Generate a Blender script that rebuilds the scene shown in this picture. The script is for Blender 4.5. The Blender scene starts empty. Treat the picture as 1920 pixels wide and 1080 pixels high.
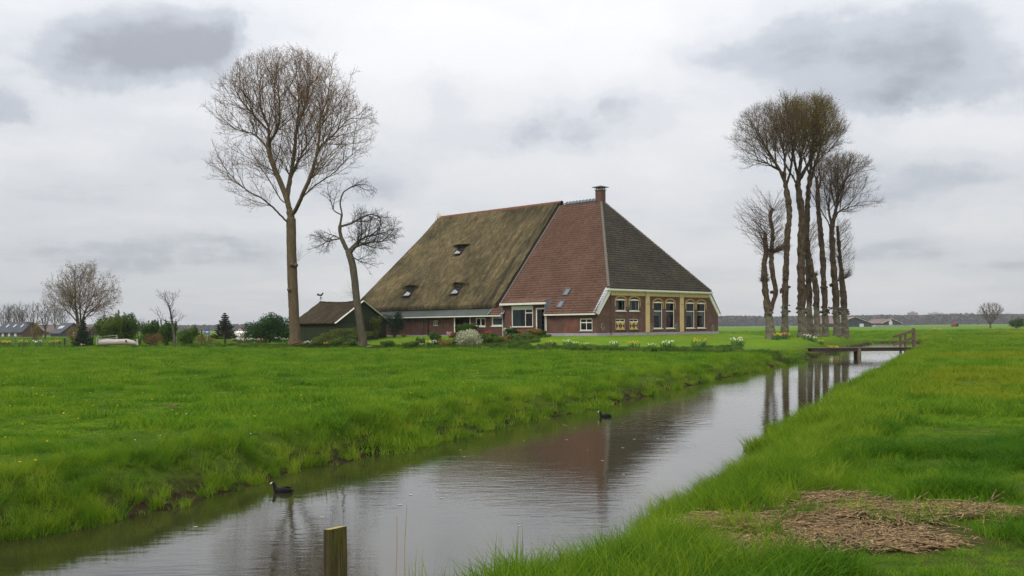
import bpy, bmesh, math, random
import numpy as np
from mathutils import Vector, Matrix, noise as mnoise

# ------------------------------------------------------------------ camera, sky, sun, exposure
S = bpy.context.scene
COL = S.collection
RES = 1847.0                      # focal length in pixels of a 1920 wide picture
HZ = 613.6                        # picture row of the horizon at the centre column
CZ = 1.75                         # eye height in metres
ROLL = math.radians(0.47)
CR, SR = math.cos(ROLL), math.sin(ROLL)
cam_d = bpy.data.cameras.new('camera')
cam = bpy.data.objects.new('camera', cam_d); COL.objects.link(cam)
cam_d.sensor_width = 36.0; cam_d.lens = RES / 1920 * 36.0
cam_d.shift_y = (HZ - 540.0) / 1920.0
cam_d.clip_start = 0.1; cam_d.clip_end = 30000
cam.matrix_world = Matrix(((CR, SR, 0, 0), (0, 0, -1, 0), (-SR, CR, 0, CZ), (0, 0, 0, 1)))
S.camera = cam
S.view_settings.view_transform = 'Standard'; S.view_settings.look = 'None'
S.view_settings.exposure = 0.42; S.view_settings.gamma = 1.0
S.view_settings.use_curve_mapping = False
S.cycles.max_bounces = 8; S.cycles.transparent_max_bounces = 16
S.cycles.diffuse_bounces = 3; S.cycles.glossy_bounces = 3; S.cycles.transmission_bounces = 3
S.cycles.volume_bounces = 0
S.cycles.use_denoising = True; S.cycles.denoising_prefilter = 'NONE'
S.cycles.caustics_reflective = False; S.cycles.caustics_refractive = False

SUN_EL, SUN_AZ = math.radians(48), math.radians(205)     # high, behind the camera and a little to the left
def build_world():
    w = bpy.data.worlds.new('World'); S.world = w; w.use_nodes = True
    nt = w.node_tree; N = nt.nodes; L = nt.links
    N.clear()
    out = N.new('ShaderNodeOutputWorld'); bg = N.new('ShaderNodeBackground')
    bg.inputs['Strength'].default_value = 0.1
    L.new(bg.outputs[0], out.inputs[0])
    sky = N.new('ShaderNodeTexSky'); sky.sky_type = 'NISHITA'; sky.sun_disc = False
    sky.sun_elevation = SUN_EL; sky.sun_rotation = SUN_AZ
    tc = N.new('ShaderNodeTexCoord')
    sep = N.new('ShaderNodeSeparateXYZ'); L.new(tc.outputs['Generated'], sep.inputs[0])
    def math_(op, a, b=None, c=None, clamp=False):
        n = N.new('ShaderNodeMath'); n.operation = op; n.use_clamp = clamp
        for i, v in enumerate((a, b, c)):
            if v is None: continue
            if isinstance(v, (int, float)): n.inputs[i].default_value = v
            else: L.new(v, n.inputs[i])
        return n.outputs[0]
    X, Y, Z = sep.outputs
    Zc = math_('MAXIMUM', Z, 0.0)
    den = math_('ADD', Zc, 0.10)
    px = math_('DIVIDE', X, den); py = math_('DIVIDE', Y, den)
    cv = N.new('ShaderNodeCombineXYZ'); L.new(px, cv.inputs[0]); L.new(py, cv.inputs[1])
    def noise(vec, scale, detail, rough, loc=(0, 0, 0), sc=(1, 1, 1)):
        m = N.new('ShaderNodeMapping'); m.inputs['Location'].default_value = loc; m.inputs['Scale'].default_value = sc
        L.new(vec, m.inputs[0])
        n = N.new('ShaderNodeTexNoise'); n.inputs['Scale'].default_value = scale
        n.inputs['Detail'].default_value = detail; n.inputs['Roughness'].default_value = rough
        L.new(m.outputs[0], n.inputs['Vector']); return n
    n_flat = noise(cv.outputs[0], 0.75, 7, 0.52, (3.1, 1.7, 0))
    n_dir = noise(tc.outputs['Generated'], 4.2, 8, 0.58, (0.4, 0.2, 0.9), (1, 1, 2.6))
    n_warp = noise(tc.outputs['Generated'], 7.0, 7, 0.62, (2.3, 5.1, 0.3))
    az = math_('ARCTAN2', X, Y); el = math_('ARCSINE', Z)
    ws = N.new('ShaderNodeSeparateColor'); L.new(n_warp.outputs['Color'], ws.inputs[0])
    azw = math_('MULTIPLY_ADD', math_('SUBTRACT', ws.outputs[0], 0.5), 0.22, az)
    elw = math_('MULTIPLY_ADD', math_('SUBTRACT', ws.outputs[1], 0.5), 0.105, el)
    t = math_('MULTIPLY_ADD', n_flat.outputs[0], 1.25, -0.38)
    t = math_('MULTIPLY_ADD', math_('SUBTRACT', n_dir.outputs[0], 0.5), 1.25, t)
    # the cloud masses seen over the farm: azimuth, elevation, half widths (radians), how much darker
    mass = 0.0
    for a0, e0, ra, re, amt in CLOUDS:
        da = math_('DIVIDE', math_('SUBTRACT', azw, a0), ra)
        de = math_('DIVIDE', math_('SUBTRACT', elw, e0), re)
        d2 = math_('ADD', math_('MULTIPLY', da, da), math_('MULTIPLY', de, de))
        g = math_('POWER', 2.718, math_('MULTIPLY', d2, -1.0))
        mass = math_('MULTIPLY_ADD', g, amt, mass)
    n_brk = noise(tc.outputs['Generated'], 3.4, 8, 0.5, (5.2, 1.2, 2.9), (1, 1, 2.0))
    brk = math_('MULTIPLY_ADD', n_brk.outputs[0], 1.7, -0.02)             # masses broken into billows
    t = math_('MULTIPLY_ADD', math_('MULTIPLY_ADD', mass, brk, t), 0.84, 0.075)
    ramp = N.new('ShaderNodeValToRGB'); e = ramp.color_ramp.elements
    ramp.color_ramp.interpolation = 'EASE'
    e[0].position = 0.0; e[0].color = (6.15, 6.15, 6.3, 1)
    e[1].position = 1.0; e[1].color = (2.75, 2.88, 3.2, 1)
    for p, c in ((0.22, (5.75, 5.8, 5.97, 1)), (0.45, (5.2, 5.35, 5.6, 1)), (0.7, (3.9, 4.1, 4.5, 1))):
        q = e.new(p); q.color = c
    L.new(t, ramp.inputs[0])
    gain = math_('MULTIPLY_ADD', Zc, 1.55, 0.80)       # an overcast sky brightens towards the zenith
    vm = N.new('ShaderNodeVectorMath'); vm.operation = 'SCALE'
    L.new(ramp.outputs[0], vm.inputs[0]); L.new(gain, vm.inputs['Scale'])
    mix = N.new('ShaderNodeMix'); mix.data_type = 'RGBA'; mix.inputs['Factor'].default_value = 0.95
    L.new(sky.outputs[0], mix.inputs['A']); L.new(vm.outputs[0], mix.inputs['B'])
    L.new(mix.outputs['Result'], bg.inputs['Color'])
def _dir(px, py, rx, ry, amt):
    a = math.atan((px - 960) / RES); e = math.atan((HZ - py - (px - 960) * SR) / RES * math.cos(a))
    return (a, e, rx / RES, ry / RES, amt)
CLOUDS = [_dir(*c) for c in ((235, 85, 180, 60, .58), (425, 90, 60, 55, .42), (330, 140, 120, 30, .25), (15, 205, 70, 45, .55),
    (1640, 100, 290, 90, .80), (1770, 175, 240, 50, .62), (1090, 222, 150, 50, .82), (1290, 115, 70, 30, .28),
    (860, 195, 55, 55, .34), (330, 310, 150, 50, .36), (700, 340, 150, 45, .30), (330, 470, 300, 28, .28),
    (760, 500, 150, 25, .16), (1720, 360, 160, 40, .28), (1750, 460, 250, 30, .22),
    (1265, 390, 75, 38, -.30), (640, 110, 120, 60, -.22), (900, 60, 220, 70, -.25), (60, 60, 60, 50, -.2), (1850, 270, 140, 40, -.2))]
build_world()
sl = bpy.data.lights.new('sun', 'SUN'); sl.energy = 1.5; sl.angle = math.radians(24); sl.color = (1.0, 0.965, 0.91)
sun = bpy.data.objects.new('sun', sl); COL.objects.link(sun)
_sd = Vector((math.sin(SUN_AZ) * math.cos(SUN_EL), math.cos(SUN_AZ) * math.cos(SUN_EL), math.sin(SUN_EL)))
sun.rotation_euler = _sd.to_track_quat('Z', 'Y').to_euler(); sun.location = (0, -20, 60)

# ------------------------------------------------------------------ helpers
def at(px, py, Y):
    """world point that shows at pixel (px, py) of the 1920 wide photograph when Y metres in front of the lens"""
    a, b = px - 960.0, HZ - py
    u, w = CR * a + SR * b, -SR * a + CR * b
    return Vector((u * Y / RES, Y, CZ + w * Y / RES))
def X_at(px, Y): return (px - 960.0) * Y / RES
def tag(o, label=None, cat=None, group=None, kind=None):
    if label: o['label'] = label
    if cat: o['category'] = cat
    if group: o['group'] = group
    if kind: o['kind'] = kind
    return o
def thing(name, label, cat, loc=(0, 0, 0), rotz=0.0, group=None, scale=1.0):
    o = bpy.data.objects.new(name, None); COL.objects.link(o)
    o.empty_display_size = 0.3
    o.location = loc; o.rotation_euler = (0, 0, rotz); o.scale = (scale,) * 3
    return tag(o, label, cat, group)
def mesh_obj(name, me, parent=None, mat=None, smooth=False):
    o = bpy.data.objects.new(name, me); COL.objects.link(o)
    if mat is not None and not me.materials: me.materials.append(mat)
    if parent: o.parent = parent
    if smooth: me.polygons.foreach_set('use_smooth', [True] * len(me.polygons))
    return o
def kids(o): return [c for c in bpy.data.objects if c.parent == o]
def dup(root, loc, rotz, label=None, group=None, scale=None, children=None):
    r = root.copy(); COL.objects.link(r); r.location = loc; r.rotation_euler = (0, 0, rotz)
    if scale is not None: r.scale = scale if hasattr(scale, '__len__') else (scale,) * 3
    if label: r['label'] = label
    if group: r['group'] = group
    for ch in (children if children is not None else kids(root)):
        c = ch.copy(); COL.objects.link(c); c.parent = r
    return r
class MB:
    """collects faces for one mesh"""
    def __init__(s): s.v = []; s.f = []
    def add(s, vs, fs):
        n = len(s.v); s.v += [tuple(p) for p in vs]; s.f += [tuple(i + n for i in f) for f in fs]; return s
    def box(s, a, b):
        (x0, y0, z0), (x1, y1, z1) = a, b
        return s.add([(x0, y0, z0), (x1, y0, z0), (x1, y1, z0), (x0, y1, z0), (x0, y0, z1), (x1, y0, z1), (x1, y1, z1), (x0, y1, z1)],
                     [(3, 2, 1, 0), (4, 5, 6, 7), (0, 1, 5, 4), (1, 2, 6, 5), (2, 3, 7, 6), (3, 0, 4, 7)])
    def quad(s, *p): return s.add(p, [tuple(range(len(p)))])
    def bar(s, p, q, w, h=None, up=(0, 0, 1)):
        p, q = Vector(p), Vector(q); h = h or w
        d = (q - p).normalized(); up = Vector(up)
        if abs(d.dot(up)) > 0.98: up = Vector((1, 0, 0))
        a = d.cross(up).normalized() * (w / 2); b = a.cross(d).normalized() * (h / 2)
        vs = [p - a - b, p + a - b, p + a + b, p - a + b, q - a - b, q + a - b, q + a + b, q - a + b]
        return s.add(vs, [(3, 2, 1, 0), (4, 5, 6, 7), (0, 1, 5, 4), (1, 2, 6, 5), (2, 3, 7, 6), (3, 0, 4, 7)])
    def tube(s, pts, rs, n=8, cap=True):
        pts = [Vector(p) for p in pts]
        if not hasattr(rs, '__len__'): rs = [rs] * len(pts)
        base = len(s.v); a = None
        for i, p in enumerate(pts):
            d = (pts[min(i + 1, len(pts) - 1)] - pts[max(i - 1, 0)]).normalized()
            if a is None:
                a = d.orthogonal().normalized()
            a = (a - d * a.dot(d)).normalized(); b = d.cross(a)
            for k in range(n):
                t = 2 * math.pi * k / n
                s.v.append(tuple(p + (a * math.cos(t) + b * math.sin(t)) * rs[i]))
        for i in range(len(pts) - 1):
            for k in range(n):
                k2 = (k + 1) % n
                s.f.append((base + i * n + k, base + i * n + k2, base + (i + 1) * n + k2, base + (i + 1) * n + k))
        if cap:
            s.f.append(tuple(base + k for k in range(n))[::-1]); s.f.append(tuple(base + (len(pts) - 1) * n + k for k in range(n)))
        return s
    def prism(s, poly, d):
        """poly: list of 3-D points, d: extrusion vector"""
        n = len(poly); d = Vector(d); vs = [Vector(p) for p in poly] + [Vector(p) + d for p in poly]
        return s.add(vs, [tuple(range(n))[::-1], tuple(range(n, 2 * n))] + [(i, (i + 1) % n, n + (i + 1) % n, n + i) for i in range(n)])
    def mesh(s, name='m'):
        me = bpy.data.meshes.new(name); me.from_pydata(s.v, [], s.f); me.update(); return me
    def build(s, name, mat, parent=None, smooth=False, kind=None, label=None, bevel=0):
        o = mesh_obj(name, s.mesh(name), parent, mat, smooth)
        if kind: o['kind'] = kind
        if label: o['label'] = label
        if bevel:
            b = o.modifiers.new('b', 'BEVEL'); b.width = bevel; b.segments = 2; b.limit_method = 'ANGLE'
        return o
def np_mesh(name, verts, faces, smooth=False):
    """verts (n,3), faces (m,k) arrays of one face size"""
    verts = np.asarray(verts, dtype=np.float32); faces = np.asarray(faces, dtype=np.int32)
    me = bpy.data.meshes.new(name); k = faces.shape[1]
    me.vertices.add(len(verts)); me.vertices.foreach_set('co', verts.ravel())
    me.loops.add(faces.size); me.loops.foreach_set('vertex_index', faces.ravel())
    me.polygons.add(len(faces)); me.polygons.foreach_set('loop_start', np.arange(0, faces.size, k, dtype=np.int32))
    me.polygons.foreach_set('loop_total', np.full(len(faces), k, dtype=np.int32))
    if smooth: me.polygons.foreach_set('use_smooth', np.ones(len(faces), dtype=bool))
    me.update(calc_edges=True); me.validate(); return me
def attr(me, name, data, typ='FLOAT', dom='POINT'):
    a = me.attributes.new(name, typ, dom)
    if typ == 'FLOAT_VECTOR': a.data.foreach_set('vector', np.asarray(data, dtype=np.float32).ravel())
    elif typ == 'INT': a.data.foreach_set('value', np.asarray(data, dtype=np.int32))
    else: a.data.foreach_set('value', np.asarray(data, dtype=np.float32))

# fast value noise on arrays
_rs = np.random.RandomState(7); _LAT = _rs.rand(256, 256)
def vnoise(x, y):
    x = np.asarray(x, float); y = np.asarray(y, float)
    xi = np.floor(x).astype(int); yi = np.floor(y).astype(int); fx = x - xi; fy = y - yi
    fx = fx * fx * (3 - 2 * fx); fy = fy * fy * (3 - 2 * fy)
    g = lambda i, j: _LAT[i & 255, j & 255]
    return (g(xi, yi) * (1 - fx) + g(xi + 1, yi) * fx) * (1 - fy) + (g(xi, yi + 1) * (1 - fx) + g(xi + 1, yi + 1) * fx) * fy
def fbm(x, y, o=4):
    s = 0; a = .5; n = 0
    for i in range(o):
        s = s + a * vnoise(np.asarray(x) * 2 ** i + 17.3 * i, np.asarray(y) * 2 ** i + 5.1 * i); n += a; a *= .5
    return s / n
def sstep(a, b, x):
    t = np.clip((np.asarray(x, float) - a) / (b - a), 0, 1); return t * t * (3 - 2 * t)

# ------------------------------------------------------------------ materials
class NT:
    def __init__(s, name):
        s.m = bpy.data.materials.new(name); s.m.use_nodes = True
        s.t = s.m.node_tree; s.N = s.t.nodes; s.L = s.t.links
        s.b = s.N['Principled BSDF']; s.out = s.N['Material Output']
        s.tc = s.N.new('ShaderNodeTexCoord')
    def vec(s, scale=(1, 1, 1), src='Object', rot=(0, 0, 0), loc=(0, 0, 0)):
        m = s.N.new('ShaderNodeMapping'); m.inputs['Scale'].default_value = scale
        m.inputs['Rotation'].default_value = rot; m.inputs['Location'].default_value = loc
        if src == 'Position':
            g = s.N.new('ShaderNodeNewGeometry'); s.L.new(g.outputs['Position'], m.inputs[0])
        else: s.L.new(s.tc.outputs[src], m.inputs[0])
        return m.outputs[0]
    def noise(s, vec, scale, detail=5, rough=.55):
        n = s.N.new('ShaderNodeTexNoise'); n.inputs['Scale'].default_value = scale
        n.inputs['Detail'].default_value = detail; n.inputs['Roughness'].default_value = rough
        s.L.new(vec, n.inputs['Vector']); return n.outputs[0]
    def ramp(s, fac, stops):
        r = s.N.new('ShaderNodeValToRGB'); e = r.color_ramp.elements
        while len(e) < len(stops): e.new(.5)
        for q, (p, c) in zip(e, stops):
            q.position = p; q.color = (*c, 1) if len(c) == 3 else c
        s.L.new(fac, r.inputs[0]); return r.outputs[0]
    def mix(s, fac, a, b, mode='MIX'):
        n = s.N.new('ShaderNodeMix'); n.data_type = 'RGBA'; n.blend_type = mode
        for sock, v in (('Factor', fac), ('A', a), ('B', b)):
            if isinstance(v, (int, float)): n.inputs[sock].default_value = v
            elif isinstance(v, tuple): n.inputs[sock].default_value = (*v, 1)
            else: s.L.new(v, n.inputs[sock])
        return n.outputs['Result']
    def attr(s, name, typ='GEOMETRY', out='Fac'):
        a = s.N.new('ShaderNodeAttribute'); a.attribute_name = name; a.attribute_type = typ; return a.outputs[out]
    def math(s, op, a, b=None, c=None, clamp=False):
        n = s.N.new('ShaderNodeMath'); n.operation = op; n.use_clamp = clamp
        for i, v in enumerate((a, b, c)):
            if v is None: continue
            if isinstance(v, (int, float)): n.inputs[i].default_value = v
            else: s.L.new(v, n.inputs[i])
        return n.outputs[0]
    def bump(s, h, strength=.5, dist=.02):
        n = s.N.new('ShaderNodeBump'); n.inputs['Strength'].default_value = strength; n.inputs['Distance'].default_value = dist
        s.L.new(h, n.inputs['Height']); s.L.new(n.outputs[0], s.b.inputs['Normal']); return n
    def col(s, c):
        if isinstance(c, tuple): s.b.inputs['Base Color'].default_value = (*c, 1)
        else: s.L.new(c, s.b.inputs['Base Color'])
    def set(s, rough=.8, spec=.3, metal=0.0):
        s.b.inputs['Roughness'].default_value = rough; s.b.inputs['Specular IOR Level'].default_value = spec; s.b.inputs['Metallic'].default_value = metal
        return s.m
def plain(name, c1, c2=None, scale=6.0, rough=.75, spec=.3, stretch=(1, 1, 1), bump=0.0, bdist=.02, bscale=None, src='Object', metal=0.0, stops=(.3, .7)):
    t = NT(name)
    if c2 is None: c2 = tuple(c * .8 for c in c1)
    v = t.vec(stretch, src); n = t.noise(v, scale, 6)
    t.col(t.ramp(n, [(stops[0], c1), (stops[1], c2)]))
    if bump: t.bump(t.noise(v, bscale or scale * 3, 6), bump, bdist)
    return t.set(rough, spec, metal)
def leafy(name, c1, c2, trans=.35, scale=.8, rough=.6, root=None, jitter=.35, src='Position'):
    """foliage: diffuse with some light through the leaf, tint varied over the place and from plant to plant"""
    t = NT(name)
    n = t.noise(t.vec((1, 1, 1), src), scale, 4)
    oi = t.N.new('ShaderNodeObjectInfo')
    f = t.math('MULTIPLY_ADD', oi.outputs['Random'], jitter, -jitter / 2)
    f = t.math('ADD', n, f)
    c = t.ramp(f, [(.3, c1), (.7, c2)])
    t.col(c); t.set(rough, .08)
    tr = t.N.new('ShaderNodeBsdfTranslucent'); t.L.new(c, tr.inputs[0])
    mx = t.N.new('ShaderNodeMixShader'); mx.inputs[0].default_value = trans
    t.L.new(t.b.outputs[0], mx.inputs[1]); t.L.new(tr.outputs[0], mx.inputs[2]); t.L.new(mx.outputs[0], t.out.inputs[0])
    return t.m
# ------------------------------------------------------------------ lie of the land
HO = Vector((7.47, 86.93, 0.90)); HT = math.radians(45.6)     # farmhouse: front left corner, turn of the plan
HW, HL = 19.5, 36.3
C0 = np.array([-5.6, 10.8]); CD = np.array([.414, .910]); CN = np.array([.910, -.414])   # watercourse: a point on its left waterline, its run, its width
WATER = -0.55; CWID = 6.35
DITCH = np.array([(19, 57.5), (15, 59.3), (11.5, 63.2), (8.6, 67.4), (5.5, 71.3), (1.6, 75.8), (-2.6, 80.6), (-11.5, 84.2), (-22, 87.2), (-39, 96.8), (-59, 106.0), (-100, 124)], float)
def seg_dist(x, y, P):
    d = np.full(np.shape(x), 1e9)
    for a, b in zip(P[:-1], P[1:]):
        ab = b - a; t = np.clip(((x - a[0]) * ab[0] + (y - a[1]) * ab[1]) / (ab @ ab), 0, 1)
        d = np.minimum(d, np.hypot(x - a[0] - t * ab[0], y - a[1] - t * ab[1]))
    return d
def chan(x, y):
    x = np.asarray(x, float); y = np.asarray(y, float)
    s = (x - C0[0]) * CD[0] + (y - C0[1]) * CD[1]; t = (x - C0[0]) * CN[0] + (y - C0[1]) * CN[1]
    return s, t
def bank_t(s, t):
    """t with the ragged edge of the banks put in"""
    w = (fbm(s * .35 + 3, np.sign(t - 3) * 9 + 20, 4) - .5) * 1.1 + (vnoise(s * 1.9, np.sign(t - 3) * 5 + 40) - .5) * .28
    t = t + .38 * sstep(3.5, -3.0, s) * (t > 3)
    return t + w * np.where(t < 3, 1, -1) * np.exp(-((np.where(t < 3, t, t - CWID)) / 2.2) ** 2)
def house_uv(x, y):
    dx, dy = x - HO.x, y - HO.y; c, s = math.cos(HT), math.sin(HT)
    return dx * c + dy * s, -dx * s + dy * c
def ground_z(x, y):
    x = np.asarray(x, float); y = np.asarray(y, float)
    s, t = chan(x, y); tb = bank_t(s, t)
    near = np.exp(-(x * x + y * y) / 120.0 ** 2)
    z = (fbm(x * .22, y * .22, 3) - .5) * .14 * near + (fbm(x * 1.7, y * 1.7, 2) - .5) * .05 * near
    v, u = house_uv(x, y)
    dv = np.maximum(np.maximum(-v, v - HW), 0); du = np.maximum(np.maximum(-u, u - HL), 0); d = np.hypot(dv, du)
    garden = sstep(.5, 2.5, side_of_ditch(x, y))
    terp = .9 * sstep(12.0, 1.0, d) 
    terp = np.maximum(terp, .64 * np.exp(-(seg_dist(x, y, np.array([(20.5, 79.0), (34.0, 103.0)])) / 5.5) ** 2))
    terp = np.maximum(terp, .45 * np.exp(-(((x + 18) / 16.0) ** 2 + ((y - 97) / 9.0) ** 2)))
    terp = terp * garden * sstep(.0, -1.9, t)
    flat = sstep(.15, .6, terp / .9)
    z = z * (1 - flat) + terp
    bed = -1.25
    left = np.where(tb < -1.0, 0.0, np.where(tb < 0, -.55 * sstep(-1.0, 0.05, tb), -.55 + (bed + .55) * sstep(0, 1.4, tb)))
    right = np.where(tb > CWID + 1.15, 0.0, np.where(tb > CWID, -.55 * sstep(CWID + 1.15, CWID - .05, tb), -.55 + (bed + .55) * sstep(CWID, CWID - 1.4, tb)))
    cut = np.where(t < 3, left, right)
    cut = cut * sstep(128, 116, s)
    k = np.where(cut < 0, sstep(0, -.5, cut), 0)
    z = z * (1 - k) + cut
    dd = seg_dist(x, y, DITCH)
    dw = dd + (fbm(x * .5 + 40, y * .5, 3) - .5) * .5
    dcut = -1.05 * sstep(1.75, .55, dw) * sstep(2.2, .5, t)
    z = np.where(t < 2.0, np.minimum(z, z * sstep(.4, 1.6, dw) + dcut), z)
    return z
def side_of_ditch(x, y):
    """signed distance: positive on the garden side of the ditch"""
    best = np.full(np.shape(x), 1e9); sg = np.ones(np.shape(x))
    for a, b in zip(DITCH[:-1], DITCH[1:]):
        ab = b - a; tt = np.clip(((x - a[0]) * ab[0] + (y - a[1]) * ab[1]) / (ab @ ab), 0, 1)
        d = np.hypot(x - a[0] - tt * ab[0], y - a[1] - tt * ab[1])
        cr = ab[0] * (y - a[1]) - ab[1] * (x - a[0])
        m = d < best; best = np.where(m, d, best); sg = np.where(m, np.where(cr < 0, 1.0, -1.0), sg)
    return best * sg
def gz(x, y): return float(ground_z(np.array([x]), np.array([y]))[0])
def on_ground(px, Y):
    x = X_at(px, Y); return Vector((x, Y, gz(x, Y)))

STRAW_C = [((1.95, 8.65), (.55, .30)), ((2.55, 8.35), (.85, .5)), ((2.75, 7.75), (.75, .34)), ((3.3, 9.0), (.9, .5)), ((4.05, 8.85), (.85, .26)), ((3.15, 9.75), (.5, .4)), ((2.15, 7.75), (.55, .35))]
def straw_mask(x, y):
    m = np.zeros(np.shape(x))
    for (cx, cy), (rx, ry) in STRAW_C: m = np.maximum(m, 1.25 - np.hypot((x - cx) / (rx * 1.2), (y - cy) / (ry * 1.25)) * .9)
    return np.clip(m + (fbm(x * 1.9 + 9, y * 1.9, 4) - .5) * 1.9, 0, 1)

def axis(parts):
    v = [parts[0][0]]
    for a, b, st in parts:
        n = max(1, int(round((b - a) / st))); v += list(np.linspace(a, b, n + 1)[1:])
    return np.array(v)
def grow(a, far, st, k=1.28):
    v = [a]
    while abs(v[-1]) < abs(far):
        v.append(v[-1] + math.copysign(st, far)); st *= k
    return v[1:]
tt_ = axis([(-60, -20, 1.1), (-20, -7, .45), (-7, -1.6, .2), (-1.6, 1.0, .09), (1.0, 5.4, .5), (5.4, 8.2, .09), (8.2, 14, .2), (14, 30, .6), (30, 60, 1.4)])
tt_ = np.array(grow(-60, -9000, 1.5)[::-1] + list(tt_) + grow(60, 9000, 1.6))
ss_ = axis([(-14, 0, .35), (0, 36, .2), (36, 70, .4), (70, 130, .9)])
ss_ = np.array(grow(-14, -400, 1.0)[::-1] + list(ss_) + grow(130, 9500, 1.2))
gs, gt = np.meshgrid(ss_, tt_, indexing='ij')
gx = C0[0] + gs * CD[0] + gt * CN[0]; gy = C0[1] + gs * CD[1] + gt * CN[1]
gzv = ground_z(gx, gy)
far_ = sstep(1500, 4000, np.hypot(gx, gy)); 
ni, nj = gs.shape; ii = np.arange(ni * nj).reshape(ni, nj)
fc = np.stack([ii[:-1, :-1], ii[1:, :-1], ii[1:, 1:], ii[:-1, 1:]], -1).reshape(-1, 4)[:, ::-1]
gme = np_mesh('ground', np.stack([gx, gy, gzv], -1).reshape(-1, 3), fc, True)
sd_ = side_of_ditch(gx, gy); v_, u_ = house_uv(gx, gy)
lawn = sstep(1.5, 4.0, sd_) * sstep(26, 16, np.hypot(np.maximum(np.maximum(-v_, v_ - HW), 0), np.maximum(np.maximum(-u_, u_ - HL), 0))) * sstep(.3, -2, gt)
attr(gme, 'turf', sstep(190, 70, np.hypot(gx, gy)).ravel()); attr(gme, 'lawn', lawn.ravel()); attr(gme, 'straw', (straw_mask(gx, gy) * (np.hypot(gx - 3.3, gy - 8.9) < 3.2)).ravel())
def ground_material():
    t = NT('ground_grass_and_soil')
    p = t.vec((1, 1, 1), 'Position')
    big = t.noise(p, .035, 4, .6); mid = t.noise(p, .55, 5, .6); fine = t.noise(p, 7.0, 6, .7); vfine = t.noise(p, 45.0, 4, .7)
    c = t.ramp(mid, [(.28, (.055, .115, .012)), (.5, (.090, .165, .015)), (.75, (.130, .205, .020))])
    c2 = t.ramp(fine, [(.3, (.042, .090, .006)), (.7, (.105, .180, .010))])
    c = t.mix(.45, c, c2)
    c = t.mix(t.ramp(big, [(.4, (0, 0, 0)), (.62, (.5, .5, .5))]), c, (.105, .185, .018))
    c = t.mix(t.math('MULTIPLY', t.attr('lawn'), .75), c, t.ramp(t.noise(p, .4, 4), [(.35, (.085, .19, .012)), (.7, (.15, .215, .022))]))
    c = t.mix(t.math('MULTIPLY', t.math('MULTIPLY', t.attr('turf'), .8), t.math('SUBTRACT', 1.0, t.attr('lawn'))), c, t.ramp(fine, [(.3, (.030, .045, .008)), (.7, (.070, .105, .012))]))     # thatch and earth between the planted tufts
    g = t.N.new('ShaderNodeNewGeometry'); sp = t.N.new('ShaderNodeSeparateXYZ'); t.L.new(g.outputs['Position'], sp.inputs[0])
    hz = t.math('ADD', sp.outputs[2], t.math('MULTIPLY', t.math('SUBTRACT', fine, .5), .35))
    soil = t.ramp(hz, [(0, (1, 1, 1)), (1, (0, 0, 0))])
    r = t.N.new('ShaderNodeMapRange'); t.L.new(hz, r.inputs[0]); r.inputs[1].default_value = -.22; r.inputs[2].default_value = -.46; r.inputs[3].default_value = 0; r.inputs[4].default_value = 1
    mud = t.ramp(fine, [(.3, (.014, .010, .006)), (.7, (.045, .031, .018))])
    c = t.mix(r.outputs[0], c, mud)
    st = t.ramp(vfine, [(.3, (.028, .018, .011)), (.55, (.070, .046, .027)), (.75, (.15, .105, .055))])
    c = t.mix(t.math('MULTIPLY', t.attr('straw'), .95), c, st)
    t.col(c); t.bump(t.math('ADD', fine, t.math('MULTIPLY', vfine, .5)), .9, .06)
    return t.set(.9, .03)
ground = mesh_obj('ground', gme, None, ground_material()); tag(ground, 'green flat farmland with the mound the farm stands on', None, None, 'structure')

# water
def water_material():
    t = NT('ditch_water')
    t.col(t.ramp(t.noise(t.vec((1, 1, 1), 'Position'), .6, 3), [(.3, (.018, .017, .007)), (.7, (.030, .025, .011))]))
    t.set(.025, .68); t.b.inputs['IOR'].default_value = 1.5
    # wind ripples, longer across the line of sight, and calm lanes between them
    a = t.noise(t.vec((2.2, 7.5, 1), 'Position', (0, 0, math.radians(4))), 1.35, 4, .55)
    b = t.noise(t.vec((1.0, 2.6, 1), 'Position', (0, 0, math.radians(-8))), .9, 3, .5)
    lane = t.noise(t.vec((1, .55, 1), 'Position'), .22, 3, .5)
    lane = t.ramp(lane, [(.38, (.12, .12, .12)), (.62, (1, 1, 1))])
    h = t.math('ADD', t.math('MULTIPLY', a, .62), t.math('MULTIPLY', b, 1.0))
    h = t.math('MULTIPLY', h, t.math('MULTIPLY_ADD', lane, .75, .25))
    # rings left by the swimming coots
    g = t.N.new('ShaderNodeNewGeometry')
    for (cx, cy, amp, w0, w1) in ((4.0, 23.6, .85, .3, 3.4), (-2.95, 13.85, .32, .1, 1.5)):
        d = t.N.new('ShaderNodeVectorMath'); d.operation = 'DISTANCE'; t.L.new(g.outputs['Position'], d.inputs[0]); d.inputs[1].default_value = (cx, cy, WATER)
        wv = t.math('SINE', t.math('MULTIPLY', t.math('ADD', d.outputs['Value'], t.math('MULTIPLY', t.noise(t.vec((1, 1, 1), 'Position'), .8, 2), .5)), 2 * math.pi / .34))
        mr = t.N.new('ShaderNodeMapRange'); mr.interpolation_type = 'SMOOTHSTEP'; t.L.new(d.outputs['Value'], mr.inputs[0])
        mr.inputs[1].default_value = w0; mr.inputs[2].default_value = w1; mr.inputs[3].default_value = amp; mr.inputs[4].default_value = 0
        h = t.math('ADD', h, t.math('MULTIPLY', wv, t.math('MULTIPLY', mr.outputs[0], .16)))
    t.bump(h, 1.0, .0046)
    return t.m
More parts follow.
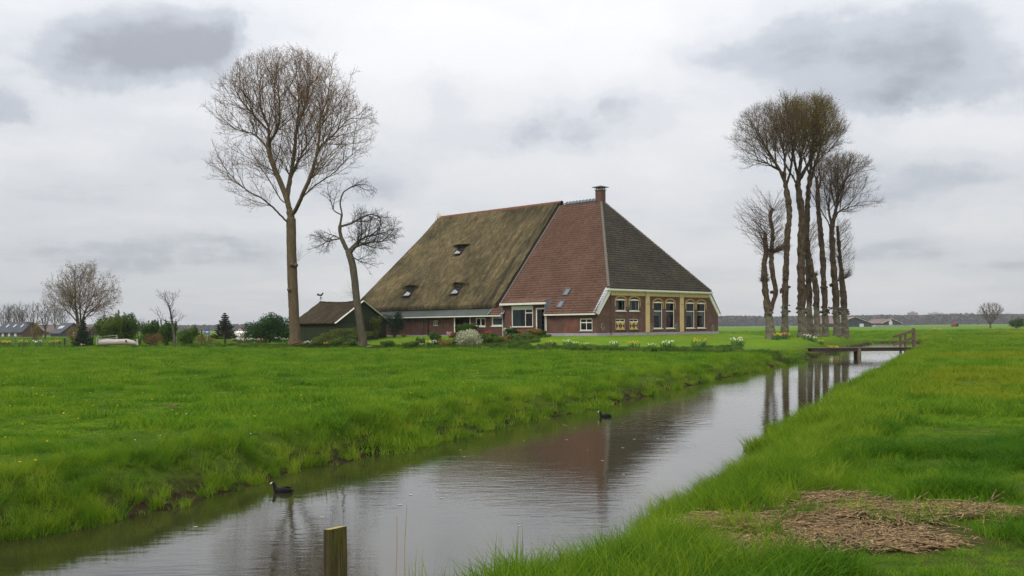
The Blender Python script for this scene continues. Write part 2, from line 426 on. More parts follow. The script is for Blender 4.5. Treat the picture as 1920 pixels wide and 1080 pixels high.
def strip(P, half, z):
    P = np.asarray(P, float); d = np.gradient(P, axis=0); d /= np.linalg.norm(d, axis=1)[:, None]; n = np.stack([-d[:, 1], d[:, 0]], -1)
    v = np.concatenate([np.c_[P + n * half, np.full(len(P), z)], np.c_[P - n * half, np.full(len(P), z)]]); k = len(P); i = np.arange(k - 1)
    return v, np.stack([i, i + k, i + k + 1, i + 1], -1)
WM = water_material()
cs = np.linspace(-40, 122, 24); mid_ = C0 + CN * (CWID / 2)
v1, f1 = strip(np.stack([mid_[0] + cs * CD[0], mid_[1] + cs * CD[1]], -1), CWID / 2 + 1.0, WATER)
water = mesh_obj('water', np_mesh('water', v1, f1), None, WM); tag(water, 'brown still water of the straight watercourse', None, None, 'structure')
v2, f2 = strip(DITCH[1:], 1.5, WATER - .004)
dw_ = mesh_obj('ditch_water', np_mesh('ditch_water', v2, f2), None, WM); tag(dw_, 'water of the narrow side ditch along the garden', None, None, 'structure')
# ------------------------------------------------------------------ farmhouse (own axes: x along the front, y into the depth, z up from its ground)
HC, HS = math.cos(HT), math.sin(HT)
def to_house(P):
    d = Vector(P) - HO; return Vector((d.x * HC + d.y * HS, -d.x * HS + d.y * HC, d.z))
EYE = to_house((0, 0, CZ))
def hray(px, py): return to_house(at(px, py, 100.0)) - EYE
def on_front(px, py):          # (x, z) on the plane y = 0
    d = hray(px, py); k = -EYE.y / d.y; p = EYE + d * k; return p.x, p.z
def on_side(px, py, x=0.0):     # (y, z) on the plane x
    d = hray(px, py); k = (x - EYE.x) / d.x; p = EYE + d * k; return p.y, p.z
RZ = 13.52; RX = HW / 2; EZ = 2.30; SL = (RZ - EZ) / RX        # ridge, slope of the long sides
FZ = 4.17; RY = 7.33; FDX = 1.62                                # cornice height, front end of the ridge, inset of the upper corners
JY = 12.67; RYE = 31.8
def side_z(x): return EZ + SL * x
def on_roof(px, py):           # point on the long roof plane
    d = hray(px, py); k = (side_z(EYE.x) - EYE.z) / (d.z - SL * d.x); return EYE + d * k
SN = Vector((-SL, 0, 1)).normalized()                           # outward normal of the long side

def brick_material(name, c1, c2, mortar, scale=1.0):
    t = NT(name)
    sp = t.N.new('ShaderNodeSeparateXYZ'); t.L.new(t.tc.outputs['Object'], sp.inputs[0])
    cb = t.N.new('ShaderNodeCombineXYZ'); t.L.new(t.math('ADD', sp.outputs[0], sp.outputs[1]), cb.inputs[0]); t.L.new(sp.outputs[2], cb.inputs[1])
    b = t.N.new('ShaderNodeTexBrick'); t.L.new(cb.outputs[0], b.inputs['Vector'])
    b.inputs['Scale'].default_value = 1.0; b.inputs['Brick Width'].default_value = .22; b.inputs['Row Height'].default_value = .062
    b.inputs['Mortar Size'].default_value = .006; b.inputs['Bias'].default_value = -.1
    b.inputs['Color1'].default_value = (*c1, 1); b.inputs['Color2'].default_value = (*c2, 1); b.inputs['Mortar'].default_value = (*mortar, 1)
    v = t.vec(); n = t.noise(v, 1.3, 5, .6); n2 = t.noise(v, 9, 5, .6)
    c = t.mix(.75, b.outputs['Color'], t.ramp(n, [(.3, (.62, .60, .60)), (.7, (1.25, 1.2, 1.15))]), 'MULTIPLY')
    c = t.mix(.5, c, t.ramp(n2, [(.3, (.6, .6, .6)), (.7, (1.35, 1.3, 1.3))]), 'MULTIPLY')
    t.col(c); t.bump(t.math('ADD', t.math('MULTIPLY', b.outputs['Fac'], -1.0), t.math('MULTIPLY', n2, .6)), .6, .012)
    return t.set(.85, .2)
M_BRICK = brick_material('dark_red_brick', (.150, .072, .052), (.105, .054, .042), (.14, .115, .095))
M_BRICK2 = brick_material('barn_brick', (.120, .056, .042), (.085, .043, .035), (.11, .09, .075))
M_BRICKR = brick_material('newer_red_brick', (.185, .072, .050), (.14, .058, .042), (.15, .115, .095))
M_PLINTH = plain('grey_render_plinth', (.36, .33, .35), (.27, .245, .26), 2.5, .9, .2, bump=.2)
M_WHITE = plain('cream_white_paint', (.74, .71, .60), (.62, .59, .48), 3, .5, .4)
M_OCHRE = plain('ochre_yellow_plaster', (.60, .45, .23), (.50, .37, .18), 1.6, .8, .25, bump=.15)
M_OCHRE_TRIM = plain('ochre_stone_trim', (.44, .285, .085), (.32, .20, .06), 4, .8, .25)
M_LEAD = plain('lead_flashing', (.20, .22, .25), (.13, .145, .17), 4, .6, .4)
M_BLACK = plain('black_paint', (.012, .012, .012), (.02, .02, .02), 5, .5, .4)
M_DARKGREEN = plain('dark_green_sash_paint', (.014, .022, .018), (.02, .03, .024), 5, .45, .4)
M_CURTAIN = plain('sheer_curtain', (.52, .55, .50), (.40, .44, .40), 3, .9, .1, stretch=(6, 6, .3))
M_TEAL = plain('teal_curtain', (.10, .22, .20), (.06, .15, .14), 3, .9, .1, stretch=(6, 6, .3))
M_RED_CURTAIN = plain('dark_red_curtain', (.10, .030, .030), (.06, .02, .02), 3, .9, .1, stretch=(6, 6, .3))
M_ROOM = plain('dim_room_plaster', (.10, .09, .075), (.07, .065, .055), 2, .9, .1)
def glass_material(name, tint=(.75, .8, .8), fac=.10):
    t = NT(name); t.N.remove(t.b)
    g = t.N.new('ShaderNodeBsdfGlossy'); g.inputs['Roughness'].default_value = .02; g.inputs[0].default_value = (.75, .77, .80, 1)
    tr = t.N.new('ShaderNodeBsdfTransparent'); tr.inputs[0].default_value = (*tint, 1)
    fr = t.N.new('ShaderNodeFresnel'); fr.inputs[0].default_value = 1.5
    m = t.N.new('ShaderNodeMixShader'); t.L.new(t.math('ADD', fr.outputs[0], fac, clamp=True), m.inputs[0])
    t.L.new(tr.outputs[0], m.inputs[1]); t.L.new(g.outputs[0], m.inputs[2]); t.L.new(m.outputs[0], t.out.inputs[0]); return t.m
M_GLASS = glass_material('window_glass', (.62, .68, .66), -.015)
M_ROOFGLASS = plain('roof_window_glass', (.03, .035, .04), (.05, .05, .06), 2, .08, 1.0)
M_ROOFGLASS.node_tree.nodes['Principled BSDF'].inputs['Coat Weight'].default_value = 1.0

house = thing('farmhouse', 'large Frisian style brick farmhouse with half thatched and half tiled roof', 'farmhouse', HO, HT)

# --- walls with real openings
def wall_panel(plane, a0, a1, z0, z1, opens, thick=.16, top=None):
    """plane: function (a, depth, z) -> point; opens: (a0, a1, z0, z1)"""
    mb = MB()
    A = sorted({a0, a1, *[o[0] for o in opens], *[o[1] for o in opens]}); Z = sorted({z0, z1, *[o[2] for o in opens], *[o[3] for o in opens]})
    for i in range(len(A) - 1):
        for j in range(len(Z) - 1):
            ca, cz = (A[i] + A[i + 1]) / 2, (Z[j] + Z[j + 1]) / 2
            if any(o[0] < ca < o[1] and o[2] < cz < o[3] for o in opens): continue
            mb.quad(plane(A[i], 0, Z[j]), plane(A[i + 1], 0, Z[j]), plane(A[i + 1], 0, Z[j + 1]), plane(A[i], 0, Z[j + 1]))
    for o in opens:
        p = [(o[0], o[2]), (o[1], o[2]), (o[1], o[3]), (o[0], o[3])]
        for (s, e) in zip(p, p[1:] + p[:1]): mb.quad(plane(s[0], 0, s[1]), plane(e[0], 0, e[1]), plane(e[0], thick, e[1]), plane(s[0], thick, s[1]))
    return mb
PF = lambda a, d, z: (a, d, z)
PS = lambda a, d, z: (d, a, z)
PB = lambda a, d, z: (.02 + d, a, z)
def pbox(mb, plane, a0, a1, d0, d1, z0, z1):
    p, q = plane(a0, d0, z0), plane(a1, d1, z1); return mb.box(tuple(map(min, p, q)), tuple(map(max, p, q)))
def pane(plane, a0, a1, z0, z1, d, parent):
    q = [plane(a0, d, z0), plane(a1, d, z0), plane(a1, d, z1), plane(a0, d, z1)]
    if plane is not PF: q.reverse()
    return MB().quad(*q).build('pane', M_GLASS, parent)
def window(plane, a0, a1, z0, z1, fw=.075, mull_a=(), mull_z=(), mat=None, sash=None, sash_parts=(), curtains=(), sill=True, arch=0.0, label=None, d=.05):
    """white frame, its sash bars, the panes and what hangs behind them; a part of the house"""
    mat = mat or M_WHITE; mb = MB()
    pbox(mb, plane, a0, a0 + fw, d, d + .07, z0, z1); pbox(mb, plane, a1 - fw, a1, d, d + .07, z0, z1)
    pbox(mb, plane, a0 + fw, a1 - fw, d, d + .07, z0, z0 + fw); pbox(mb, plane, a0 + fw, a1 - fw, d, d + .07, z1 - fw, z1)
    for m in mull_a: pbox(mb, plane, m - .03, m + .03, d + .005, d + .06, z0 + fw, z1 - fw)
    for m, w in mull_z: pbox(mb, plane, a0 + fw, a1 - fw, d + .008, d + .058, m - w / 2, m + w / 2)
    if arch:                                       # segmental head
        n = 10; am = (a0 + a1) / 2; hw = (a1 - a0) / 2 + .02
        poly = [plane(am + hw * (2 * i / n - 1), d - .062, z1 - .01 + arch * (1 - (2 * i / n - 1) ** 2)) for i in range(n + 1)] + [plane(a1 + .02, d - .062, z1 - .07), plane(a0 - .02, d - .062, z1 - .07)]
        e = Vector(plane(0, .055, 0)) - Vector(plane(0, 0, 0)); mb.prism(poly, e)
    w = mb.build('window', mat, house, label=label)
    cs = sorted([a0 + fw] + list(mull_a) + [a1 - fw]); zs = sorted([z0 + fw] + [m for m, _ in mull_z] + [z1 - fw])
    for i in range(len(cs) - 1):
        for j in range(len(zs) - 1): pane(plane, cs[i], cs[i + 1], zs[j], zs[j + 1], d + .035, w)
    for (b0, b1, y0, y1) in sash_parts:             # dark inner sash
        s = MB(); t = .055
        pbox(s, plane, b0, b0 + t, d + .012, d + .052, y0, y1); pbox(s, plane, b1 - t, b1, d + .012, d + .052, y0, y1)
        pbox(s, plane, b0 + t, b1 - t, d + .012, d + .052, y0, y0 + t); pbox(s, plane, b0 + t, b1 - t, d + .012, d + .052, y1 - t, y1)
        s.build('sash', sash or M_DARKGREEN, w)
    for (b0, b1, y0, y1, cm) in curtains:
        s = MB(); n = max(4, int((b1 - b0) / .035)); vs = []
        for i in range(n + 1):
            a = b0 + (b1 - b0) * i / n; dd = d + .16 + .022 * math.sin(i * 1.7) + .01 * math.sin(i * .61)
            vs += [plane(a, dd, y0), plane(a, dd, y1)]
        s.add(vs, [(2 * i, 2 * i + 2, 2 * i + 3, 2 * i + 1) for i in range(n)]); s.build('curtain', cm, w, smooth=True)
    if sill:
        s = MB(); pbox(s, plane, a0 - .06, a1 + .06, -.07, d + .05, z0 - .07, z0 - .002); s.build('sill', sill if sill is not True else M_WHITE, w)
    return w
# front wall openings, read off the photograph
def fo(x0, y0, x1, y1):
    a0, _ = on_front(x0, (y0 + y1) / 2); a1, _ = on_front(x1, (y0 + y1) / 2); xm = (x0 + x1) / 2
    return a0, a1, on_front(xm, y1)[1], on_front(xm, y0)[1]
UP = [fo(1154.6, 561.5, 1173.2, 582.8), fo(1180.3, 562.6, 1198.5, 583.4)]
TALL = [fo(1225.6, 566.0, 1242.0, 615.0), fo(1248.6, 566.8, 1264.6, 615.2), fo(1286.6, 568.6, 1302.2, 615.6), fo(1307.2, 569.2, 1322.4, 615.8)]
CEL = [fo(1154.4, 597.8, 1172.4, 618.2), fo(1180.3, 597.8, 1197.0, 618.2)]
UPZ = (sum(o[2] for o in UP) / 2, sum(o[3] for o in UP) / 2); TZ = (sum(o[2] for o in TALL) / 4, sum(o[3] for o in TALL) / 4); CEZ = (sum(o[2] for o in CEL) / 2, sum(o[3] for o in CEL) / 2)
UP = [(o[0], o[1], *UPZ) for o in UP]; TALL = [(o[0], o[1], *TZ) for o in TALL]; CEL = [(o[0], o[1], *CEZ) for o in CEL]
fw_ = wall_panel(PF, FDX, HW - FDX, 0, FZ - .02, UP + TALL + CEL)
for sgn in (0, 1):
    X = (lambda x: x) if not sgn else (lambda x: HW - x)
    fw_.quad((X(0), 0, 0), (X(FDX), 0, 0), (X(FDX), 0, FZ - .02), (X(0), 0, EZ - .12))
fw_.build('front_wall', M_BRICK, house)
# long side wall: low part, raised part with the big window and the door, then the barn
SW = on_side(1087, 598)[0], on_side(1110.5, 598)[0]
yz = lambda px, py, x=0.0: on_side(px, py, x)
LOWW = (yz(1110.6, 610)[0], yz(1087, 610)[0], yz(1099, 620)[1], yz(1099, 597)[1])
BIGW = (yz(999.2, 592)[0], yz(959.2, 592)[0], yz(979, 613.6)[1], yz(979, 573.2)[1])
DOOR = (yz(1022.5, 600)[0], yz(1004.5, 600)[0], .06, yz(1013, 577)[1])
Y1 = yz(1024, 600)[0]; Y2 = yz(946, 590)[0]
RAZ = 3.02                                              # eave of the raised part
wall_panel(PS, 0, Y1, 0, EZ - .12, [LOWW]).build('side_wall', M_BRICK, house)
wall_panel(PS, Y1, Y2, 0, RAZ - .05, [BIGW, DOOR]).build('side_wall', M_BRICK, house)
BW = [(yz(943, 600, .02)[0], yz(921.5, 600, .02)[0], yz(931, 611.3, .02)[1], yz(931, 592.2, .02)[1]),
      (yz(910, 604, .02)[0], yz(891.5, 604, .02)[0], yz(900, 612.3, .02)[1], yz(900, 596, .02)[1]),
      (yz(821.6, 606, .02)[0], yz(812, 606, .02)[0], yz(816, 611, .02)[1], yz(816, 601.3, .02)[1])]
BDOOR = (yz(881, 610, .02)[0], yz(853.5, 610, .02)[0], .05, 1.93)
bw_ = wall_panel(PB, Y2, HL, 0, 2.02, BW + [BDOOR]); bw_.build('barn_wall', M_BRICK2, house)
rb = MB(); rb.quad((0, HL, 0), (HW, HL, 0), (HW, HL, 2.2), (0, HL, 2.2)).quad((HW, 0, 0), (HW, HL, 0), (HW, HL, 2.2), (HW, 0, 2.2)); rb.build('rear_wall', M_BRICK2, house)
# rooms behind the windows
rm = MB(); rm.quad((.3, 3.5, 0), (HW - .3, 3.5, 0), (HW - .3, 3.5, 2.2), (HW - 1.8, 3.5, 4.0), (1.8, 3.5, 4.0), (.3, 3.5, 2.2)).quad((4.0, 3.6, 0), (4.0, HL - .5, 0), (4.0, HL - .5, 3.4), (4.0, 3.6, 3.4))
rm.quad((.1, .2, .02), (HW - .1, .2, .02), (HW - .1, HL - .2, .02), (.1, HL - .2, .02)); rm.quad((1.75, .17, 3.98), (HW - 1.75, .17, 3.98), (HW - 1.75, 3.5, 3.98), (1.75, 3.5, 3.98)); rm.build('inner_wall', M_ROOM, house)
# plinth
pl = MB(); pl.box((-.05, -.05, -.5), (HW + .05, 0, .27)); pl.box((-.05, .0, -.5), (0, Y1 - .02, .27)); pl.build('plinth', M_PLINTH, house)
pl = MB(); pl.box((-.03, BDOOR[1] + .1, -.5), (.02, HL, .12)); pl.build('plinth', M_PLINTH, house)
# windows of the front
for i, o in enumerate(UP):
    a0, a1, z0, z1 = o
    window(PF, *o, arch=.07, sash_parts=[(a0 + .075, a1 - .075, z0 + .075, z1 - .075)], curtains=[(a0 + .05, a0 + (a1 - a0) * .42, z0, z1, M_CURTAIN), (a1 - (a1 - a0) * .2, a1, z0, z1, M_CURTAIN)])
for i, o in enumerate(TALL):
    a0, a1, z0, z1 = o; zt = z0 + (z1 - z0) * .665
    cur = [(a0 + .05, a1 - .05, zt - .42, zt + .02, M_CURTAIN)]
    if i == 1: cur.append((a0, a1, z0, zt, M_RED_CURTAIN))
    else: cur.append((a1 - .25, a1, z0, zt - .3, M_CURTAIN))
    if i == 2: cur.append((a0, a0 + .45, zt, z1, M_CURTAIN))
    window(PF, *o, mull_z=[(zt, .07)], arch=.07, sash_parts=[(a0 + .075, a1 - .075, zt + .035, z1 - .075)], curtains=cur)
M_SH_Y = plain('shutter_yellow_paint', (.62, .43, .13), (.55, .38, .11), 4, .5, .35)
for o in CEL:
    a0, a1, z0, z1 = o; am = (a0 + a1) / 2; zt = z0 + (z1 - z0) * .74
    w = window(PF, *o, mull_a=[am], mull_z=[(zt, .07)], sill=M_BRICK, d=.04, label='small cellar window with yellow and black diabolo shutters')
    for b0, b1 in ((a0 + .08, am - .025), (am + .025, a1 - .08)):
        s = MB().box((b0, .012, z0 + .03), (b1, .05, zt - .04)).build('shutter', M_SH_Y, w)
        bm_ = (b0 + b1) / 2; zm = (z0 + zt) / 2; m = MB(); e = .006
        for (xa, s1) in ((b0 + .012, 1), (b1 - .012, -1)):
            m.prism([(xa - s1 * .008, .0085, z0 + .06), (bm_ - s1 * .012, .0085, zm), (xa - s1 * .008, .0085, zt - .07)], (0, .006, 0))
        m.build('shutter_triangle', M_BLACK, w)
# ochre label mouldings over the windows
for grp, drop, up in ((UP, .62, .30), (TALL, .62, .32)):
    for o in grp:
        a0, a1, z0, z1 = o; am = (a0 + a1) / 2; h = (a1 - a0) / 2 + .17; n = 14; zb = z1 + .06
        mb = MB(); vs = []
        outl = [(am - h, z1 - drop)] + [(am + h * (2 * i / n - 1), zb + .02 + up * (1 - abs(2 * i / n - 1) ** 2.4)) for i in range(n + 1)] + [(am + h, z1 - drop)]
        k = h - .12
        inl = [(am - k, z1 - drop)] + [(am + k * (2 * i / n - 1), zb - .08 + (up - .02) * (1 - abs(2 * i / n - 1) ** 2.4)) for i in range(n + 1)] + [(am + k, z1 - drop)]
        for i in range(len(outl) - 1):
            mb.prism([(outl[i][0], -.035, outl[i][1]), (outl[i + 1][0], -.035, outl[i + 1][1]), (inl[i + 1][0], -.035, inl[i + 1][1]), (inl[i][0], -.035, inl[i][1])], (0, .034, 0))
        mb.build('window_moulding', M_OCHRE_TRIM, house)
# pilasters, frieze, cornice
PIL = [(on_front(1210.4, 590)[0], on_front(1217.2, 590)[0]), (on_front(1274.6, 590)[0], on_front(1281.0, 590)[0])]
fz0 = on_front(1170, 551.2)[1]; fz0 = FZ - .52
xs = [FDX + .02] + [v for p in PIL for v in p] + [HW - FDX - .02]
for i in range(0, len(xs), 2):
    MB().box((xs[i] + (.075 if i else 0), -.05, fz0), (xs[i + 1] - (.075 if i < 4 else 0), -.002, FZ - .16)).build('frieze', M_OCHRE, house)
for a0, a1 in PIL:
    p = MB().box((a0, -.09, .28), (a1, -.002, fz0)).build('pilaster', M_OCHRE, house)
    MB().box((a0 - .07, -.11, fz0 + .002), (a1 + .07, -.002, FZ - .162)).build('pilaster_capital', M_OCHRE, p)
    MB().box(((a0 + a1) / 2 - .12, -.11, 2.9), ((a0 + a1) / 2 + .12, -.092, 2.95)).build('wall_anchor', M_BLACK, p)
c = MB().box((FDX - .28, -.30, FZ - .08), (HW - FDX + .3, -.002, FZ + .07)); c.box((FDX - .12, -.2, FZ - .16), (HW - FDX + .12, -.003, FZ - .081)); c.build('cornice', M_WHITE, house)
dp = MB().tube([(1.92, -.09, FZ - .17), (1.92, -.09, .1)], .045, 8); dp.build('downpipe', plain('brown_downpipe', (.10, .05, .04)), house)
# verge boards along the sloping ends of the front wall
for sgn in (0, 1):
    X = (lambda x: x) if not sgn else (lambda x: HW - x)
    w = .46; mb = MB()
    zt = FZ + .03
    poly = [(X(-.22), -.14, side_z(-.22) - .02), (X(FDX + .04), -.14, zt), (X(FDX + .04 + .38), -.14, zt - .1), (X(.17), -.14, side_z(-.22) - .16)]
    mb.prism([(p[0], p[1], p[2]) for p in poly], (0, .13, 0)); mb.build('verge_board', M_WHITE, house)
    mb = MB(); poly = [(X(-.26), -.2, side_z(-.26) + .02), (X(FDX), -.2, side_z(FDX) + .12), (X(FDX), .3, side_z(FDX) + .12), (X(-.26), .3, side_z(-.26) + .02)]
    mb.prism(poly, (0, 0, .05)); mb.build('verge_flashing', plain('weathered_zinc', (.42, .45, .48), (.33, .36, .39), 3, .5, .5), house)
# round iron rosettes
M_IRON = plain('painted_wall_iron', (.30, .30, .22), (.10, .08, .06), 9, .6, .3)
for px, py in ((1129.8, 613.2), (1221.4, 613.6), (1268.2, 613.4), (1336.4, 615)):
    a, z = on_front(px, py); R = .27
    ring = [(a + R * .8 * math.cos(q), -.03, z + R * 1.25 * math.sin(q)) for q in np.linspace(0, 2 * math.pi, 17)]
    mb = MB().tube(ring, .035, 6)
    for q in np.linspace(0, math.pi, 4)[:3]: mb.bar((a - R * .75 * math.cos(q), -.025, z - R * 1.1 * math.sin(q)), (a + R * .75 * math.cos(q), -.025, z + R * 1.1 * math.sin(q)), .04, .03, (0, 1, 0))
    mb.build('wall_rosette', M_IRON, house)
# side windows and door
a0, a1, z0, z1 = BIGW
am = a0 + (a1 - a0) * .36; zl = z0 + (z1 - z0) * .66
bigw = window(PS, a0, a1, z0, z1 - .28, fw=.10, mull_a=[am], curtains=[(a1 - 1.0, a1, z0, z1, M_TEAL), (a0, a0 + .2, z0, z1, M_TEAL)], sill=M_BRICK, d=.03, label='wide living room window with teal curtain')
mb = MB(); pbox(mb, PS, a0 + .1, am - .03, .035, .085, zl - .04, zl + .04); mb.build('transom', M_WHITE, bigw)
mb = MB(); pbox(mb, PS, a0 - .03, a1 + .03, .0, .06, z1 - .278, z1 - .002); mb.build('window_blind_box', M_WHITE, bigw)
a0, a1, z0, z1 = LOWW
window(PS, a0, a1, z0, z1, mull_a=[(a0 + a1) / 2], mull_z=[(z0 + (z1 - z0) * .66, .09)], sill=M_PLINTH, fw=.09)
a0, a1, z0, z1 = DOOR
mb = MB(); pbox(mb, PS, a0, a0 + .1, .03, .13, z0, z1); pbox(mb, PS, a1 - .13, a1, .03, .13, z0, z1); pbox(mb, PS, a0 + .1, a1 - .13, .03, .13, z1 - .14, z1)
dr = mb.build('door', M_WHITE, house, label='narrow dark glazed side door in a cream frame')
mb = MB(); nA, nZ = 2, 5; b0, b1, c0, c1 = a0 + .1, a1 - .13, z0 + .02, z1 - .14
for i in range(nA + 1): q = b0 + (b1 - b0) * i / nA; pbox(mb, PS, max(b0, q - .035), min(b1, q + .035), .06, .10, c0, c1)
for j in range(nZ + 1): q = c0 + (c1 - c0) * j / nZ; pbox(mb, PS, b0, b1, .064, .096, max(c0, q - .03), min(c1, q + .03))
mb.build('door_leaf', M_DARKGREEN, dr)
pane(PS, b0, b1, c0, c1, .08, dr)
s = MB(); pbox(s, PS, b0 + .08, b0 + .11, .02, .06, 1.0, 1.12); s.build('handle', M_IRON, dr)
# barn windows
a0, a1, z0, z1 = BW[0]; window(PB, a0, a1, z0, z1, fw=.12, mull_z=[(z1 - .22, .03)], curtains=[(a0, a1, z0, z0 + .5, M_TEAL)])
a0, a1, z0, z1 = BW[1]; window(PB, a0, a1, z0, z1, fw=.11, mull_a=[(a0 + a1) / 2 - .04, (a0 + a1) / 2 + .04])
a0, a1, z0, z1 = BW[2]; window(PB, a0, a1, z0, z1, fw=.05, mull_a=[a0 + (a1 - a0) / 3, a0 + (a1 - a0) * 2 / 3], sill=M_BRICK2)
a0, a1, z0, z1 = BDOOR
mb = MB(); pbox(mb, PB, a1, a1 + .16, -.03, .1, 0, 1.95); mb.build('door_post', M_WHITE, house); mb = MB(); pbox(mb, PB, a0 - .08, a0, -.03, .08, 0, 1.95); mb.build('door_post', M_WHITE, house)
mb = MB(); pbox(mb, PB, a0, a1, .75, .80, 0, 1.95); mb.build('barn_door', plain('doorway_shade_black', (.012, .012, .011), (.022, .02, .018), 8, .7, .2, stretch=(4, 4, .3)), house, label='black panel for the shade inside the open barn doorway')  # black panel stands in for the shade inside the open doorway
# bricked up opening and arch in the low side wall, expansion strips, anchors
u0, u1 = yz(1083, 610)[0], yz(1058, 610)[0]
MB().box((-.012, u0, .275), (.0, u1, yz(1070, 597.3)[1])).build('bricked_up_opening', M_BRICKR, house)
u2 = yz(1030, 610)[0]
arc = [(-.004, u0 - 2.6 + (u2 - u0 + 2.6) * i / 12, 1.72 + .22 * (1 - (2 * i / 12 - 1) ** 4)) for i in range(13)]
MB().tube(arc, .035, 5).build('relieving_arch', M_BRICK2, house)
MB().box((-.02, yz(1053, 598)[0], yz(1053, 600)[1] - .03), (.0, yz(1031, 598)[0], yz(1053, 597.4)[1])).build('lintel', M_BRICK2, house)
for px, py in ((758, 612), (832.5, 610)):
    y_, z_ = yz(px, py, .02); MB().bar((-.01, y_, z_ - .28), (-.01, y_, z_ + .28), .05, .03).bar((-.012, y_ - .1, z_ - .2), (-.012, y_ + .1, z_ + .2), .03, .03, (1, 0, 0)).build('wall_anchor', M_BLACK, house)
y_, _ = yz(803.5, 610); MB().tube([(-.42, y_, 1.93), (-.12, y_, 1.75), (-.08, y_, 1.6), (-.08, y_, -.05)], .05, 8).build('downpipe', M_BLACK, house)
y_, _ = yz(836, 610); MB().box((-.05, yz(792, 610)[0] - .2, .12), (.018, yz(792, 610)[0] + .25, 1.95)).build('brick_pier', M_BRICK2, house)

# --- tiles
def tile_field(rows, cols_of, point, tw, th, lift, thick=.055):
    """pantiles laid in courses: rows along the slope, columns along the eave. point(c, s) -> position; returns verts, faces"""
    prof = [(0, .045), (.14, .085), (.34, .045), (.58, .006), (.82, .002), (1.0, .045)]
    V, F = [], []
    for r in range(rows):
        c0, c1 = cols_of(r)
        for k in range(int(math.floor(c0 / tw)), int(math.ceil(c1 / tw))):
            b = len(V); jit = random.uniform(-.006, .006); tilt = random.uniform(-.004, .004)
            for (s, up) in ((r * th - .03, .058), (r * th + th, 0.0)):
                for (q, h) in prof:
                    c = min(max((k + q) * tw, c0), c1); V.append(point(c, s) + lift * (h + up + jit + tilt * q))
            m = len(prof)
            for i in range(m): V.append(V[b + i] - lift * .024)
            for i in range(m - 1):
                F.append((b + i, b + i + 1, b + m + i + 1, b + m + i)); F.append((b + 2 * m + i, b + 2 * m + i + 1, b + i + 1, b + i))
    return V, F
def tile_material(name, c1, c2, c3, moss, moss_amt):
    t = NT(name); p = t.vec()
    n = t.noise(p, .5, 5, .6); 
    w = t.N.new('ShaderNodeTexWhiteNoise'); w.noise_dimensions = '3D'
    sn = t.N.new('ShaderNodeVectorMath'); sn.operation = 'SNAP'; t.L.new(t.tc.outputs['Object'], sn.inputs[0]); sn.inputs[1].default_value = (.24, .235, .23); t.L.new(sn.outputs[0], w.inputs[0])
    c = t.ramp(t.math('ADD', t.math('MULTIPLY', n, .7), t.math('MULTIPLY', w.outputs[0], .26)), [(.3, c1), (.55, c2), (.8, c3)])
    n2 = t.noise(p, 14, 6, .65); c = t.mix(.28, c, t.ramp(n2, [(.32, (.55, .52, .5)), (.7, (1.3, 1.3, 1.3))]), 'MULTIPLY')
    m = t.noise(p, 1.1, 6, .7); c = t.mix(t.ramp(m, [(.56 - moss_amt, (0, 0, 0)), (.78 - moss_amt, (1, 1, 1))]), c, moss)
    t.col(c); t.bump(n2, .25, .01); return t.set(.72, .28)
M_TILE = tile_material('red_brown_pantile', (.108, .056, .038), (.158, .083, .056), (.215, .122, .084), (.095, .078, .054), .0)
M_TILE_D = tile_material('dark_weathered_pantile', (.038, .033, .027), (.064, .053, .043), (.108, .088, .068), (.075, .072, .034), .07)
random.seed(3)
LS = math.hypot(1, SL)                                    # slope length per metre of x
ROOFLEN = (RX + .24) * LS
TH, TW = .31, .235
def side_pt(c, s): return Vector((-.24 + s / LS, c, side_z(-.24) + s / LS * SL))
def hip_y(s):                                              # y of the front hip at slope distance s
    x = -.24 + s / LS
    return 0.0 if x < FDX else (x - FDX) / (RX - FDX) * RY
def cols_side(r):
    s = r * TH + TH * .5; lo = hip_y(s) - .12; hi = JY + .35
    return lo, hi
R_RAISED = 6                                               # courses left out where the raised eave stands
V, F = [], []
rows = int(ROOFLEN / TH)
def low_cols(r): return (cols_side(r)[0], Y1 + .12)
a, b = tile_field(R_RAISED, low_cols, side_pt, TW, TH, SN); V += a; F += b
a, b = tile_field(R_RAISED, lambda r: (Y2 - .1, JY + .55), side_pt, TW, TH, SN); n = len(V); V += a; F += [tuple(i + n for i in f) for f in b]
def side_pt_up(c, s): return side_pt(c, s + R_RAISED * TH)
a, b = tile_field(rows - R_RAISED, lambda r: cols_side(r + R_RAISED), side_pt_up, TW, TH, SN); n = len(V); V += a; F += [tuple(i + n for i in f) for f in b]
# the lifted roof over the raised wall
xk = -.24 + R_RAISED * TH / LS; zk = side_z(xk); x_e = -.32; z_e = RAZ + .10
LL = math.hypot(xk - x_e, zk - z_e); LN = Vector((-(zk - z_e), 0, xk - x_e)).normalized()
def lift_pt(c, s): k = s / LL; return Vector((x_e + (xk - x_e) * k, c, z_e + (zk - z_e) * k))
a, b = tile_field(int(LL / TH) + 1, lambda r: (Y1 - .05, Y2 + .05), lift_pt, TW, TH * LL / (int(LL / TH) + 1) / TH, LN); n = len(V); V += a; F += [tuple(i + n for i in f) for f in b]
roof = mesh_obj('tiled_roof', MB().quad((xk, .9, zk - .06), (xk, JY + .3, zk - .06), (RX, JY + .3, RZ - .06), (RX, RY, RZ - .06), (FDX, .05, side_z(FDX) - .06)).quad((-.2, -.05, side_z(-.2) - .06), (-.2, Y1 + .05, side_z(-.2) - .06), (xk - .002, Y1 + .05, zk - .062), (xk - .002, .0, zk - .062)).quad((-.2, Y2 - .05, side_z(-.2) - .06), (-.2, JY + .4, side_z(-.2) - .06), (xk - .002, JY + .4, zk - .062), (xk - .002, Y2 - .05, zk - .062)).mesh(), house, plain('roof_boarding', (.05, .035, .03)))
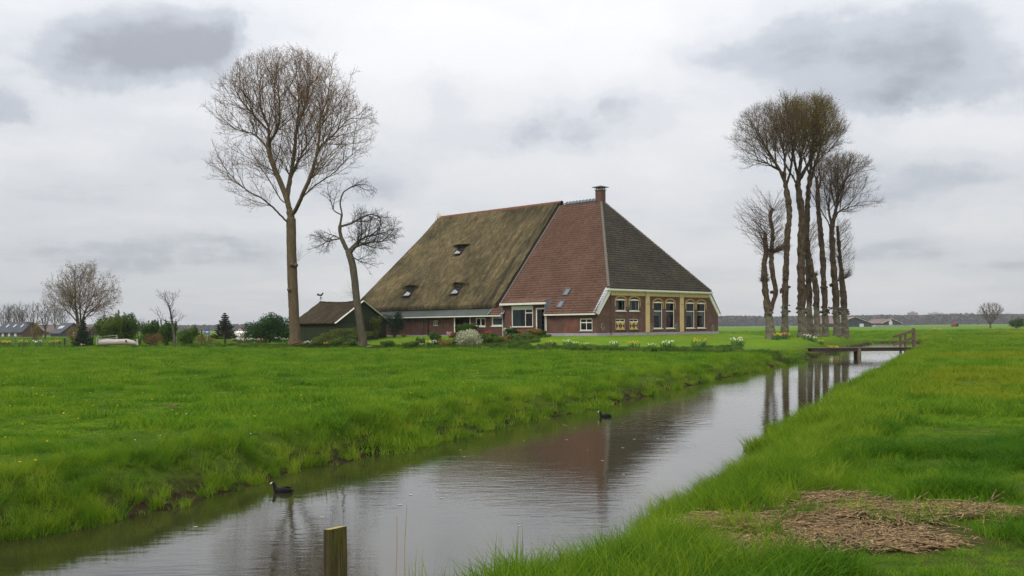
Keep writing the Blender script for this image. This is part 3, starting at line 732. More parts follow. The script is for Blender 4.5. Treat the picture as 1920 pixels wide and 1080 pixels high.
tiles = mesh_obj('roof_tiles', np_mesh('roof_tiles', V, F), roof, M_TILE); tiles['kind'] = 'stuff'; tiles['label'] = 'red brown pantiles of the long roof side'
# front hip
FN = Vector((0, -(RZ - FZ), RY)).normalized(); FL = math.hypot(RY + .22, (RZ - FZ) * (RY + .22) / RY)
def front_pt(c, s): k = s / FL; y = -.22 + (RY + .22) * k; return Vector((c, y, FZ + .1 + (RZ - FZ - .1) * (y + .22) / (RY + .22)))
def cols_front(r):
    k = (r + .5) * TH / FL; return FDX - .15 + (RX - FDX + .15) * k, HW - FDX + .15 - (RX - FDX + .15) * k
random.seed(4); V, F = tile_field(int(FL / TH), cols_front, front_pt, TW, TH, FN)
froof = mesh_obj('front_hip_roof', MB().quad((FDX - .1, -.16, FZ + .03), (HW - FDX + .1, -.16, FZ + .03), (RX, RY, RZ - .06)).mesh(), house, M_BLACK)
ft = mesh_obj('roof_tiles', np_mesh('roof_tiles', V, F), froof, M_TILE_D); ft['kind'] = 'stuff'; ft['label'] = 'dark weathered pantiles of the front roof'
# far side and rear, seen only from elsewhere
MB().quad((HW + .2, -.05, side_z(-.2)), (HW + .2, JY, side_z(-.2)), (RX, JY, RZ - .02), (RX, RY, RZ - .02), (HW - FDX, 0, side_z(FDX))).build('tiled_roof', M_TILE_D, house)
# hip and ridge tiles, one by one
def half_tube(L, r0, r1, n=7):
    vs = [(x, r * math.cos(q), r * math.sin(q)) for x, r in ((0, r0), (L, r1)) for q in np.linspace(-.25, math.pi + .25, n)]
    return np_mesh('cap_tile', vs, [(i, i + 1, n + i + 1, n + i) for i in range(n - 1)], True)
def line_of_caps(p, q, L, me, name, mat, parent, lift, up):
    p, q = Vector(p), Vector(q); d = (q - p); n = int(d.length / L); d.normalize(); z = (Vector(up) - d * d.dot(Vector(up))).normalized(); y = z.cross(d)
    if not me.materials: me.materials.append(mat)
    for i in range(n):
        o = bpy.data.objects.new(name, me); COL.objects.link(o); o.parent = parent
        o.matrix_local = Matrix.Translation(p + d * (i * L) + z * (lift + random.uniform(-.008, .008))) @ Matrix(((d.x, y.x, z.x), (d.y, y.y, z.y), (d.z, y.z, z.z))).to_4x4()
hipm = tile_material('hip_tile_grey', (.10, .085, .065), (.16, .135, .105), (.20, .175, .14), (.10, .095, .05), .03)
line_of_caps((FDX - .05, -.12, FZ + .15), (RX, RY, RZ), .36, half_tube(.40, .17, .13), 'hip_tile', hipm, house, .02, (-.6, -.5, 1))
line_of_caps((HW - FDX + .05, -.12, FZ + .15), (RX, RY, RZ), .36, half_tube(.40, .17, .13), 'hip_tile', hipm, house, .02, (.6, -.5, 1))
blue = plain('blue_glazed_ridge_tile', (.17, .215, .25), (.11, .14, .165), 5, .35, .5)
me = half_tube(.47, .20, .17); line_of_caps((RX, RY + .5, RZ + .02), (RX, JY - .1, RZ + .02), .44, me, 'ridge_tile', blue, house, .03, (0, 0, 1))
mc = MB(); 
for q in np.linspace(-.1, math.pi + .1, 9)[:-1]:
    mc.bar((0, .235 * math.cos(q), .235 * math.sin(q)), (0, .235 * math.cos(q + .43), .235 * math.sin(q + .43)), .05, .06, (1, 0, 0))
line_of_caps((RX, RY + .5, RZ + .02), (RX, JY - .1, RZ + .02), .44, mc.mesh('ridge_collar'), 'ridge_collar', M_LEAD, house, .03, (0, 0, 1))
# gutters and fascias
def gutter(y0, y1, x, z, name='gutter', h=.13, w=.17, mat=None): return MB().box((x - w, y0, z - h), (x, y1, z)).build(name, mat or M_WHITE, house)
gutter(-.05, Y1 - .04, -.20, side_z(-.24) + .00)
gutter(Y1 - .25, Y2 + .25, -.28, RAZ + .12, h=.19)
gutter(Y2 + .05, HL - .2, -.36, 2.02, h=.11)
# cheeks of the raised part: lead
for y in (Y1 - .06, Y2 + .06):
    MB().prism([(-.26, y, side_z(-.26)), (-.26, y, z_e + .05), (xk + .1, y, zk + .12)], (0, .05, 0)).build('lead_cheek', M_LEAD, house)
MB().box((-.42, Y2 + .02, 1.72), (-.16, Y2 + .30, 2.14)).build('hopper_head', M_LEAD, house)
MB().tube([(-.2, Y2 + .16, 1.75), (-.1, Y2 + .16, 1.6), (-.09, Y2 + .16, .0)], .05, 8).build('downpipe', plain('grey_zinc_pipe', (.45, .47, .5), (.36, .38, .42)), house)
MB().tube([(-.3, Y1 - .12, 2.0), (-.1, Y1 - .1, 1.85), (-.09, Y1 - .1, .0)], .045, 8).build('downpipe', M_WHITE, house)
MB().bar((-.25, Y2 + .12, side_z(-.25) + .1), (xk - .6, Y2 + .12, side_z(xk - .6) + .12), .30, .06, SN).build('valley_flashing', plain('zinc_valley', (.40, .43, .45), (.3, .33, .35), 3, .45, .5), house)
# skylights
M_SKYF = plain('skylight_frame', (.07, .075, .08), (.05, .05, .055), 4, .5, .4)
for px, py in ((1063.6, 548.6), (1052.0, 571.6)):
    c = on_roof(px, py); hw_, hs = .36, .46
    e1 = Vector((0, 1, 0)); e2 = Vector((1, 0, SL)).normalized()
    def P(a, b, h): return c + e1 * a + e2 * b + SN * h
    mb = MB()
    for (a0, a1, b0, b1) in ((-hw_, -hw_ + .09, -hs, hs), (hw_ - .09, hw_, -hs, hs), (-hw_ + .09, hw_ - .09, -hs, -hs + .1), (-hw_ + .09, hw_ - .09, hs - .1, hs)):
        mb.prism([P(a0, b0, .06), P(a1, b0, .06), P(a1, b1, .06), P(a0, b1, .06)], SN * .1)
    sk = mb.build('skylight', M_SKYF, house)
    MB().quad(P(-hw_ + .08, -hs + .09, .13), P(hw_ - .08, -hs + .09, .13), P(hw_ - .08, hs - .09, .13), P(-hw_ + .08, hs - .09, .13)).build('pane', M_ROOFGLASS, sk)
# chimney
ch = MB().box((RX - .36, RY - .30, RZ - .9), (RX + .36, RY + .44, RZ + 1.02)).build('chimney', M_BRICK, house)
MB().box((RX - .43, RY - .37, RZ + 1.022), (RX + .43, RY + .51, RZ + 1.10)).build('chimney_collar', M_PLINTH, ch)
mb = MB()
for dx, dy in ((-.28, -.22), (.28, -.22), (.28, .36), (-.28, .36)): mb.box((RX + dx - .05, RY + dy - .05, RZ + 1.102), (RX + dx + .05, RY + dy + .05, RZ + 1.30))
mb.box((RX - .2, RY - .13, RZ + 1.102), (RX + .2, RY + .27, RZ + 1.26)); mb.build('chimney_pot', M_PLINTH, ch)
mb = MB(); cy = RY + .07; 
mb.add([(RX - .62, cy - .62, RZ + 1.30), (RX + .62, cy - .62, RZ + 1.30), (RX + .62, cy + .62, RZ + 1.30), (RX - .62, cy + .62, RZ + 1.30), (RX - .62, cy - .62, RZ + 1.35), (RX + .62, cy - .62, RZ + 1.35), (RX + .62, cy + .62, RZ + 1.35), (RX - .62, cy + .62, RZ + 1.35), (RX, cy, RZ + 1.53)],
       [(3, 2, 1, 0), (0, 1, 5, 4), (1, 2, 6, 5), (2, 3, 7, 6), (3, 0, 4, 7), (4, 5, 8), (5, 6, 8), (6, 7, 8), (7, 4, 8)])
mb.build('chimney_cap', plain('mossy_slab', (.17, .19, .15), (.11, .12, .09), 4, .9, .2), ch)

# --- thatch
THX0 = .42                                                # x of the thatch eave
DORM = [on_roof(865.5, 471.0), on_roof(771, 549.3), on_roof(860.5, 545.0)]
def thatch_off(y, s, sE):
    """thickness above the roof plane: soft edges, lumps, and the brows over the three roof windows"""
    y = np.asarray(y, float); s = np.asarray(s, float)
    o = .34 + (fbm(y * .5, s * .5, 3) - .5) * .16 + (fbm(y * 2.6, s * 1.1 + 31, 3) - .5) * .10 + (fbm(y * 9, s * 3 + 11, 2) - .5) * .045
    o = o + .10 * sstep(1.6, .1, np.abs(y - JY)) * 1.0 + .10 * sstep(.9, 0, s)
    for c in DORM:
        yc = c.y; sc = (c.x - THX0) * LS; st = sc + .48
        dy = np.abs(y - yc)
        brow = .42 * np.exp(-(dy / 1.15) ** 2) * np.where(s > st, np.exp(-((s - st) / 1.3) ** 2), 0)
        cut = np.where((s < st) & (s > st - 1.9), sstep(.76, .6, dy) * (.62 * (s - (st - 1.9)) / 1.9), 0)
        wing = np.where((s < st) & (s > st - .22), np.exp(-(dy / 1.05) ** 4) * .26, 0)
        o = o + brow - np.maximum(cut, wing)
    return o
def thatch_side(mirror=False):
    ny, ns = (300, 170) if not mirror else (20, 10)
    sm = (RX - THX0) * LS; V = []
    S_, Tt = np.meshgrid(np.linspace(0, 1, ns), np.linspace(0, 1, ny), indexing='ij')
    s = S_ * sm; x = THX0 + s / LS
    yr = HL + .35 + (RYE - HL - .35) * S_                                     # rear hip
    yr = yr - .55 * np.sin(np.pi * np.clip((S_ - .55) / .45, 0, 1)) * 0
    y = (JY + .02) + (yr - JY - .02) * Tt
    o = thatch_off(y, s, sm)
    e = np.minimum((yr - y) / .5, 1); o = o * np.sqrt(np.clip(1 - (1 - np.clip(e, 0, 1)) ** 2, .12, 1)); pass
    zz = side_z(x)
    P = np.stack([x + SN.x * o, y, zz + SN.z * o], -1)
    for c in DORM:                                     # the brows hang over the glass
        st = (c.x - THX0) * LS + .62; g = .40 * np.exp(-((y - c.y) / 1.15) ** 2) * np.where(s >= st - .02, np.exp(-np.clip(s - st, 0, 9) / .3), 0); P[..., 0] -= g / LS; P[..., 2] -= g * SL / LS * .9
    P[0, :, 2] -= .32; P[0, :, 0] += .18                                         # underside lip at the eave
    P[1, :, 2] -= .10
    sag = .25 * np.exp(-((S_ - 1.0) / .10) ** 2) * sstep(.93, 1.0, Tt)
    if mirror: P[..., 0] = HW - P[..., 0]
    ii = np.arange(ny * ns).reshape(ns, ny)
    f = np.stack([ii[:-1, :-1], ii[:-1, 1:], ii[1:, 1:], ii[1:, :-1]], -1).reshape(-1, 4)
    return P.reshape(-1, 3), (f if mirror else f[:, ::-1])
def thatch_material():
    t = NT('old_reed_thatch'); p = t.vec()
    st = t.vec((1.0, 2.6, 1.0)); 
    big = t.noise(p, .28, 5, .62); mid = t.noise(t.vec((.8, 1.6, .8)), 1.6, 6, .7); fib = t.noise(st, 7.5, 7, .75); spk = t.noise(p, 15, 6, .85)
    c = t.ramp(big, [(.32, (.058, .049, .030)), (.5, (.102, .084, .049)), (.68, (.148, .118, .066))])
    c = t.mix(.7, c, t.ramp(mid, [(.34, (.36, .37, .33)), (.5, (.95, .95, .9)), (.66, (1.75, 1.65, 1.45))]), 'MULTIPLY')
    c = t.mix(.8, c, t.ramp(fib, [(.3, (.45, .45, .43)), (.5, (1, 1, 1)), (.7, (1.65, 1.6, 1.5))]), 'MULTIPLY')
    c = t.mix(.8, c, t.ramp(spk, [(.32, (.35, .35, .33)), (.68, (1.75, 1.7, 1.55))]), 'MULTIPLY')
    # damp dark runs down the slope towards the tiled end
    sp = t.N.new('ShaderNodeSeparateXYZ'); t.L.new(t.tc.outputs['Object'], sp.inputs[0])
    run = t.noise(t.vec((.14, 1.25, .14)), 1.35, 4, .6)
    near = t.N.new('ShaderNodeMapRange'); near.interpolation_type = 'SMOOTHSTEP'; t.L.new(sp.outputs[1], near.inputs[0]); near.inputs[1].default_value = 21; near.inputs[2].default_value = 12.6; near.inputs[3].default_value = .03; near.inputs[4].default_value = .95
    k = t.math('MULTIPLY', t.ramp(run, [(.44, (0, 0, 0)), (.60, (1, 1, 1))]), near.outputs[0])
    c = t.mix(t.math('MULTIPLY', k, .9), c, (.026, .022, .015))
    moss = t.noise(p, .7, 6, .7); c = t.mix(t.ramp(moss, [(.55, (0, 0, 0)), (.75, (.55, .55, .55))]), c, (.075, .072, .022))
    t.col(c); t.bump(t.math('ADD', t.math('MULTIPLY', fib, .8), spk), 1.0, .09); return t.set(.95, .08)
M_THATCH = thatch_material()
v, f = thatch_side(); thatch = mesh_obj('thatched_roof', np_mesh('thatched_roof', v, f, True), house, M_THATCH)
v, f = thatch_side(True); mesh_obj('thatched_roof', np_mesh('thatched_roof', v, f, True), house, M_THATCH)
# rear hip of the thatch
V = []; n1, n2 = 40, 60
for i in range(n1 + 1):
    k = i / n1; x0, x1 = THX0 - .1 + (RX - THX0) * k, HW - THX0 + .1 - (RX - THX0) * k
    y = HL + .35 + (RYE - HL - .35) * k; z = side_z(THX0) + (RZ - side_z(THX0)) * k
    for j in range(n2 + 1): 
        q = j / n2; e = min(1, min(q, 1 - q) * 12); V.append((x0 + (x1 - x0) * q, y + .25 * e + .02 * math.sin(j * 3 + i), z + .1 * e + .18))
mesh_obj('rear_thatch', np_mesh('rear_thatch', V, [(i * (n2 + 1) + j, i * (n2 + 1) + j + 1, (i + 1) * (n2 + 1) + j + 1, (i + 1) * (n2 + 1) + j) for i in range(n1) for j in range(n2)], True), house, M_THATCH)
MB().quad((THX0 + .1, JY, side_z(THX0) - .1), (THX0 + .1, HL, side_z(THX0) - .1), (RX, RYE, RZ - .1), (RX, JY, RZ - .1)).build('roof_underside', M_BLACK, house)
# cut edge of the thatch above the tiles, with its white lath
_ps = np.linspace(THX0, RX, 40); _of = thatch_off(np.full(40, JY + .02), (_ps - THX0) * LS, 0); _ed = MB()
for i in range(39): _ed.quad((_ps[i], JY + .022, side_z(_ps[i]) - .1), (_ps[i + 1], JY + .022, side_z(_ps[i + 1]) - .1), (_ps[i + 1] + SN.x * _of[i + 1], JY + .022, side_z(_ps[i + 1]) + SN.z * _of[i + 1]), (_ps[i] + SN.x * _of[i], JY + .022, side_z(_ps[i]) + SN.z * _of[i]))
_ed.build('thatch_edge', plain('cut_reed_ends_shaded', (.030, .025, .018), (.055, .045, .030), 30, .95, .05, bump=.6), house)  # reed ends coloured dark, shade of the cut face put into the colour
MB().bar(side_pt(JY - .03, 1.2) + SN * .10, side_pt(JY - .03, ROOFLEN - .2) + SN * .10, .05, .08, SN).build('verge_lath', plain('pale_lath', (.30, .285, .27), (.22, .21, .20), 4), house)
# roof windows in the thatch
for c in DORM:
    e1 = Vector((0, 1, 0)); e2 = Vector((1, 0, SL)).normalized()
    def P(a, b, h): return c + e1 * a + e2 * b + SN * h
    mb = MB()
    lo, hi = .20, .02
    for (a0, a1, b0, b1) in ((-.56, -.48, -.80, .60), (.48, .56, -.80, .60), (-.48, .48, -.80, -.72), (-.48, .48, .52, .60)):
        h = lambda b: .36 - .26 * (b + .80) / 1.40
        mb.prism([P(a0, b0, h(b0)), P(a1, b0, h(b0)), P(a1, b1, h(b1)), P(a0, b1, h(b1))], SN * .05)
    rw = mb.build('roof_window', M_BLACK, house)
    MB().quad(P(-.49, -.73, .385), P(.49, -.73, .385), P(.49, .53, .15), P(-.49, .53, .15)).build('pane', M_ROOFGLASS, rw)
# red ridge tiles on the thatch
redr = plain('terracotta_ridge_tile', (.24, .095, .055), (.15, .065, .042), 3, .8, .2)
ln = RYE - JY + .1
me = half_tube(.36, .26, .22); line_of_caps((RX, JY - .1, RZ + .24), (RX, RYE + .1, RZ + .24), .34, me, 'ridge_tile', redr, house, 0, (0, 0, 1))
# white ornament at the rear end of the ridge
mb = MB(); b = Vector((RX, RYE + .2, RZ + .1))
mb.bar(b, b + Vector((0, 0, .8)), .10, .08); mb.add([b + Vector((-.07, 0, .8)), b + Vector((.07, 0, .8)), b + Vector((0, .05, .8)), b + Vector((0, 0, 1.15))], [(0, 1, 3), (1, 2, 3), (2, 0, 3)])
for sx in (-1, 1):
    for (cx, cz, r) in ((.26, .12, .2), (.17, .5, .14)):
        mb.tube([b + Vector((sx * (cx + r * math.cos(q)), 0, cz + r * math.sin(q))) for q in np.linspace(-2.6, 2.6, 12)], .05, 5)
mb.build('ridge_ornament', M_WHITE, house)
# sheet roof strip under the thatch eave
def sheet(u0, u1):
    V = []; F = []; n = int((u1 - u0) / .038); k = 0
    for i in range(n + 1):
        y = u0 + (u1 - u0) * i / n; h = .022 * math.sin(y / .152 * 2 * math.pi)
        V += [(-.42, y, 2.04 + h), (.75, y, 3.02 + h)]
    return V, [(2 * i, 2 * i + 1, 2 * i + 3, 2 * i + 2) for i in range(n)]
v, f = sheet(JY + .75, HL - .1)
mesh_obj('sheet_roof', np_mesh('sheet_roof', v, f, True), house, plain('mossy_grey_sheet', (.085, .098, .088), (.055, .066, .056), 1.2, .75, .3, stretch=(1, .4, 1)))
MB().bar((-.4, JY + .72, 2.08), (.7, JY + .72, 3.05), .1, .1, SN).build('verge_lath', M_LEAD, house)
# ------------------------------------------------------------------ bare trees: drawn leaders, then twigs that grow towards free space in the crown
def ramify(pos, par, lead, env, levels, rng, step, start):
    """side branches that leave their parent at an angle, bend upward and reach for the edge of the crown; each level from the one before"""
    C = [np.array(c) for c, _ in env]; R = [np.array(r) for _, r in env]
    def reach(p, d):
        best = 0.0
        for c, r in zip(C, R):
            o = (p - c) / r; e = d / r; a = e @ e; b = o @ e; k = o @ o - 1; q = b * b - a * k
            if q <= 0: continue
            t1 = (-b + math.sqrt(q)) / a; t0 = (-b - math.sqrt(q)) / a
            if t1 > 0 and (t0 < 0.5 or best > 0): best = max(best, t1)
        return best
    cur = {}
    for i, l in enumerate(lead): cur.setdefault(l, []).append(i)
    branches = [b for l, b in sorted(cur.items())]
    pos = list(pos); par = list(par)
    for lv, (space, ang, cap, up, wob, tipx) in enumerate(levels):
        nxt = []
        for bi, b in enumerate(branches):
            m = len(b)
            if m < 2: continue
            L = sum(np.linalg.norm(pos[b[k]] - pos[b[k - 1]]) for k in range(1, m)); acc = rng.rand() * space; phi = rng.rand() * 6.28
            f0 = start.get(bi, start.get('d', .2)) if lv == 0 else .12
            if f0 > 1: continue
            walked = 0.0
            spots = []
            for k in range(1, m):
                sl = np.linalg.norm(pos[b[k]] - pos[b[k - 1]]); walked += sl; acc += sl
                if walked / L < f0: continue
                while acc >= space: acc -= space; spots.append((k, walked / L, False))
            spots.append((m - 1, 1.0, True))
            for k, fr, tip in spots:
                i = b[k]; t = pos[i] - pos[b[k - 1]]; t /= np.linalg.norm(t) + 1e-9
                if tip: d = t + rng.normal(0, .1, 3)
                else:
                    phi += 2.4 + rng.normal(0, .35); a = np.cross(t, (.2, .9, .1) if abs(t[2]) > .8 else (0, 0, 1)); a /= np.linalg.norm(a) + 1e-9; c2 = np.cross(t, a)
                    al = math.radians(ang * (.75 + .5 * rng.rand())); d = t * math.cos(al) + (a * math.cos(phi) + c2 * math.sin(phi)) * math.sin(al)
                d[2] += up * 2; d /= np.linalg.norm(d)
                ex = reach(pos[i], d)
                ln = min(ex * (.78 + .26 * rng.rand()) if ex > 0 else cap * .25, cap * (.55 + .6 * rng.rand()) * (1 - tipx * fr))
                if ln < .15: continue
                n = max(2, int(ln / step)); st = ln / n; p = pos[i]; pr = i; new = [i]
                for q in range(n):
                    d = d + rng.normal(0, wob, 3); d[2] += up * (.5 if q else 0); d /= np.linalg.norm(d); p = p + d * st
                    if q and all(((p - c) / r) @ ((p - c) / r) > 1.15 for c, r in zip(C, R)): break
                    pos.append(p); par.append(pr); pr = len(pos) - 1; new.append(pr)
                if len(new) > 1: nxt.append(new)
        branches = nxt
    return np.array(pos), np.array(par)
def polyline(pts, step):
    pts = [np.array(p, float) for p in pts]
    # catmull-rom through the drawn points
    out = [pts[0]]; Q = [2 * pts[0] - pts[1]] + pts + [2 * pts[-1] - pts[-2]]
    for i in range(1, len(Q) - 2):
        n = max(1, int(np.linalg.norm(Q[i + 1] - Q[i]) / step))
        for k in range(1, n + 1):
            t = k / n; a, b, c, d = Q[i - 1:i + 3]
            out.append(.5 * (2 * b + (c - a) * t + (2 * a - 5 * b + 4 * c - d) * t * t + (3 * b - a - 3 * c + d) * t ** 3))
    return out
def tubes(pos, par, rad, edges, sides):
    """edges: indices of child nodes; one tapered frustum each"""
    c = np.array(edges, int); p = par[c]; d = pos[c] - pos[p]; L = np.linalg.norm(d, axis=1)[:, None] + 1e-9; d = d / L
    ref = np.array([.93, .31, .17]); a = np.cross(d, ref); a /= np.linalg.norm(a, axis=1)[:, None] + 1e-9; b = np.cross(d, a)
    return c, p, d, a, b
def branch_mesh(name, pos, par, rad, mainc, sel, sides, rough=0.0, rng=None):
    c = np.nonzero(sel)[0]
    if not len(c): return None
    p = par[c]; ed = np.zeros_like(pos); ok = par >= 0
    ed[ok] = pos[ok] - pos[par[ok]]; ed /= np.linalg.norm(ed, axis=1)[:, None] + 1e-9
    nd = ed.copy(); has = mainc >= 0; nd[has] += ed[mainc[has]]; nd[~ok] = ed[mainc[~ok]] if (~ok).any() else nd[~ok]
    nd /= np.linalg.norm(nd, axis=1)[:, None] + 1e-9
    main = mainc[p] == c
    d0 = np.where(main[:, None], nd[p], ed[c]); d1 = nd[c]
    r0 = np.where(main, rad[p], np.minimum(rad[p] * .8, rad[c] * 1.18)); r1 = rad[c]
    ref = np.array([.93, .31, .17])
    def frame(d):
        a = np.cross(d, ref); a /= np.linalg.norm(a, axis=1)[:, None] + 1e-9; return a, np.cross(d, a)
    a0, b0 = frame(d0); a1, b1 = frame(d1)
    th = np.arange(sides) / sides * 2 * math.pi; ct, st = np.cos(th)[None, :, None], np.sin(th)[None, :, None]
    def ring(base, a, b, r): return base[:, None, :] + (a[:, None, :] * ct + b[:, None, :] * st) * r[:, None, None]
    R0 = ring(pos[p], a0, b0, r0); R1 = ring(pos[c], a1, b1, r1)
    V = np.concatenate([R0, R1], 1).reshape(-1, 3); n = len(c); base = (np.arange(n) * 2 * sides)[:, None]; k = np.arange(sides)[None, :]; k2 = (k + 1) % sides
    F = np.stack([base + k, base + k2, base + sides + k2, base + sides + k], -1).reshape(-1, 4)
    if rough:
        V = V + (np.stack([fbm(V[:, 0] * 3 + V[:, 2] * 2.1, V[:, 2] * 3.3 + i * 30, 3) for i in range(3)], -1) - .5) * rough
    return np_mesh(name, V, F, True)
def merge_np(a, b):
    if a is None: return b
    va, fa = a; vb, fb = b; return np.concatenate([va, vb]), np.concatenate([fa, fb + len(va)])
def make_tree(name, base, leaders, envelope, levels, step, base_r, tip_r=.006, rng_seed=1, twigs=2, twig_len=.5, bark=None, twigmat=None, buds=None, flare=1.5, wob=.12,
              parent=None, label=None, cat='tree', group=None, knots=0.0, minlead=None, up_twigs=.3, trunk_len=None, twig_min=0, pole=None, lstep=None, start=None, limb_k=.82, taper=.9):
    """leaders: polylines in metres (world); the first is the trunk, the others start at the nearest trunk node. envelope: [(centre, radii)] filled with free space"""
    rng = np.random.RandomState(rng_seed)
    base = Vector(base); root = parent or thing(name, label, cat, base, 0, group)
    off = np.array(base)
    pos, par, lead = [], [], []
    for li, L in enumerate(leaders):
        pl = [np.array(q, float) - off for q in polyline(L, lstep or step)]
        if li == 0: pr = -1
        else:
            P0 = np.array(pos); dz = np.linalg.norm(P0 - pl[0], axis=1); pr = int(dz.argmin()); pl = pl[1:] if dz.min() < step * 2 else pl
        for q in pl:
            pos.append(q + (rng.normal(0, .012, 3) if li else 0)); par.append(pr); pr = len(pos) - 1; lead.append(li)
    nl = len(pos)
    if envelope:
        pos, par = ramify(pos, par, lead, [(np.array(c) - off, r) for c, r in envelope], levels, rng, step, start or {0: .9})
    else: pos, par = np.array(pos), np.array(par)
    lead = np.array(lead + [-1] * (len(pos) - nl))
    n = len(pos); ch = [[] for _ in range(n)]
    for i in range(n):
        if par[i] >= 0: ch[par[i]].append(i)
    tips = np.zeros(n)
    order = list(range(n))
    for i in reversed(order):                         # children always come after their parents
        if not ch[i]: tips[i] = 1
        if par[i] >= 0: tips[par[i]] += tips[i]
    ex = math.log(base_r / tip_r) / math.log(max(tips[0], 2))
    rad = tip_r * tips ** ex
    rad = np.where(lead > 0, rad * limb_k, rad)
    for li in range(1):
        k = np.nonzero(lead == 0)[0]; rad[k] *= np.linspace(1, taper, len(k))
    if pole:                                          # poles keep a given thickness from foot to knob
        for li, (ra, rb) in enumerate(pole):
            k = np.nonzero(lead == li)[0]; rad[k] = np.maximum(rad[k], ra + (rb - ra) * np.linspace(0, 1, len(k)))
    mainc = np.full(n, -1)
    for i in range(n):
        if ch[i]: mainc[i] = max(ch[i], key=lambda q: tips[q])
    for i in range(nl):                               # drawn leaders keep their own line
        m = [q for q in ch[i] if q < nl and lead[q] == lead[i]]
        if m: mainc[i] = m[0]
    h = pos[:, 2]; z0 = pos[0, 2]
    fl = (lead == 0); rad = np.where(fl, rad * (1 + (flare - 1) * np.exp(-(h - z0) / .55)), rad)
    if knots:
        kn = fbm(h * 1.3 + rng.rand() * 50, np.full(n, rng.rand() * 50), 3) - .42
        rad = np.where((lead >= 0) & (rad > .09), rad * (1 + knots * np.clip(kn * 3, -.3, 1.0)), rad)
    ok = par >= 0
    tr = ok & (lead == 0)
    me = branch_mesh('trunk', pos, par, rad, mainc, tr, 22 if knots else 14, .20 if knots else .05); mesh_obj('trunk', me, root, bark)
    for li in range(1, len(leaders)):
        me = branch_mesh('limb', pos, par, rad, mainc, ok & (lead == li), 10 if knots else 8, .12 if knots else .02)
        if me: mesh_obj('limb', me, root, bark)
    crown = ok & (lead < 0)
    V, F = None, None; parts = []
    for lo, hi, sd in ((.035, 9, 6), (.014, .035, 4), (0, .014, 3)):
        m = crown & (rad >= lo) & (rad < hi)
        if m.any():
            me = branch_mesh('t', pos, par, rad, mainc, m, sd); v = np.empty(len(me.vertices) * 3, np.float32); me.vertices.foreach_get('co', v)
            f = np.empty(len(me.loops), np.int32); me.loops.foreach_get('vertex_index', f); parts.append((v.reshape(-1, 3), f.reshape(-1, 4))); bpy.data.meshes.remove(me)
    # fine twigs
    tipsP = None
    if twigs:
        c = np.nonzero(ok & (rad < tip_r * 3.2) & (h > twig_min))[0]; c = np.repeat(c, twigs); k = len(c)
        d = pos[c] - pos[par[c]]; d /= np.linalg.norm(d, axis=1)[:, None] + 1e-9
        s = pos[par[c]] + (pos[c] - pos[par[c]]) * rng.rand(k)[:, None]
        q = d * .9 + rng.normal(0, .55, (k, 3)) + np.array([0, 0, up_twigs]); q /= np.linalg.norm(q, axis=1)[:, None]
        ln = twig_len * (.45 + .8 * rng.rand(k)); q2 = q + rng.normal(0, .25, (k, 3)) + np.array([0, 0, up_twigs * .7]); q2 /= np.linalg.norm(q2, axis=1)[:, None]
        m1 = s + q * (ln * .5)[:, None]; m2 = m1 + q2 * (ln * .5)[:, None]
        p3 = np.concatenate([s, m1, m2]); pr = np.concatenate([np.full(k, -1), np.arange(k), np.arange(k) + k]); rr = np.concatenate([np.full(k, tip_r * .9), np.full(k, tip_r * .7), np.full(k, tip_r * .4)])
        mc = np.concatenate([np.arange(k) + k, np.arange(k) + 2 * k, np.full(k, -1)])
        me = branch_mesh('t', p3, pr, rr, mc, pr >= 0, 3); v = np.empty(len(me.vertices) * 3, np.float32); me.vertices.foreach_get('co', v)
        f = np.empty(len(me.loops), np.int32); me.loops.foreach_get('vertex_index', f); parts.append((v.reshape(-1, 3), f.reshape(-1, 4))); bpy.data.meshes.remove(me)
        tipsP = np.concatenate([m1, m2, m2])
    if parts:
        V, F = parts[0]
        for b in parts[1:]: V, F = merge_np((V, F), b)
        mesh_obj('crown', np_mesh('crown', V, F, True), root, twigmat or bark)
    if buds and tipsP is not None:
        mt, nb, size, zone = buds
        T = tipsP if zone is None else tipsP[zone(tipsP + off)]
        if len(T):
            q = T[rng.randint(0, len(T), nb)] + rng.normal(0, .05, (nb, 3)); quads_obj('buds', q, size, mt, root, rng)
    return root
def quads_obj(name, P, size, mt, parent, rng, aspect=.55, droop=0.0, nrm=None, var=.5, stuff=False):
    """many small leaf faces, each a bent pair of triangles"""
    k = len(P); P = np.asarray(P)
    a = rng.normal(size=(k, 3)); a[:, 2] -= droop; a /= np.linalg.norm(a, axis=1)[:, None]
    if nrm is not None:
        a = a - nrm * (a * nrm).sum(1)[:, None] * .85; a /= np.linalg.norm(a, axis=1)[:, None] + 1e-9
        b = np.cross(nrm + rng.normal(0, .5, (k, 3)), a)
    else: b = np.cross(a, rng.normal(size=(k, 3)))
    b /= np.linalg.norm(b, axis=1)[:, None] + 1e-9
    s = size * (1 - var / 2 + var * rng.rand(k))[:, None]
    V = np.stack([P - a * s * .5, P + b * s * aspect * .5 + a * s * .05, P + a * s * .5, P - b * s * aspect * .5 + a * s * .05], 1).reshape(-1, 3)
    F = np.arange(4 * k).reshape(-1, 4)
    return mesh_obj(name, np_mesh(name, V, F), parent, mt)
def pxl(pts, Y, jit=0.0, rng=None):
    """picture points (x, y[, metres nearer or farther]) at distance Y"""
    return [np.array(at(p[0], p[1], Y + (p[2] if len(p) > 2 else 0))) for p in pts]
def ell(px, py, rx, ry, Y, depth=None, dy=0.0):
    k = Y / RES; c = np.array(at(px, py, Y + dy)); return (c, (rx * k, depth if depth else rx * k * .9, ry * k))

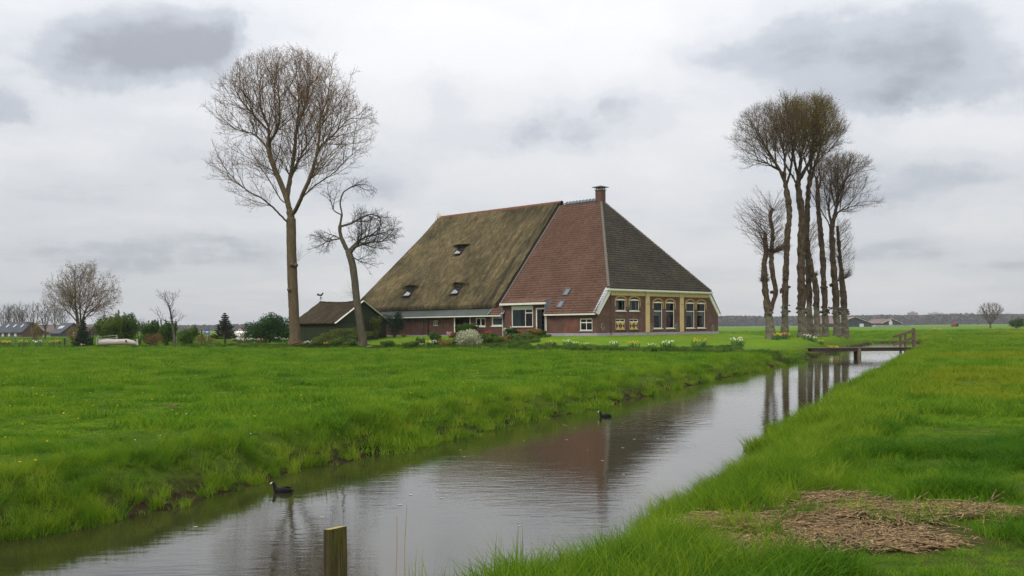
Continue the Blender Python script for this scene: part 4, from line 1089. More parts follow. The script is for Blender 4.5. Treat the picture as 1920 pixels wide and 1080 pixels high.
M_POPLAR = plain('poplar_bark', (.140, .103, .058), (.076, .057, .034), 2.2, .9, .1, stretch=(3, 3, .6), bump=.9, bdist=.06, bscale=5)
M_POPTWIG = plain('poplar_twig', (.150, .102, .062), (.095, .068, .043), 2, .85, .15)
M_BUD = leafy('poplar_catkin_bud', (.30, .165, .10), (.44, .27, .17), .3, .4)
M_BARK = plain('grey_green_bark', (.110, .098, .066), (.055, .048, .034), 2.0, .9, .1, stretch=(2.5, 2.5, .7), bump=.9, bdist=.05, bscale=6)
M_DARKTWIG = plain('dark_grey_twig', (.050, .043, .036), (.030, .026, .022), 2, .9, .1)
M_DARKBARK = plain('dark_gnarled_bark', (.100, .085, .062), (.045, .038, .030), 2, .9, .1, stretch=(2.5, 2.5, .9), bump=.9, bdist=.05, bscale=6)
def lime_bark():
    t = NT('burred_lime_bark'); p = t.vec((2.2, 2.2, .9), 'Position')
    n = t.noise(p, 1.6, 6, .65); m = t.noise(t.vec((5, 5, 1.2), 'Position'), 2.5, 6, .7)
    c = t.ramp(n, [(.3, (.032, .023, .016)), (.5, (.076, .055, .037)), (.7, (.130, .100, .068))])
    c = t.mix(.7, c, t.ramp(m, [(.3, (.5, .5, .48)), (.7, (1.5, 1.45, 1.35))]), 'MULTIPLY')
    g = t.N.new('ShaderNodeNewGeometry'); sp = t.N.new('ShaderNodeSeparateXYZ'); t.L.new(g.outputs['Position'], sp.inputs[0])
    mr = t.N.new('ShaderNodeMapRange'); mr.interpolation_type = 'SMOOTHSTEP'; t.L.new(t.math('ADD', t.math('ADD', sp.outputs[2], t.math('MULTIPLY', n, 1.1)), t.math('MULTIPLY', t.noise(t.vec((1, 1, .25), 'Position'), .45, 2, .5), 2.6)), mr.inputs[0]); mr.inputs[1].default_value = 5.3; mr.inputs[2].default_value = 4.7; mr.inputs[3].default_value = 0; mr.inputs[4].default_value = 1
    c = t.mix(t.math('MULTIPLY', mr.outputs[0], .85), c, t.ramp(m, [(.3, (.085, .078, .052)), (.5, (.15, .135, .095)), (.7, (.22, .20, .145))]))   # smooth pale clean bole
    t.col(c); t.bump(t.math('ADD', n, m), 1.0, .10); return t.set(.92, .1)
M_LIME = lime_bark()
M_LIMETWIG = plain('lime_twig', (.125, .082, .050), (.080, .055, .036), 2, .85, .15)
M_LIMELEAF = leafy('opening_lime_leaf', (.20, .17, .018), (.31, .25, .03), .45, .5)

# --- tall poplar
Y = 90.0; B = on_ground(553, Y)
lead = [[B] + pxl([(553, 620), (551, 585), (549, 540), (547, 480), (546, 430), (546, 405)], Y),
        pxl([(546, 408), (540, 382), (530, 352), (513, 312), (503, 275), (504, 240), (489, 200), (486, 160), (477, 122)], Y, 0),
        pxl([(547, 404), (556, 390, -.6), (567, 366, -1.4), (587, 317, -2.2), (598, 262, -2.6), (600, 227, -2.6), (613, 187, -3), (620, 140, -3), (624, 113, -3)], Y),
        pxl([(545, 395), (539, 375, .6), (543, 340, 1.5), (551, 293, 2.2), (557, 230, 2.6), (560, 178, 3), (548, 125, 3)], Y),
        pxl([(549, 405), (566, 372, 1), (592, 347, 2.2), (627, 323, 3.2), (660, 290, 4), (693, 270, 4.5)], Y),
        pxl([(546, 425), (536, 414, -.4), (520, 397, -1), (493, 373, -1.8), (463, 357, -2.4), (427, 322, -3), (402, 277, -3.2)], Y),
        pxl([(503, 280), (490, 264, .8), (473, 250, 1.4), (443, 242, 2), (410, 222, 2.6), (387, 204, 2.8)], Y),
        pxl([(590, 300, -2.4), (603, 273, -1.6), (625, 253, -.8), (653, 225, -.2), (682, 212)], Y),
        pxl([(503, 245), (472, 212, -1), (450, 185, -1.6), (437, 160, -2), (420, 143, -2.2)], Y),
        pxl([(600, 235, -2.6), (627, 205, -3.4), (650, 170, -4), (660, 140, -4.2)], Y),
        pxl([(540, 382), (525, 372, 1.4), (500, 330, 3), (480, 310, 4), (450, 300, 4.6)], Y),
        pxl([(556, 240, 2.6), (572, 200, 1.6), (580, 160, .6), (584, 120, 0)], Y), pxl([(503, 272), (522, 235, -1.6), (524, 190, -2.6), (516, 140, -3.2)], Y), pxl([(543, 340, 1.5), (560, 300, 3), (590, 250, 4.4), (610, 215, 5)], Y)]
env = [ell(537, 205, 132, 112, Y, 5.8), ell(440, 215, 58, 60, Y, 3.6), ell(450, 325, 62, 58, Y, 4), ell(648, 245, 60, 66, Y, 4.2), ell(500, 385, 62, 28, Y, 2.6), ell(630, 320, 60, 50, Y, 4)]
poplar = make_tree('poplar_tree', B, lead, env, [(.40, 40, 6.4, .045, .045, .45), (.50, 40, 2.5, .05, .06, .45), (.40, 42, 1.05, .06, .08, .4)], .25, .48, .0062, 11, 1, .42, M_POPLAR, M_POPTWIG, (M_BUD, 15000, .11, None), 1.35,
    label='tallest bare tree, thick straight trunk and wide round crown of brownish buds', start={0: 2, 'd': .24})
rg = np.random.RandomState(5)
def shoots(parent, c, n, L, mat, spread=.6, r=.006, d0=(0, 0, 1), segs=3):
    """a fan of thin shoots from a knob"""
    off = np.array(parent.location); V = []; 
    q = rg.normal(0, spread, (n, 3)) + np.array(d0); q /= np.linalg.norm(q, axis=1)[:, None]
    l = L * (.5 + .6 * rg.rand(n)); p = np.array(c) - off + rg.normal(0, .08, (n, 3)); P = [p]
    for s in range(segs):
        q = q + rg.normal(0, .10, (n, 3)) + np.array([0, 0, .10]); q /= np.linalg.norm(q, axis=1)[:, None]; p = p + q * (l / segs)[:, None]; P.append(p)
    pos = np.concatenate(P); par = np.concatenate([np.full(n, -1)] + [np.arange(n) + n * s for s in range(segs)]); mc = np.concatenate([np.arange(n) + n * (s + 1) for s in range(segs)] + [np.full(n, -1)])
    rad = np.concatenate([np.full(n, r * (1 - .22 * s)) for s in range(segs + 1)])
    # side twigs
    k = n * 3; b = rg.randint(n, n * (segs + 1), k); q = rg.normal(0, .6, (k, 3)) + (pos[b] - pos[par[b]]) / (np.linalg.norm(pos[b] - pos[par[b]], axis=1)[:, None] + 1e-9); q /= np.linalg.norm(q, axis=1)[:, None]
    m0 = len(pos); pos = np.concatenate([pos, pos[b], pos[b] + q * (L * .22 * (.5 + rg.rand(k)))[:, None]]); par = np.concatenate([par, np.full(k, -1), np.arange(k) + m0]); mc = np.concatenate([mc, np.arange(k) + m0 + k, np.full(k, -1)]); rad = np.concatenate([rad, np.full(k, r * .5), np.full(k, r * .35)])
    return mesh_obj('shoots', branch_mesh('shoots', pos, par, rad, mc, par >= 0, 3), parent, mat)
shoots(poplar, at(557, 490, 89.6), 10, 1.5, M_POPTWIG, .45, .007, (.5, 0, .8))
for px, py in ((553.5, 497), (546, 496), (541.5, 543)):
    c = np.array(at(px, py, 89.42)) - np.array(poplar.location); MB().tube([c + np.array([0, .25, 0]), c, c + np.array([0, -.06, .0])], [.22, .17, .09], 10).build('branch_scar', M_POPLAR, poplar, True)

# --- crooked tree beside it
Y = 87.0; B = on_ground(681, Y)
lead = [[B] + pxl([(679, 630), (674, 598), (668, 555), (665, 525), (661, 497), (655, 477), (645, 457), (638, 438), (638, 420), (641, 400), (638, 385), (640, 370), (646, 357), (652, 345)], Y),
        pxl([(638, 403), (625, 393, .4), (621, 380, .8), (610, 368, 1), (598, 362, 1.2)], Y), pxl([(655, 477), (667, 463, -.6), (690, 455, -1.2), (715, 453, -1.6), (742, 447, -2)], Y),
        pxl([(640, 424), (658, 419, .8), (680, 407, 1.4), (700, 402, 2), (722, 416, 2.4)], Y), pxl([(652, 472), (680, 447, 1), (706, 440, 1.8), (738, 430, 2.2)], Y),
        pxl([(661, 482), (676, 491, -.6), (692, 508, -1)], Y), pxl([(641, 447), (616, 452, -.6), (600, 461, -1), (586, 466, -1.4)], Y), pxl([(642, 450), (620, 440, .8), (598, 448, 1.6)], Y),
        pxl([(644, 360), (660, 350, .5), (680, 345, .8), (700, 350, 1)], Y)]
env = [ell(692, 432, 66, 44, Y, 3), ell(612, 452, 36, 22, Y, 2), ell(655, 355, 48, 26, Y, 2), ell(690, 480, 45, 20, Y, 2), ell(640, 400, 30, 40, Y, 1.4)]
crook = make_tree('crooked_tree', B, lead, env, [(.34, 50, 3.0, .012, .07, .25), (.28, 46, 1.4, .012, .09, .4), (.21, 44, .65, .015, .11, .4)], .15, .33, .0065, 5, 1, .3, M_BARK, M_DARKTWIG, None, 1.3, label='crooked leaning bare tree in front of the green shed gable', up_twigs=.1, start={0: 2, 'd': .22})
shoots(crook, at(664, 508, Y), 8, 1.0, M_DARKTWIG, .4, .006, (-.7, 0, .5)); shoots(crook, at(663, 556, Y), 14, 1.5, M_DARKTWIG, .4, .006, (-.8, 0, .7))

# --- round tree on the left, several stems
Y = 110.0; B = on_ground(150, Y)
lead = [[B] + pxl([(149, 635), (147, 615), (144, 590), (141, 560), (140, 530), (138, 508)], Y), pxl([(147, 628), (151, 605, .8), (150, 575, 1.2), (150, 540, 1.4), (152, 505, 1.4)], Y), pxl([(149, 620), (158, 590, -.8), (172, 560, -1.2), (184, 530, -1.4), (190, 515, -1.4)], Y),
        pxl([(153, 606), (170, 585, 1), (195, 575, 1.8), (215, 568, 2.2)], Y), pxl([(146, 606), (128, 585, -1), (108, 578, -1.6), (92, 576, -2)], Y), pxl([(144, 592), (125, 560, 1.4), (112, 540, 2)], Y), pxl([(156, 595), (180, 590, -1.6), (205, 592, -2.4)], Y)]
env = [ell(157, 552, 72, 58, Y, 3.8), ell(150, 585, 55, 22, Y, 3)]
make_tree('round_crowned_tree', B, lead, env, [(.50, 46, 4.4, .02, .05, .35), (.42, 42, 1.8, .03, .07, .4), (.36, 42, .8, .04, .09, .4)], .22, .30, .0052, 21, 1, .45, M_BARK, M_POPTWIG, (leafy('grey_brown_bud', (.20, .165, .10), (.28, .235, .15), .3, .5), 6500, .13, None), 1.2, label='round crowned bare tree with several stems at the left of the field', start={0: .45, 'd': .3})

# --- thin bare tree among the shrubs
Y = 100.0; B = on_ground(328, Y)
lead = [[B] + pxl([(326, 625), (322, 600), (319, 582), (317, 572)], Y), pxl([(318, 578), (312, 565), (303, 555), (297, 548)], Y), pxl([(318, 576), (324, 565), (330, 555), (334, 549)], Y), pxl([(321, 600), (330, 604, .4), (342, 595, .8)], Y), pxl([(322, 603), (305, 600, -.4), (295, 590, -.6), (286, 582, -.8)], Y), pxl([(317, 572), (314, 558, .4), (313, 548, .4)], Y)]
env = [ell(315, 565, 26, 20, Y, 1.2), ell(335, 590, 16, 14, Y, .8), ell(298, 590, 14, 12, Y, .7)]
make_tree('thin_bare_tree', B, lead, env, [(.26, 42, 1.5, .04, .08, .4), (.28, 40, .7, .04, .1, .4)], .2, .13, .0075, 31, 1, .3, M_BARK, M_DARKTWIG, None, 1.2, label='thin open bare tree leaning among the evergreen shrubs', start={0: .6})

# --- the limes beside the bridge
LIMEL = [(.46, 33, 5.8, .035, .04, .35), (.44, 35, 2.4, .03, .05, .45), (.36, 37, 1.05, .03, .07, .4)]
POLEL = [(.055, 60, 3.4, .035, .045, .0), (.34, 32, 1.1, .05, .08, .4)]
def lime(px, Y, stem, others, env, r, seed, label, twigs=1, tl=.5, buds=None, knots=.12, step=.27, pole=None, lv=None, start=None):
    B = on_ground(px, Y); L = [[B] + pxl(stem, Y)] + [pxl(o, Y) for o in others]
    return make_tree('lime_tree', B, L, env, lv or LIMEL, step, r, .0060, seed, twigs, tl, M_LIME, M_LIMETWIG, buds, 1.4, label=label, group='burred limes beside the bridge', knots=knots, up_twigs=.3, taper=.78, pole=pole, lstep=.2, start=start or {0: 2, 'd': .26})
LY = dict(t1=80.0, t2=86.0, t3=88.0, t4=92.0, t5=91.0, t6=94.5, t7=98.5, t8=101.5)
ZY = lambda P: (P[:, 2] > 15.8 + rg.normal(0, 1.0, len(P)))
Y = LY['t1']; t1 = lime(1445, Y, [(1444, 625), (1443, 608), (1440, 585), (1437, 560), (1434, 530), (1433, 505), (1436, 470), (1434, 436)], [[(1443, 590), (1451, 562), (1454, 545), (1449, 515), (1446, 480), (1449, 440), (1444, 405), (1448, 392)]],
    [ell(1412, 415, 36, 66, Y, 2.6), ell(1450, 378, 30, 30, Y, 1.8), ell(1463, 450, 16, 50, Y, 1.4)], .33, 41, 'front left lime with a forked trunk and two knobbly bare poles', 1, .4, lv=POLEL, start={0: .52, 1: .55}, pole=[(.32, .15), (.20, .15)])
Y = LY['t2']; t2 = lime(1471, Y, [(1471, 615), (1472, 590), (1472, 545), (1474, 500), (1476, 450), (1480, 400), (1474, 350), (1470, 320)], [[(1472, 345), (1462, 320), (1448, 295), (1430, 265), (1412, 235)], [(1474, 350), (1482, 320, -1), (1486, 285, -2), (1482, 240, -3), (1474, 200, -3)], [(1470, 325), (1440, 308, 1), (1412, 300, 2), (1388, 298, 2.4)], [(1472, 322), (1470, 285, 1.5), (1460, 245, 2), (1448, 205, 2.4)]],
    [ell(1440, 255, 66, 60, Y, 4), ell(1478, 235, 58, 60, Y, 4.2), ell(1405, 305, 36, 26, Y, 2)], .28, 42, 'lime with a bird box on its trunk, second from the left', 2, .55, (M_LIMELEAF, 1500, .10, ZY))
Y = LY['t3']; t3 = lime(1505, Y, [(1504, 615), (1503, 590), (1503, 545), (1502, 500), (1503, 450), (1503, 400), (1497, 355), (1494, 320)], [[(1496, 345), (1502, 300), (1510, 250), (1512, 205), (1508, 185)], [(1494, 322), (1486, 280, -1.4), (1478, 230, -2), (1472, 190, -2.4)], [(1497, 340), (1520, 300, -1), (1540, 260, -1.8), (1556, 235, -2)], [(1499, 355), (1480, 320, 1.2), (1462, 290, 2)]],
    [ell(1500, 250, 70, 58, Y, 4.4), ell(1512, 225, 55, 40, Y, 4)], .36, 43, 'thickest lime with the yellowish green crown top', 2, .55, (M_LIMELEAF, 8500, .115, ZY))
Y = LY['t4']; t4 = lime(1518, Y, [(1518, 612), (1517, 560), (1515, 500), (1513, 440), (1514, 400), (1516, 350), (1520, 320)], [[(1516, 360), (1528, 310), (1540, 270), (1552, 240)], [(1519, 325), (1524, 275, 1), (1528, 225, 2), (1530, 195, 2)], [(1518, 330), (1505, 285, -1), (1496, 235, -1.6)], [(1521, 318), (1545, 290, 1.5), (1565, 275, 2), (1582, 268, 2.4)]],
    [ell(1530, 240, 50, 68, Y, 4.4), ell(1560, 250, 32, 36, Y, 2.6)], .27, 44, 'tall lime standing close behind the thickest one', 2, .55, None)
Y = LY['t5']; t5 = lime(1533, Y, [(1532, 612), (1531, 575), (1530, 545), (1526, 520), (1521, 500), (1516, 470), (1512, 435)], [], [ell(1525, 430, 16, 46, Y, 1.6)], .27, 45, 'short leaning lime trunk cut off against its taller neighbour', 1, .4, lv=POLEL, start={0: .55}, pole=[(.27, .18)])
Y = LY['t6']; t6 = lime(1547, Y, [(1547, 612), (1547, 585), (1546, 555), (1544, 520), (1543, 490), (1540, 450), (1537, 420), (1534, 385), (1533, 350)], [[(1533, 360), (1530, 335), (1524, 315), (1520, 300)], [(1534, 355), (1542, 335, .8), (1548, 318, 1.2)]],
    [ell(1535, 330, 26, 38, Y, 2), ell(1535, 450, 22, 46, Y, 1.6)], .28, 46, 'slim lime whose burr collar ends the pale foot, third from the right', 1, .5, pole=[(.29, .15)])
Y = LY['t7']; t7 = lime(1570, Y, [(1569, 612), (1568, 590), (1567, 560), (1565, 525), (1562, 490), (1560, 455), (1559, 425)], [[(1560, 440), (1552, 415), (1540, 395), (1528, 375), (1518, 355)], [(1559, 428), (1566, 400), (1571, 365), (1570, 330), (1566, 305)], [(1562, 420), (1572, 398, 1), (1595, 388, 1.6), (1622, 378, 2), (1645, 378, 2.2)], [(1570, 370), (1585, 340, -1), (1600, 320, -1.6), (1612, 308, -2)], [(1560, 425), (1553, 390, 1.5), (1545, 350, 2.2), (1545, 318, 2.6)]],
    [ell(1582, 348, 62, 60, Y, 4), ell(1622, 370, 34, 28, Y, 2), ell(1548, 342, 32, 44, Y, 3)], .33, 47, 'lime with the lower spreading crown at the right of the row', 2, .55, (M_LIMELEAF, 1400, .11, lambda P: (P[:, 2] > 15.2 + rg.normal(0, .6, len(P)))))
Y = LY['t8']; t8 = lime(1585, Y, [(1584, 612), (1583, 585), (1581, 555), (1579, 525), (1576, 495), (1573, 460), (1570, 425)], [], [ell(1588, 470, 14, 48, Y, 1.8), ell(1578, 430, 16, 30, Y, 1.6), ell(1560, 480, 14, 40, Y, 1.6)], .33, 48, 'rightmost lime, a knobbly pole with thin shoots on its right side', 1, .4, lv=POLEL, start={0: .5}, pole=[(.31, .15)])
# burr collars where the clean bole ends
def burrs(tree, px, py, Y, w, n, seed):
    r = random.Random(seed); off = tree.location; mb = MB()
    for i in range(n):
        a = r.uniform(0, 2 * math.pi); c = Vector(at(px + w * .5 * math.cos(a), py + r.uniform(-5, 9), Y)) + Vector((0, math.sin(a) * w * .5 * Y / RES, 0)) - off
        s = r.uniform(.08, .18); bm = bmesh.new(); bmesh.ops.create_icosphere(bm, subdivisions=2, radius=s)
        b = len(mb.v)
        for v in bm.verts:
            q = v.co * (1 + .45 * mnoise.noise(v.co * 9 + Vector((i, 0, 0)))); mb.v.append(tuple(c + Vector((q.x, q.y, q.z * .8))))
        for f in bm.faces: mb.f.append(tuple(b + v.index for v in f.verts))
        bm.free()
    mb.build('burr', M_LIME, tree, True)
for i, (t, q, px, py, w, n) in enumerate(((t1, 't1', 1442, 580, 15, 9), (t2, 't2', 1473, 577, 15, 12), (t3, 't3', 1503, 578, 16, 14), (t6, 't6', 1547, 580, 15, 14), (t7, 't7', 1567, 582, 17, 16), (t8, 't8', 1583, 583, 14, 10), (t5, 't5', 1531, 567, 12, 6),
        (t2, 't2', 1473, 520, 8, 4), (t2, 't2', 1473, 540, 13, 7), (t3, 't3', 1503, 540, 14, 6), (t1, 't1', 1433, 520, 8, 5), (t1, 't1', 1452, 545, 9, 5), (t7, 't7', 1564, 530, 13, 8), (t8, 't8', 1579, 545, 11, 7), (t6, 't6', 1545, 540, 11, 7))): burrs(t, px, py, LY[q], w, n, i)
bb = thing('bird_box', 'small reddish bird box fixed to the second lime trunk', 'bird box', at(1464.6, 547, 85.85))
MB().box((-.11, -.1, -.16), (.11, .1, .14)).build('box', plain('reddish_wood', (.14, .055, .05), (.10, .04, .04), 5), bb); MB().prism([(-.14, -.15, .12), (.14, -.15, .12), (.14, .12, .2), (-.14, .12, .2)], (0, 0, .025)).build('lid', M_BLACK, bb)
# --- bare bush far off in the right hand field
Y = 330.0; B = at(1857, 615.3, Y)
lead = [[B] + pxl([(1857, 611), (1857, 606)], Y)] + [pxl([(1857, 610), (1857 + a * .35, 600), (1857 + a * .75, 588), (1857 + a, 575 + abs(a) * .35)], Y) for a in (-21, -14, -8, -2, 4, 10, 16, 22)]
make_tree('bare_bush', B, lead, [ell(1858, 588, 25, 20, Y, 3.8)], [(.7, 32, 3.5, .03, .06, .3), (.7, 34, 1.8, .04, .08, .4)], .6, .30, .026, 61, 1, 1.0, M_BARK, plain('pale_twig', (.16, .125, .095), (.11, .09, .07), 1), None, 1.0, label='round many stemmed bare bush alone in the right field', cat='bush')
# ------------------------------------------------------------------ grass: tufts set out over the land, nearest ones dense
rs = np.random.RandomState(12)
HIDE = bpy.data.collections.new('tuft_library')             # never linked to the scene: only the tufts planted from it show
def tuft(name, n, rad, h, w, lean, mat, seg=2, hv=.5, curl=.5):
    a = rs.rand(n) * 6.283; r = rad * np.sqrt(rs.rand(n)); bx, by = r * np.cos(a), r * np.sin(a)
    ht = h * (1 - hv + hv * rs.rand(n)); az = rs.rand(n) * 6.283; ln = lean * (.3 + rs.rand(n)) * ht
    f = rs.rand(n) * 6.283; V, F = [], []
    for i in range(n):
        b = len(V); wx, wy = math.cos(f[i]) * w * .5, math.sin(f[i]) * w * .5
        for s in range(seg + 1):
            t = s / (seg + .0); k = (1 - t * .8) if s < seg else 0; dx = ln[i] * t ** (1 + curl); x = bx[i] + math.cos(az[i]) * dx; y = by[i] + math.sin(az[i]) * dx; z = ht[i] * t * (1 - .18 * lean * t) - .012
            if s < seg: V += [(x - wx * k, y - wy * k, z), (x + wx * k, y + wy * k, z)]
            else: V.append((x, y, z))
        for s in range(seg - 1): F.append((b + 2 * s, b + 2 * s + 1, b + 2 * s + 3, b + 2 * s + 2))
        F.append((b + 2 * seg - 2, b + 2 * seg - 1, b + 2 * seg))
    me = bpy.data.meshes.new(name); me.from_pydata(V, [], F); me.update(); me.materials.append(mat)
    return me
def library(meshes, name):
    c = bpy.data.collections.new(name)
    for i, me in enumerate(meshes):
        o = bpy.data.objects.new('%s_%02d' % (name, i), me); c.objects.link(o)
    return c
def plant(name, P, scale, idx, lib, label, rot=None, kind='stuff'):
    n = len(P); me = bpy.data.meshes.new(name); me.vertices.add(n); me.vertices.foreach_set('co', np.asarray(P, np.float32).ravel())
    if rot is None: rot = np.stack([rs.normal(0, .10, n), rs.normal(0, .10, n), rs.rand(n) * 6.283], -1)
    sc = np.asarray(scale); sc = np.repeat(sc[:, None], 3, 1) if sc.ndim == 1 else sc
    attr(me, 'rot', rot, 'FLOAT_VECTOR'); attr(me, 'scl', sc, 'FLOAT_VECTOR'); attr(me, 'idx', idx, 'INT'); me.update()
    o = mesh_obj(name, me); tag(o, label, None, None, kind)
    g = bpy.data.node_groups.new(name, 'GeometryNodeTree'); g.interface.new_socket('Geometry', in_out='INPUT', socket_type='NodeSocketGeometry'); g.interface.new_socket('Geometry', in_out='OUTPUT', socket_type='NodeSocketGeometry')
    N, L = g.nodes, g.links; gi = N.new('NodeGroupInput'); go = N.new('NodeGroupOutput'); ip = N.new('GeometryNodeInstanceOnPoints'); ci = N.new('GeometryNodeCollectionInfo')
    ci.inputs[0].default_value = lib; ci.inputs['Separate Children'].default_value = True; ci.inputs['Reset Children'].default_value = True
    def na(t, nm):
        q = N.new('GeometryNodeInputNamedAttribute'); q.data_type = t; q.inputs[0].default_value = nm; return [x for x in q.outputs if x.enabled and x.name == 'Attribute'][0]
    er = N.new('FunctionNodeEulerToRotation'); L.new(na('FLOAT_VECTOR', 'rot'), er.inputs[0])
    L.new(gi.outputs[0], ip.inputs['Points']); L.new(ci.outputs[0], ip.inputs['Instance']); ip.inputs['Pick Instance'].default_value = True
    L.new(na('INT', 'idx'), ip.inputs['Instance Index']); L.new(er.outputs[0], ip.inputs['Rotation']); L.new(na('FLOAT_VECTOR', 'scl'), ip.inputs['Scale']); L.new(ip.outputs[0], go.inputs[0])
    m = o.modifiers.new('plant', 'NODES'); m.node_group = g
    return o
def grass_material(name, stops, trans=.4, clump=.7):
    t = NT(name); p = t.vec((1, 1, 1), 'Position'); n = t.noise(p, clump, 4, .6); b = t.noise(p, .06, 3, .6)
    oi = t.N.new('ShaderNodeObjectInfo'); f = t.math('MULTIPLY_ADD', oi.outputs['Random'], .46, -.23)
    f = t.math('ADD', t.math('ADD', t.math('MULTIPLY', n, .65), t.math('MULTIPLY', b, .35)), f)
    c = t.ramp(f, stops); t.col(c); t.set(.6, .04)
    tr = t.N.new('ShaderNodeBsdfTranslucent'); t.L.new(t.mix(1.0, c, (1.25, 1.2, .55), 'MULTIPLY'), tr.inputs[0])
    mx = t.N.new('ShaderNodeMixShader'); mx.inputs[0].default_value = trans; t.L.new(t.b.outputs[0], mx.inputs[1]); t.L.new(tr.outputs[0], mx.inputs[2]); t.L.new(mx.outputs[0], t.out.inputs[0]); return t.m
G_PAST = grass_material('pasture_grass', [(.22, (.038, .102, .010)), (.42, (.086, .195, .014)), (.6, (.138, .250, .018)), (.8, (.22, .30, .03))])
G_BANK = grass_material('bank_grass', [(.22, (.052, .120, .011)), (.5, (.125, .225, .015)), (.78, (.23, .30, .03))], .45)
G_LAWN = grass_material('lawn_grass', [(.25, (.12, .20, .006)), (.5, (.17, .235, .008)), (.75, (.24, .27, .02))])
G_YEL = grass_material('yellow_green_pasture', [(.25, (.100, .170, .010)), (.5, (.160, .225, .014)), (.75, (.23, .265, .025))])
G_CUSH = grass_material('dark_clump_grass', [(.25, (.026, .085, .006)), (.5, (.050, .135, .008)), (.75, (.090, .18, .012))])
G_DRY = plain('dry_reed_blade', (.40, .29, .14), (.26, .18, .09), 3, .8, .15)
G_ROUGH = grass_material('rough_garden_plants', [(.25, (.028, .070, .013)), (.5, (.058, .112, .020)), (.75, (.13, .17, .045))], .35)
pal = []          # (mesh) library order
for m in (G_PAST, G_YEL, G_LAWN):
    pal += [tuft('short', 34, .11, .13, .006, .7, m, 2) for _ in range(3)]           # 0-2, 5-7, 10-12
    pal += [tuft('wide', 46, .32, .17, .016, .7, m, 2) for _ in range(2)]             # 3-4, 8-9, 13-14
tall0 = len(pal); pal += [tuft('tall', 40, .12, .42, .008, .75, G_BANK, 4, .55, .7) for _ in range(4)]
tallw0 = len(pal); pal += [tuft('tall_wide', 50, .26, .42, .016, .7, G_BANK, 3, .55) for _ in range(3)]
reed0 = len(pal); pal += [tuft('reed', 9, .10, .55, .011, .22, G_BANK, 3, .5) for _ in range(3)]
dry0 = len(pal); pal += [tuft('dry', 7, .16, .30, .006, 1.2, G_DRY, 3, .6) for _ in range(2)]
rough0 = len(pal); pal += [tuft('rough', 46, .22, .34, .030, .9, G_ROUGH, 3, .6) for _ in range(3)]
cush0 = len(pal); pal += [tuft('cushion', 80, .17, .30, .007, 1.2, G_CUSH, 3, .5, .9) for _ in range(3)]
LIB = library(pal, 'tufts')
half = 1.13 * 960 / RES
def ring_points(r0, r1, dens):
    """random points between two distances, inside what a camera near the photographer's place can see"""
    n = int(dens * (r1 * r1 - r0 * r0) * half); y = np.sqrt(r0 * r0 + (r1 * r1 - r0 * r0) * rs.rand(n)); x = (rs.rand(n) * 2 - 1) * half * y + rs.normal(0, .4, n)
    return x, y
Q = {'meadow_grass': [], 'bank_grass': [], 'lawn_grass': []}
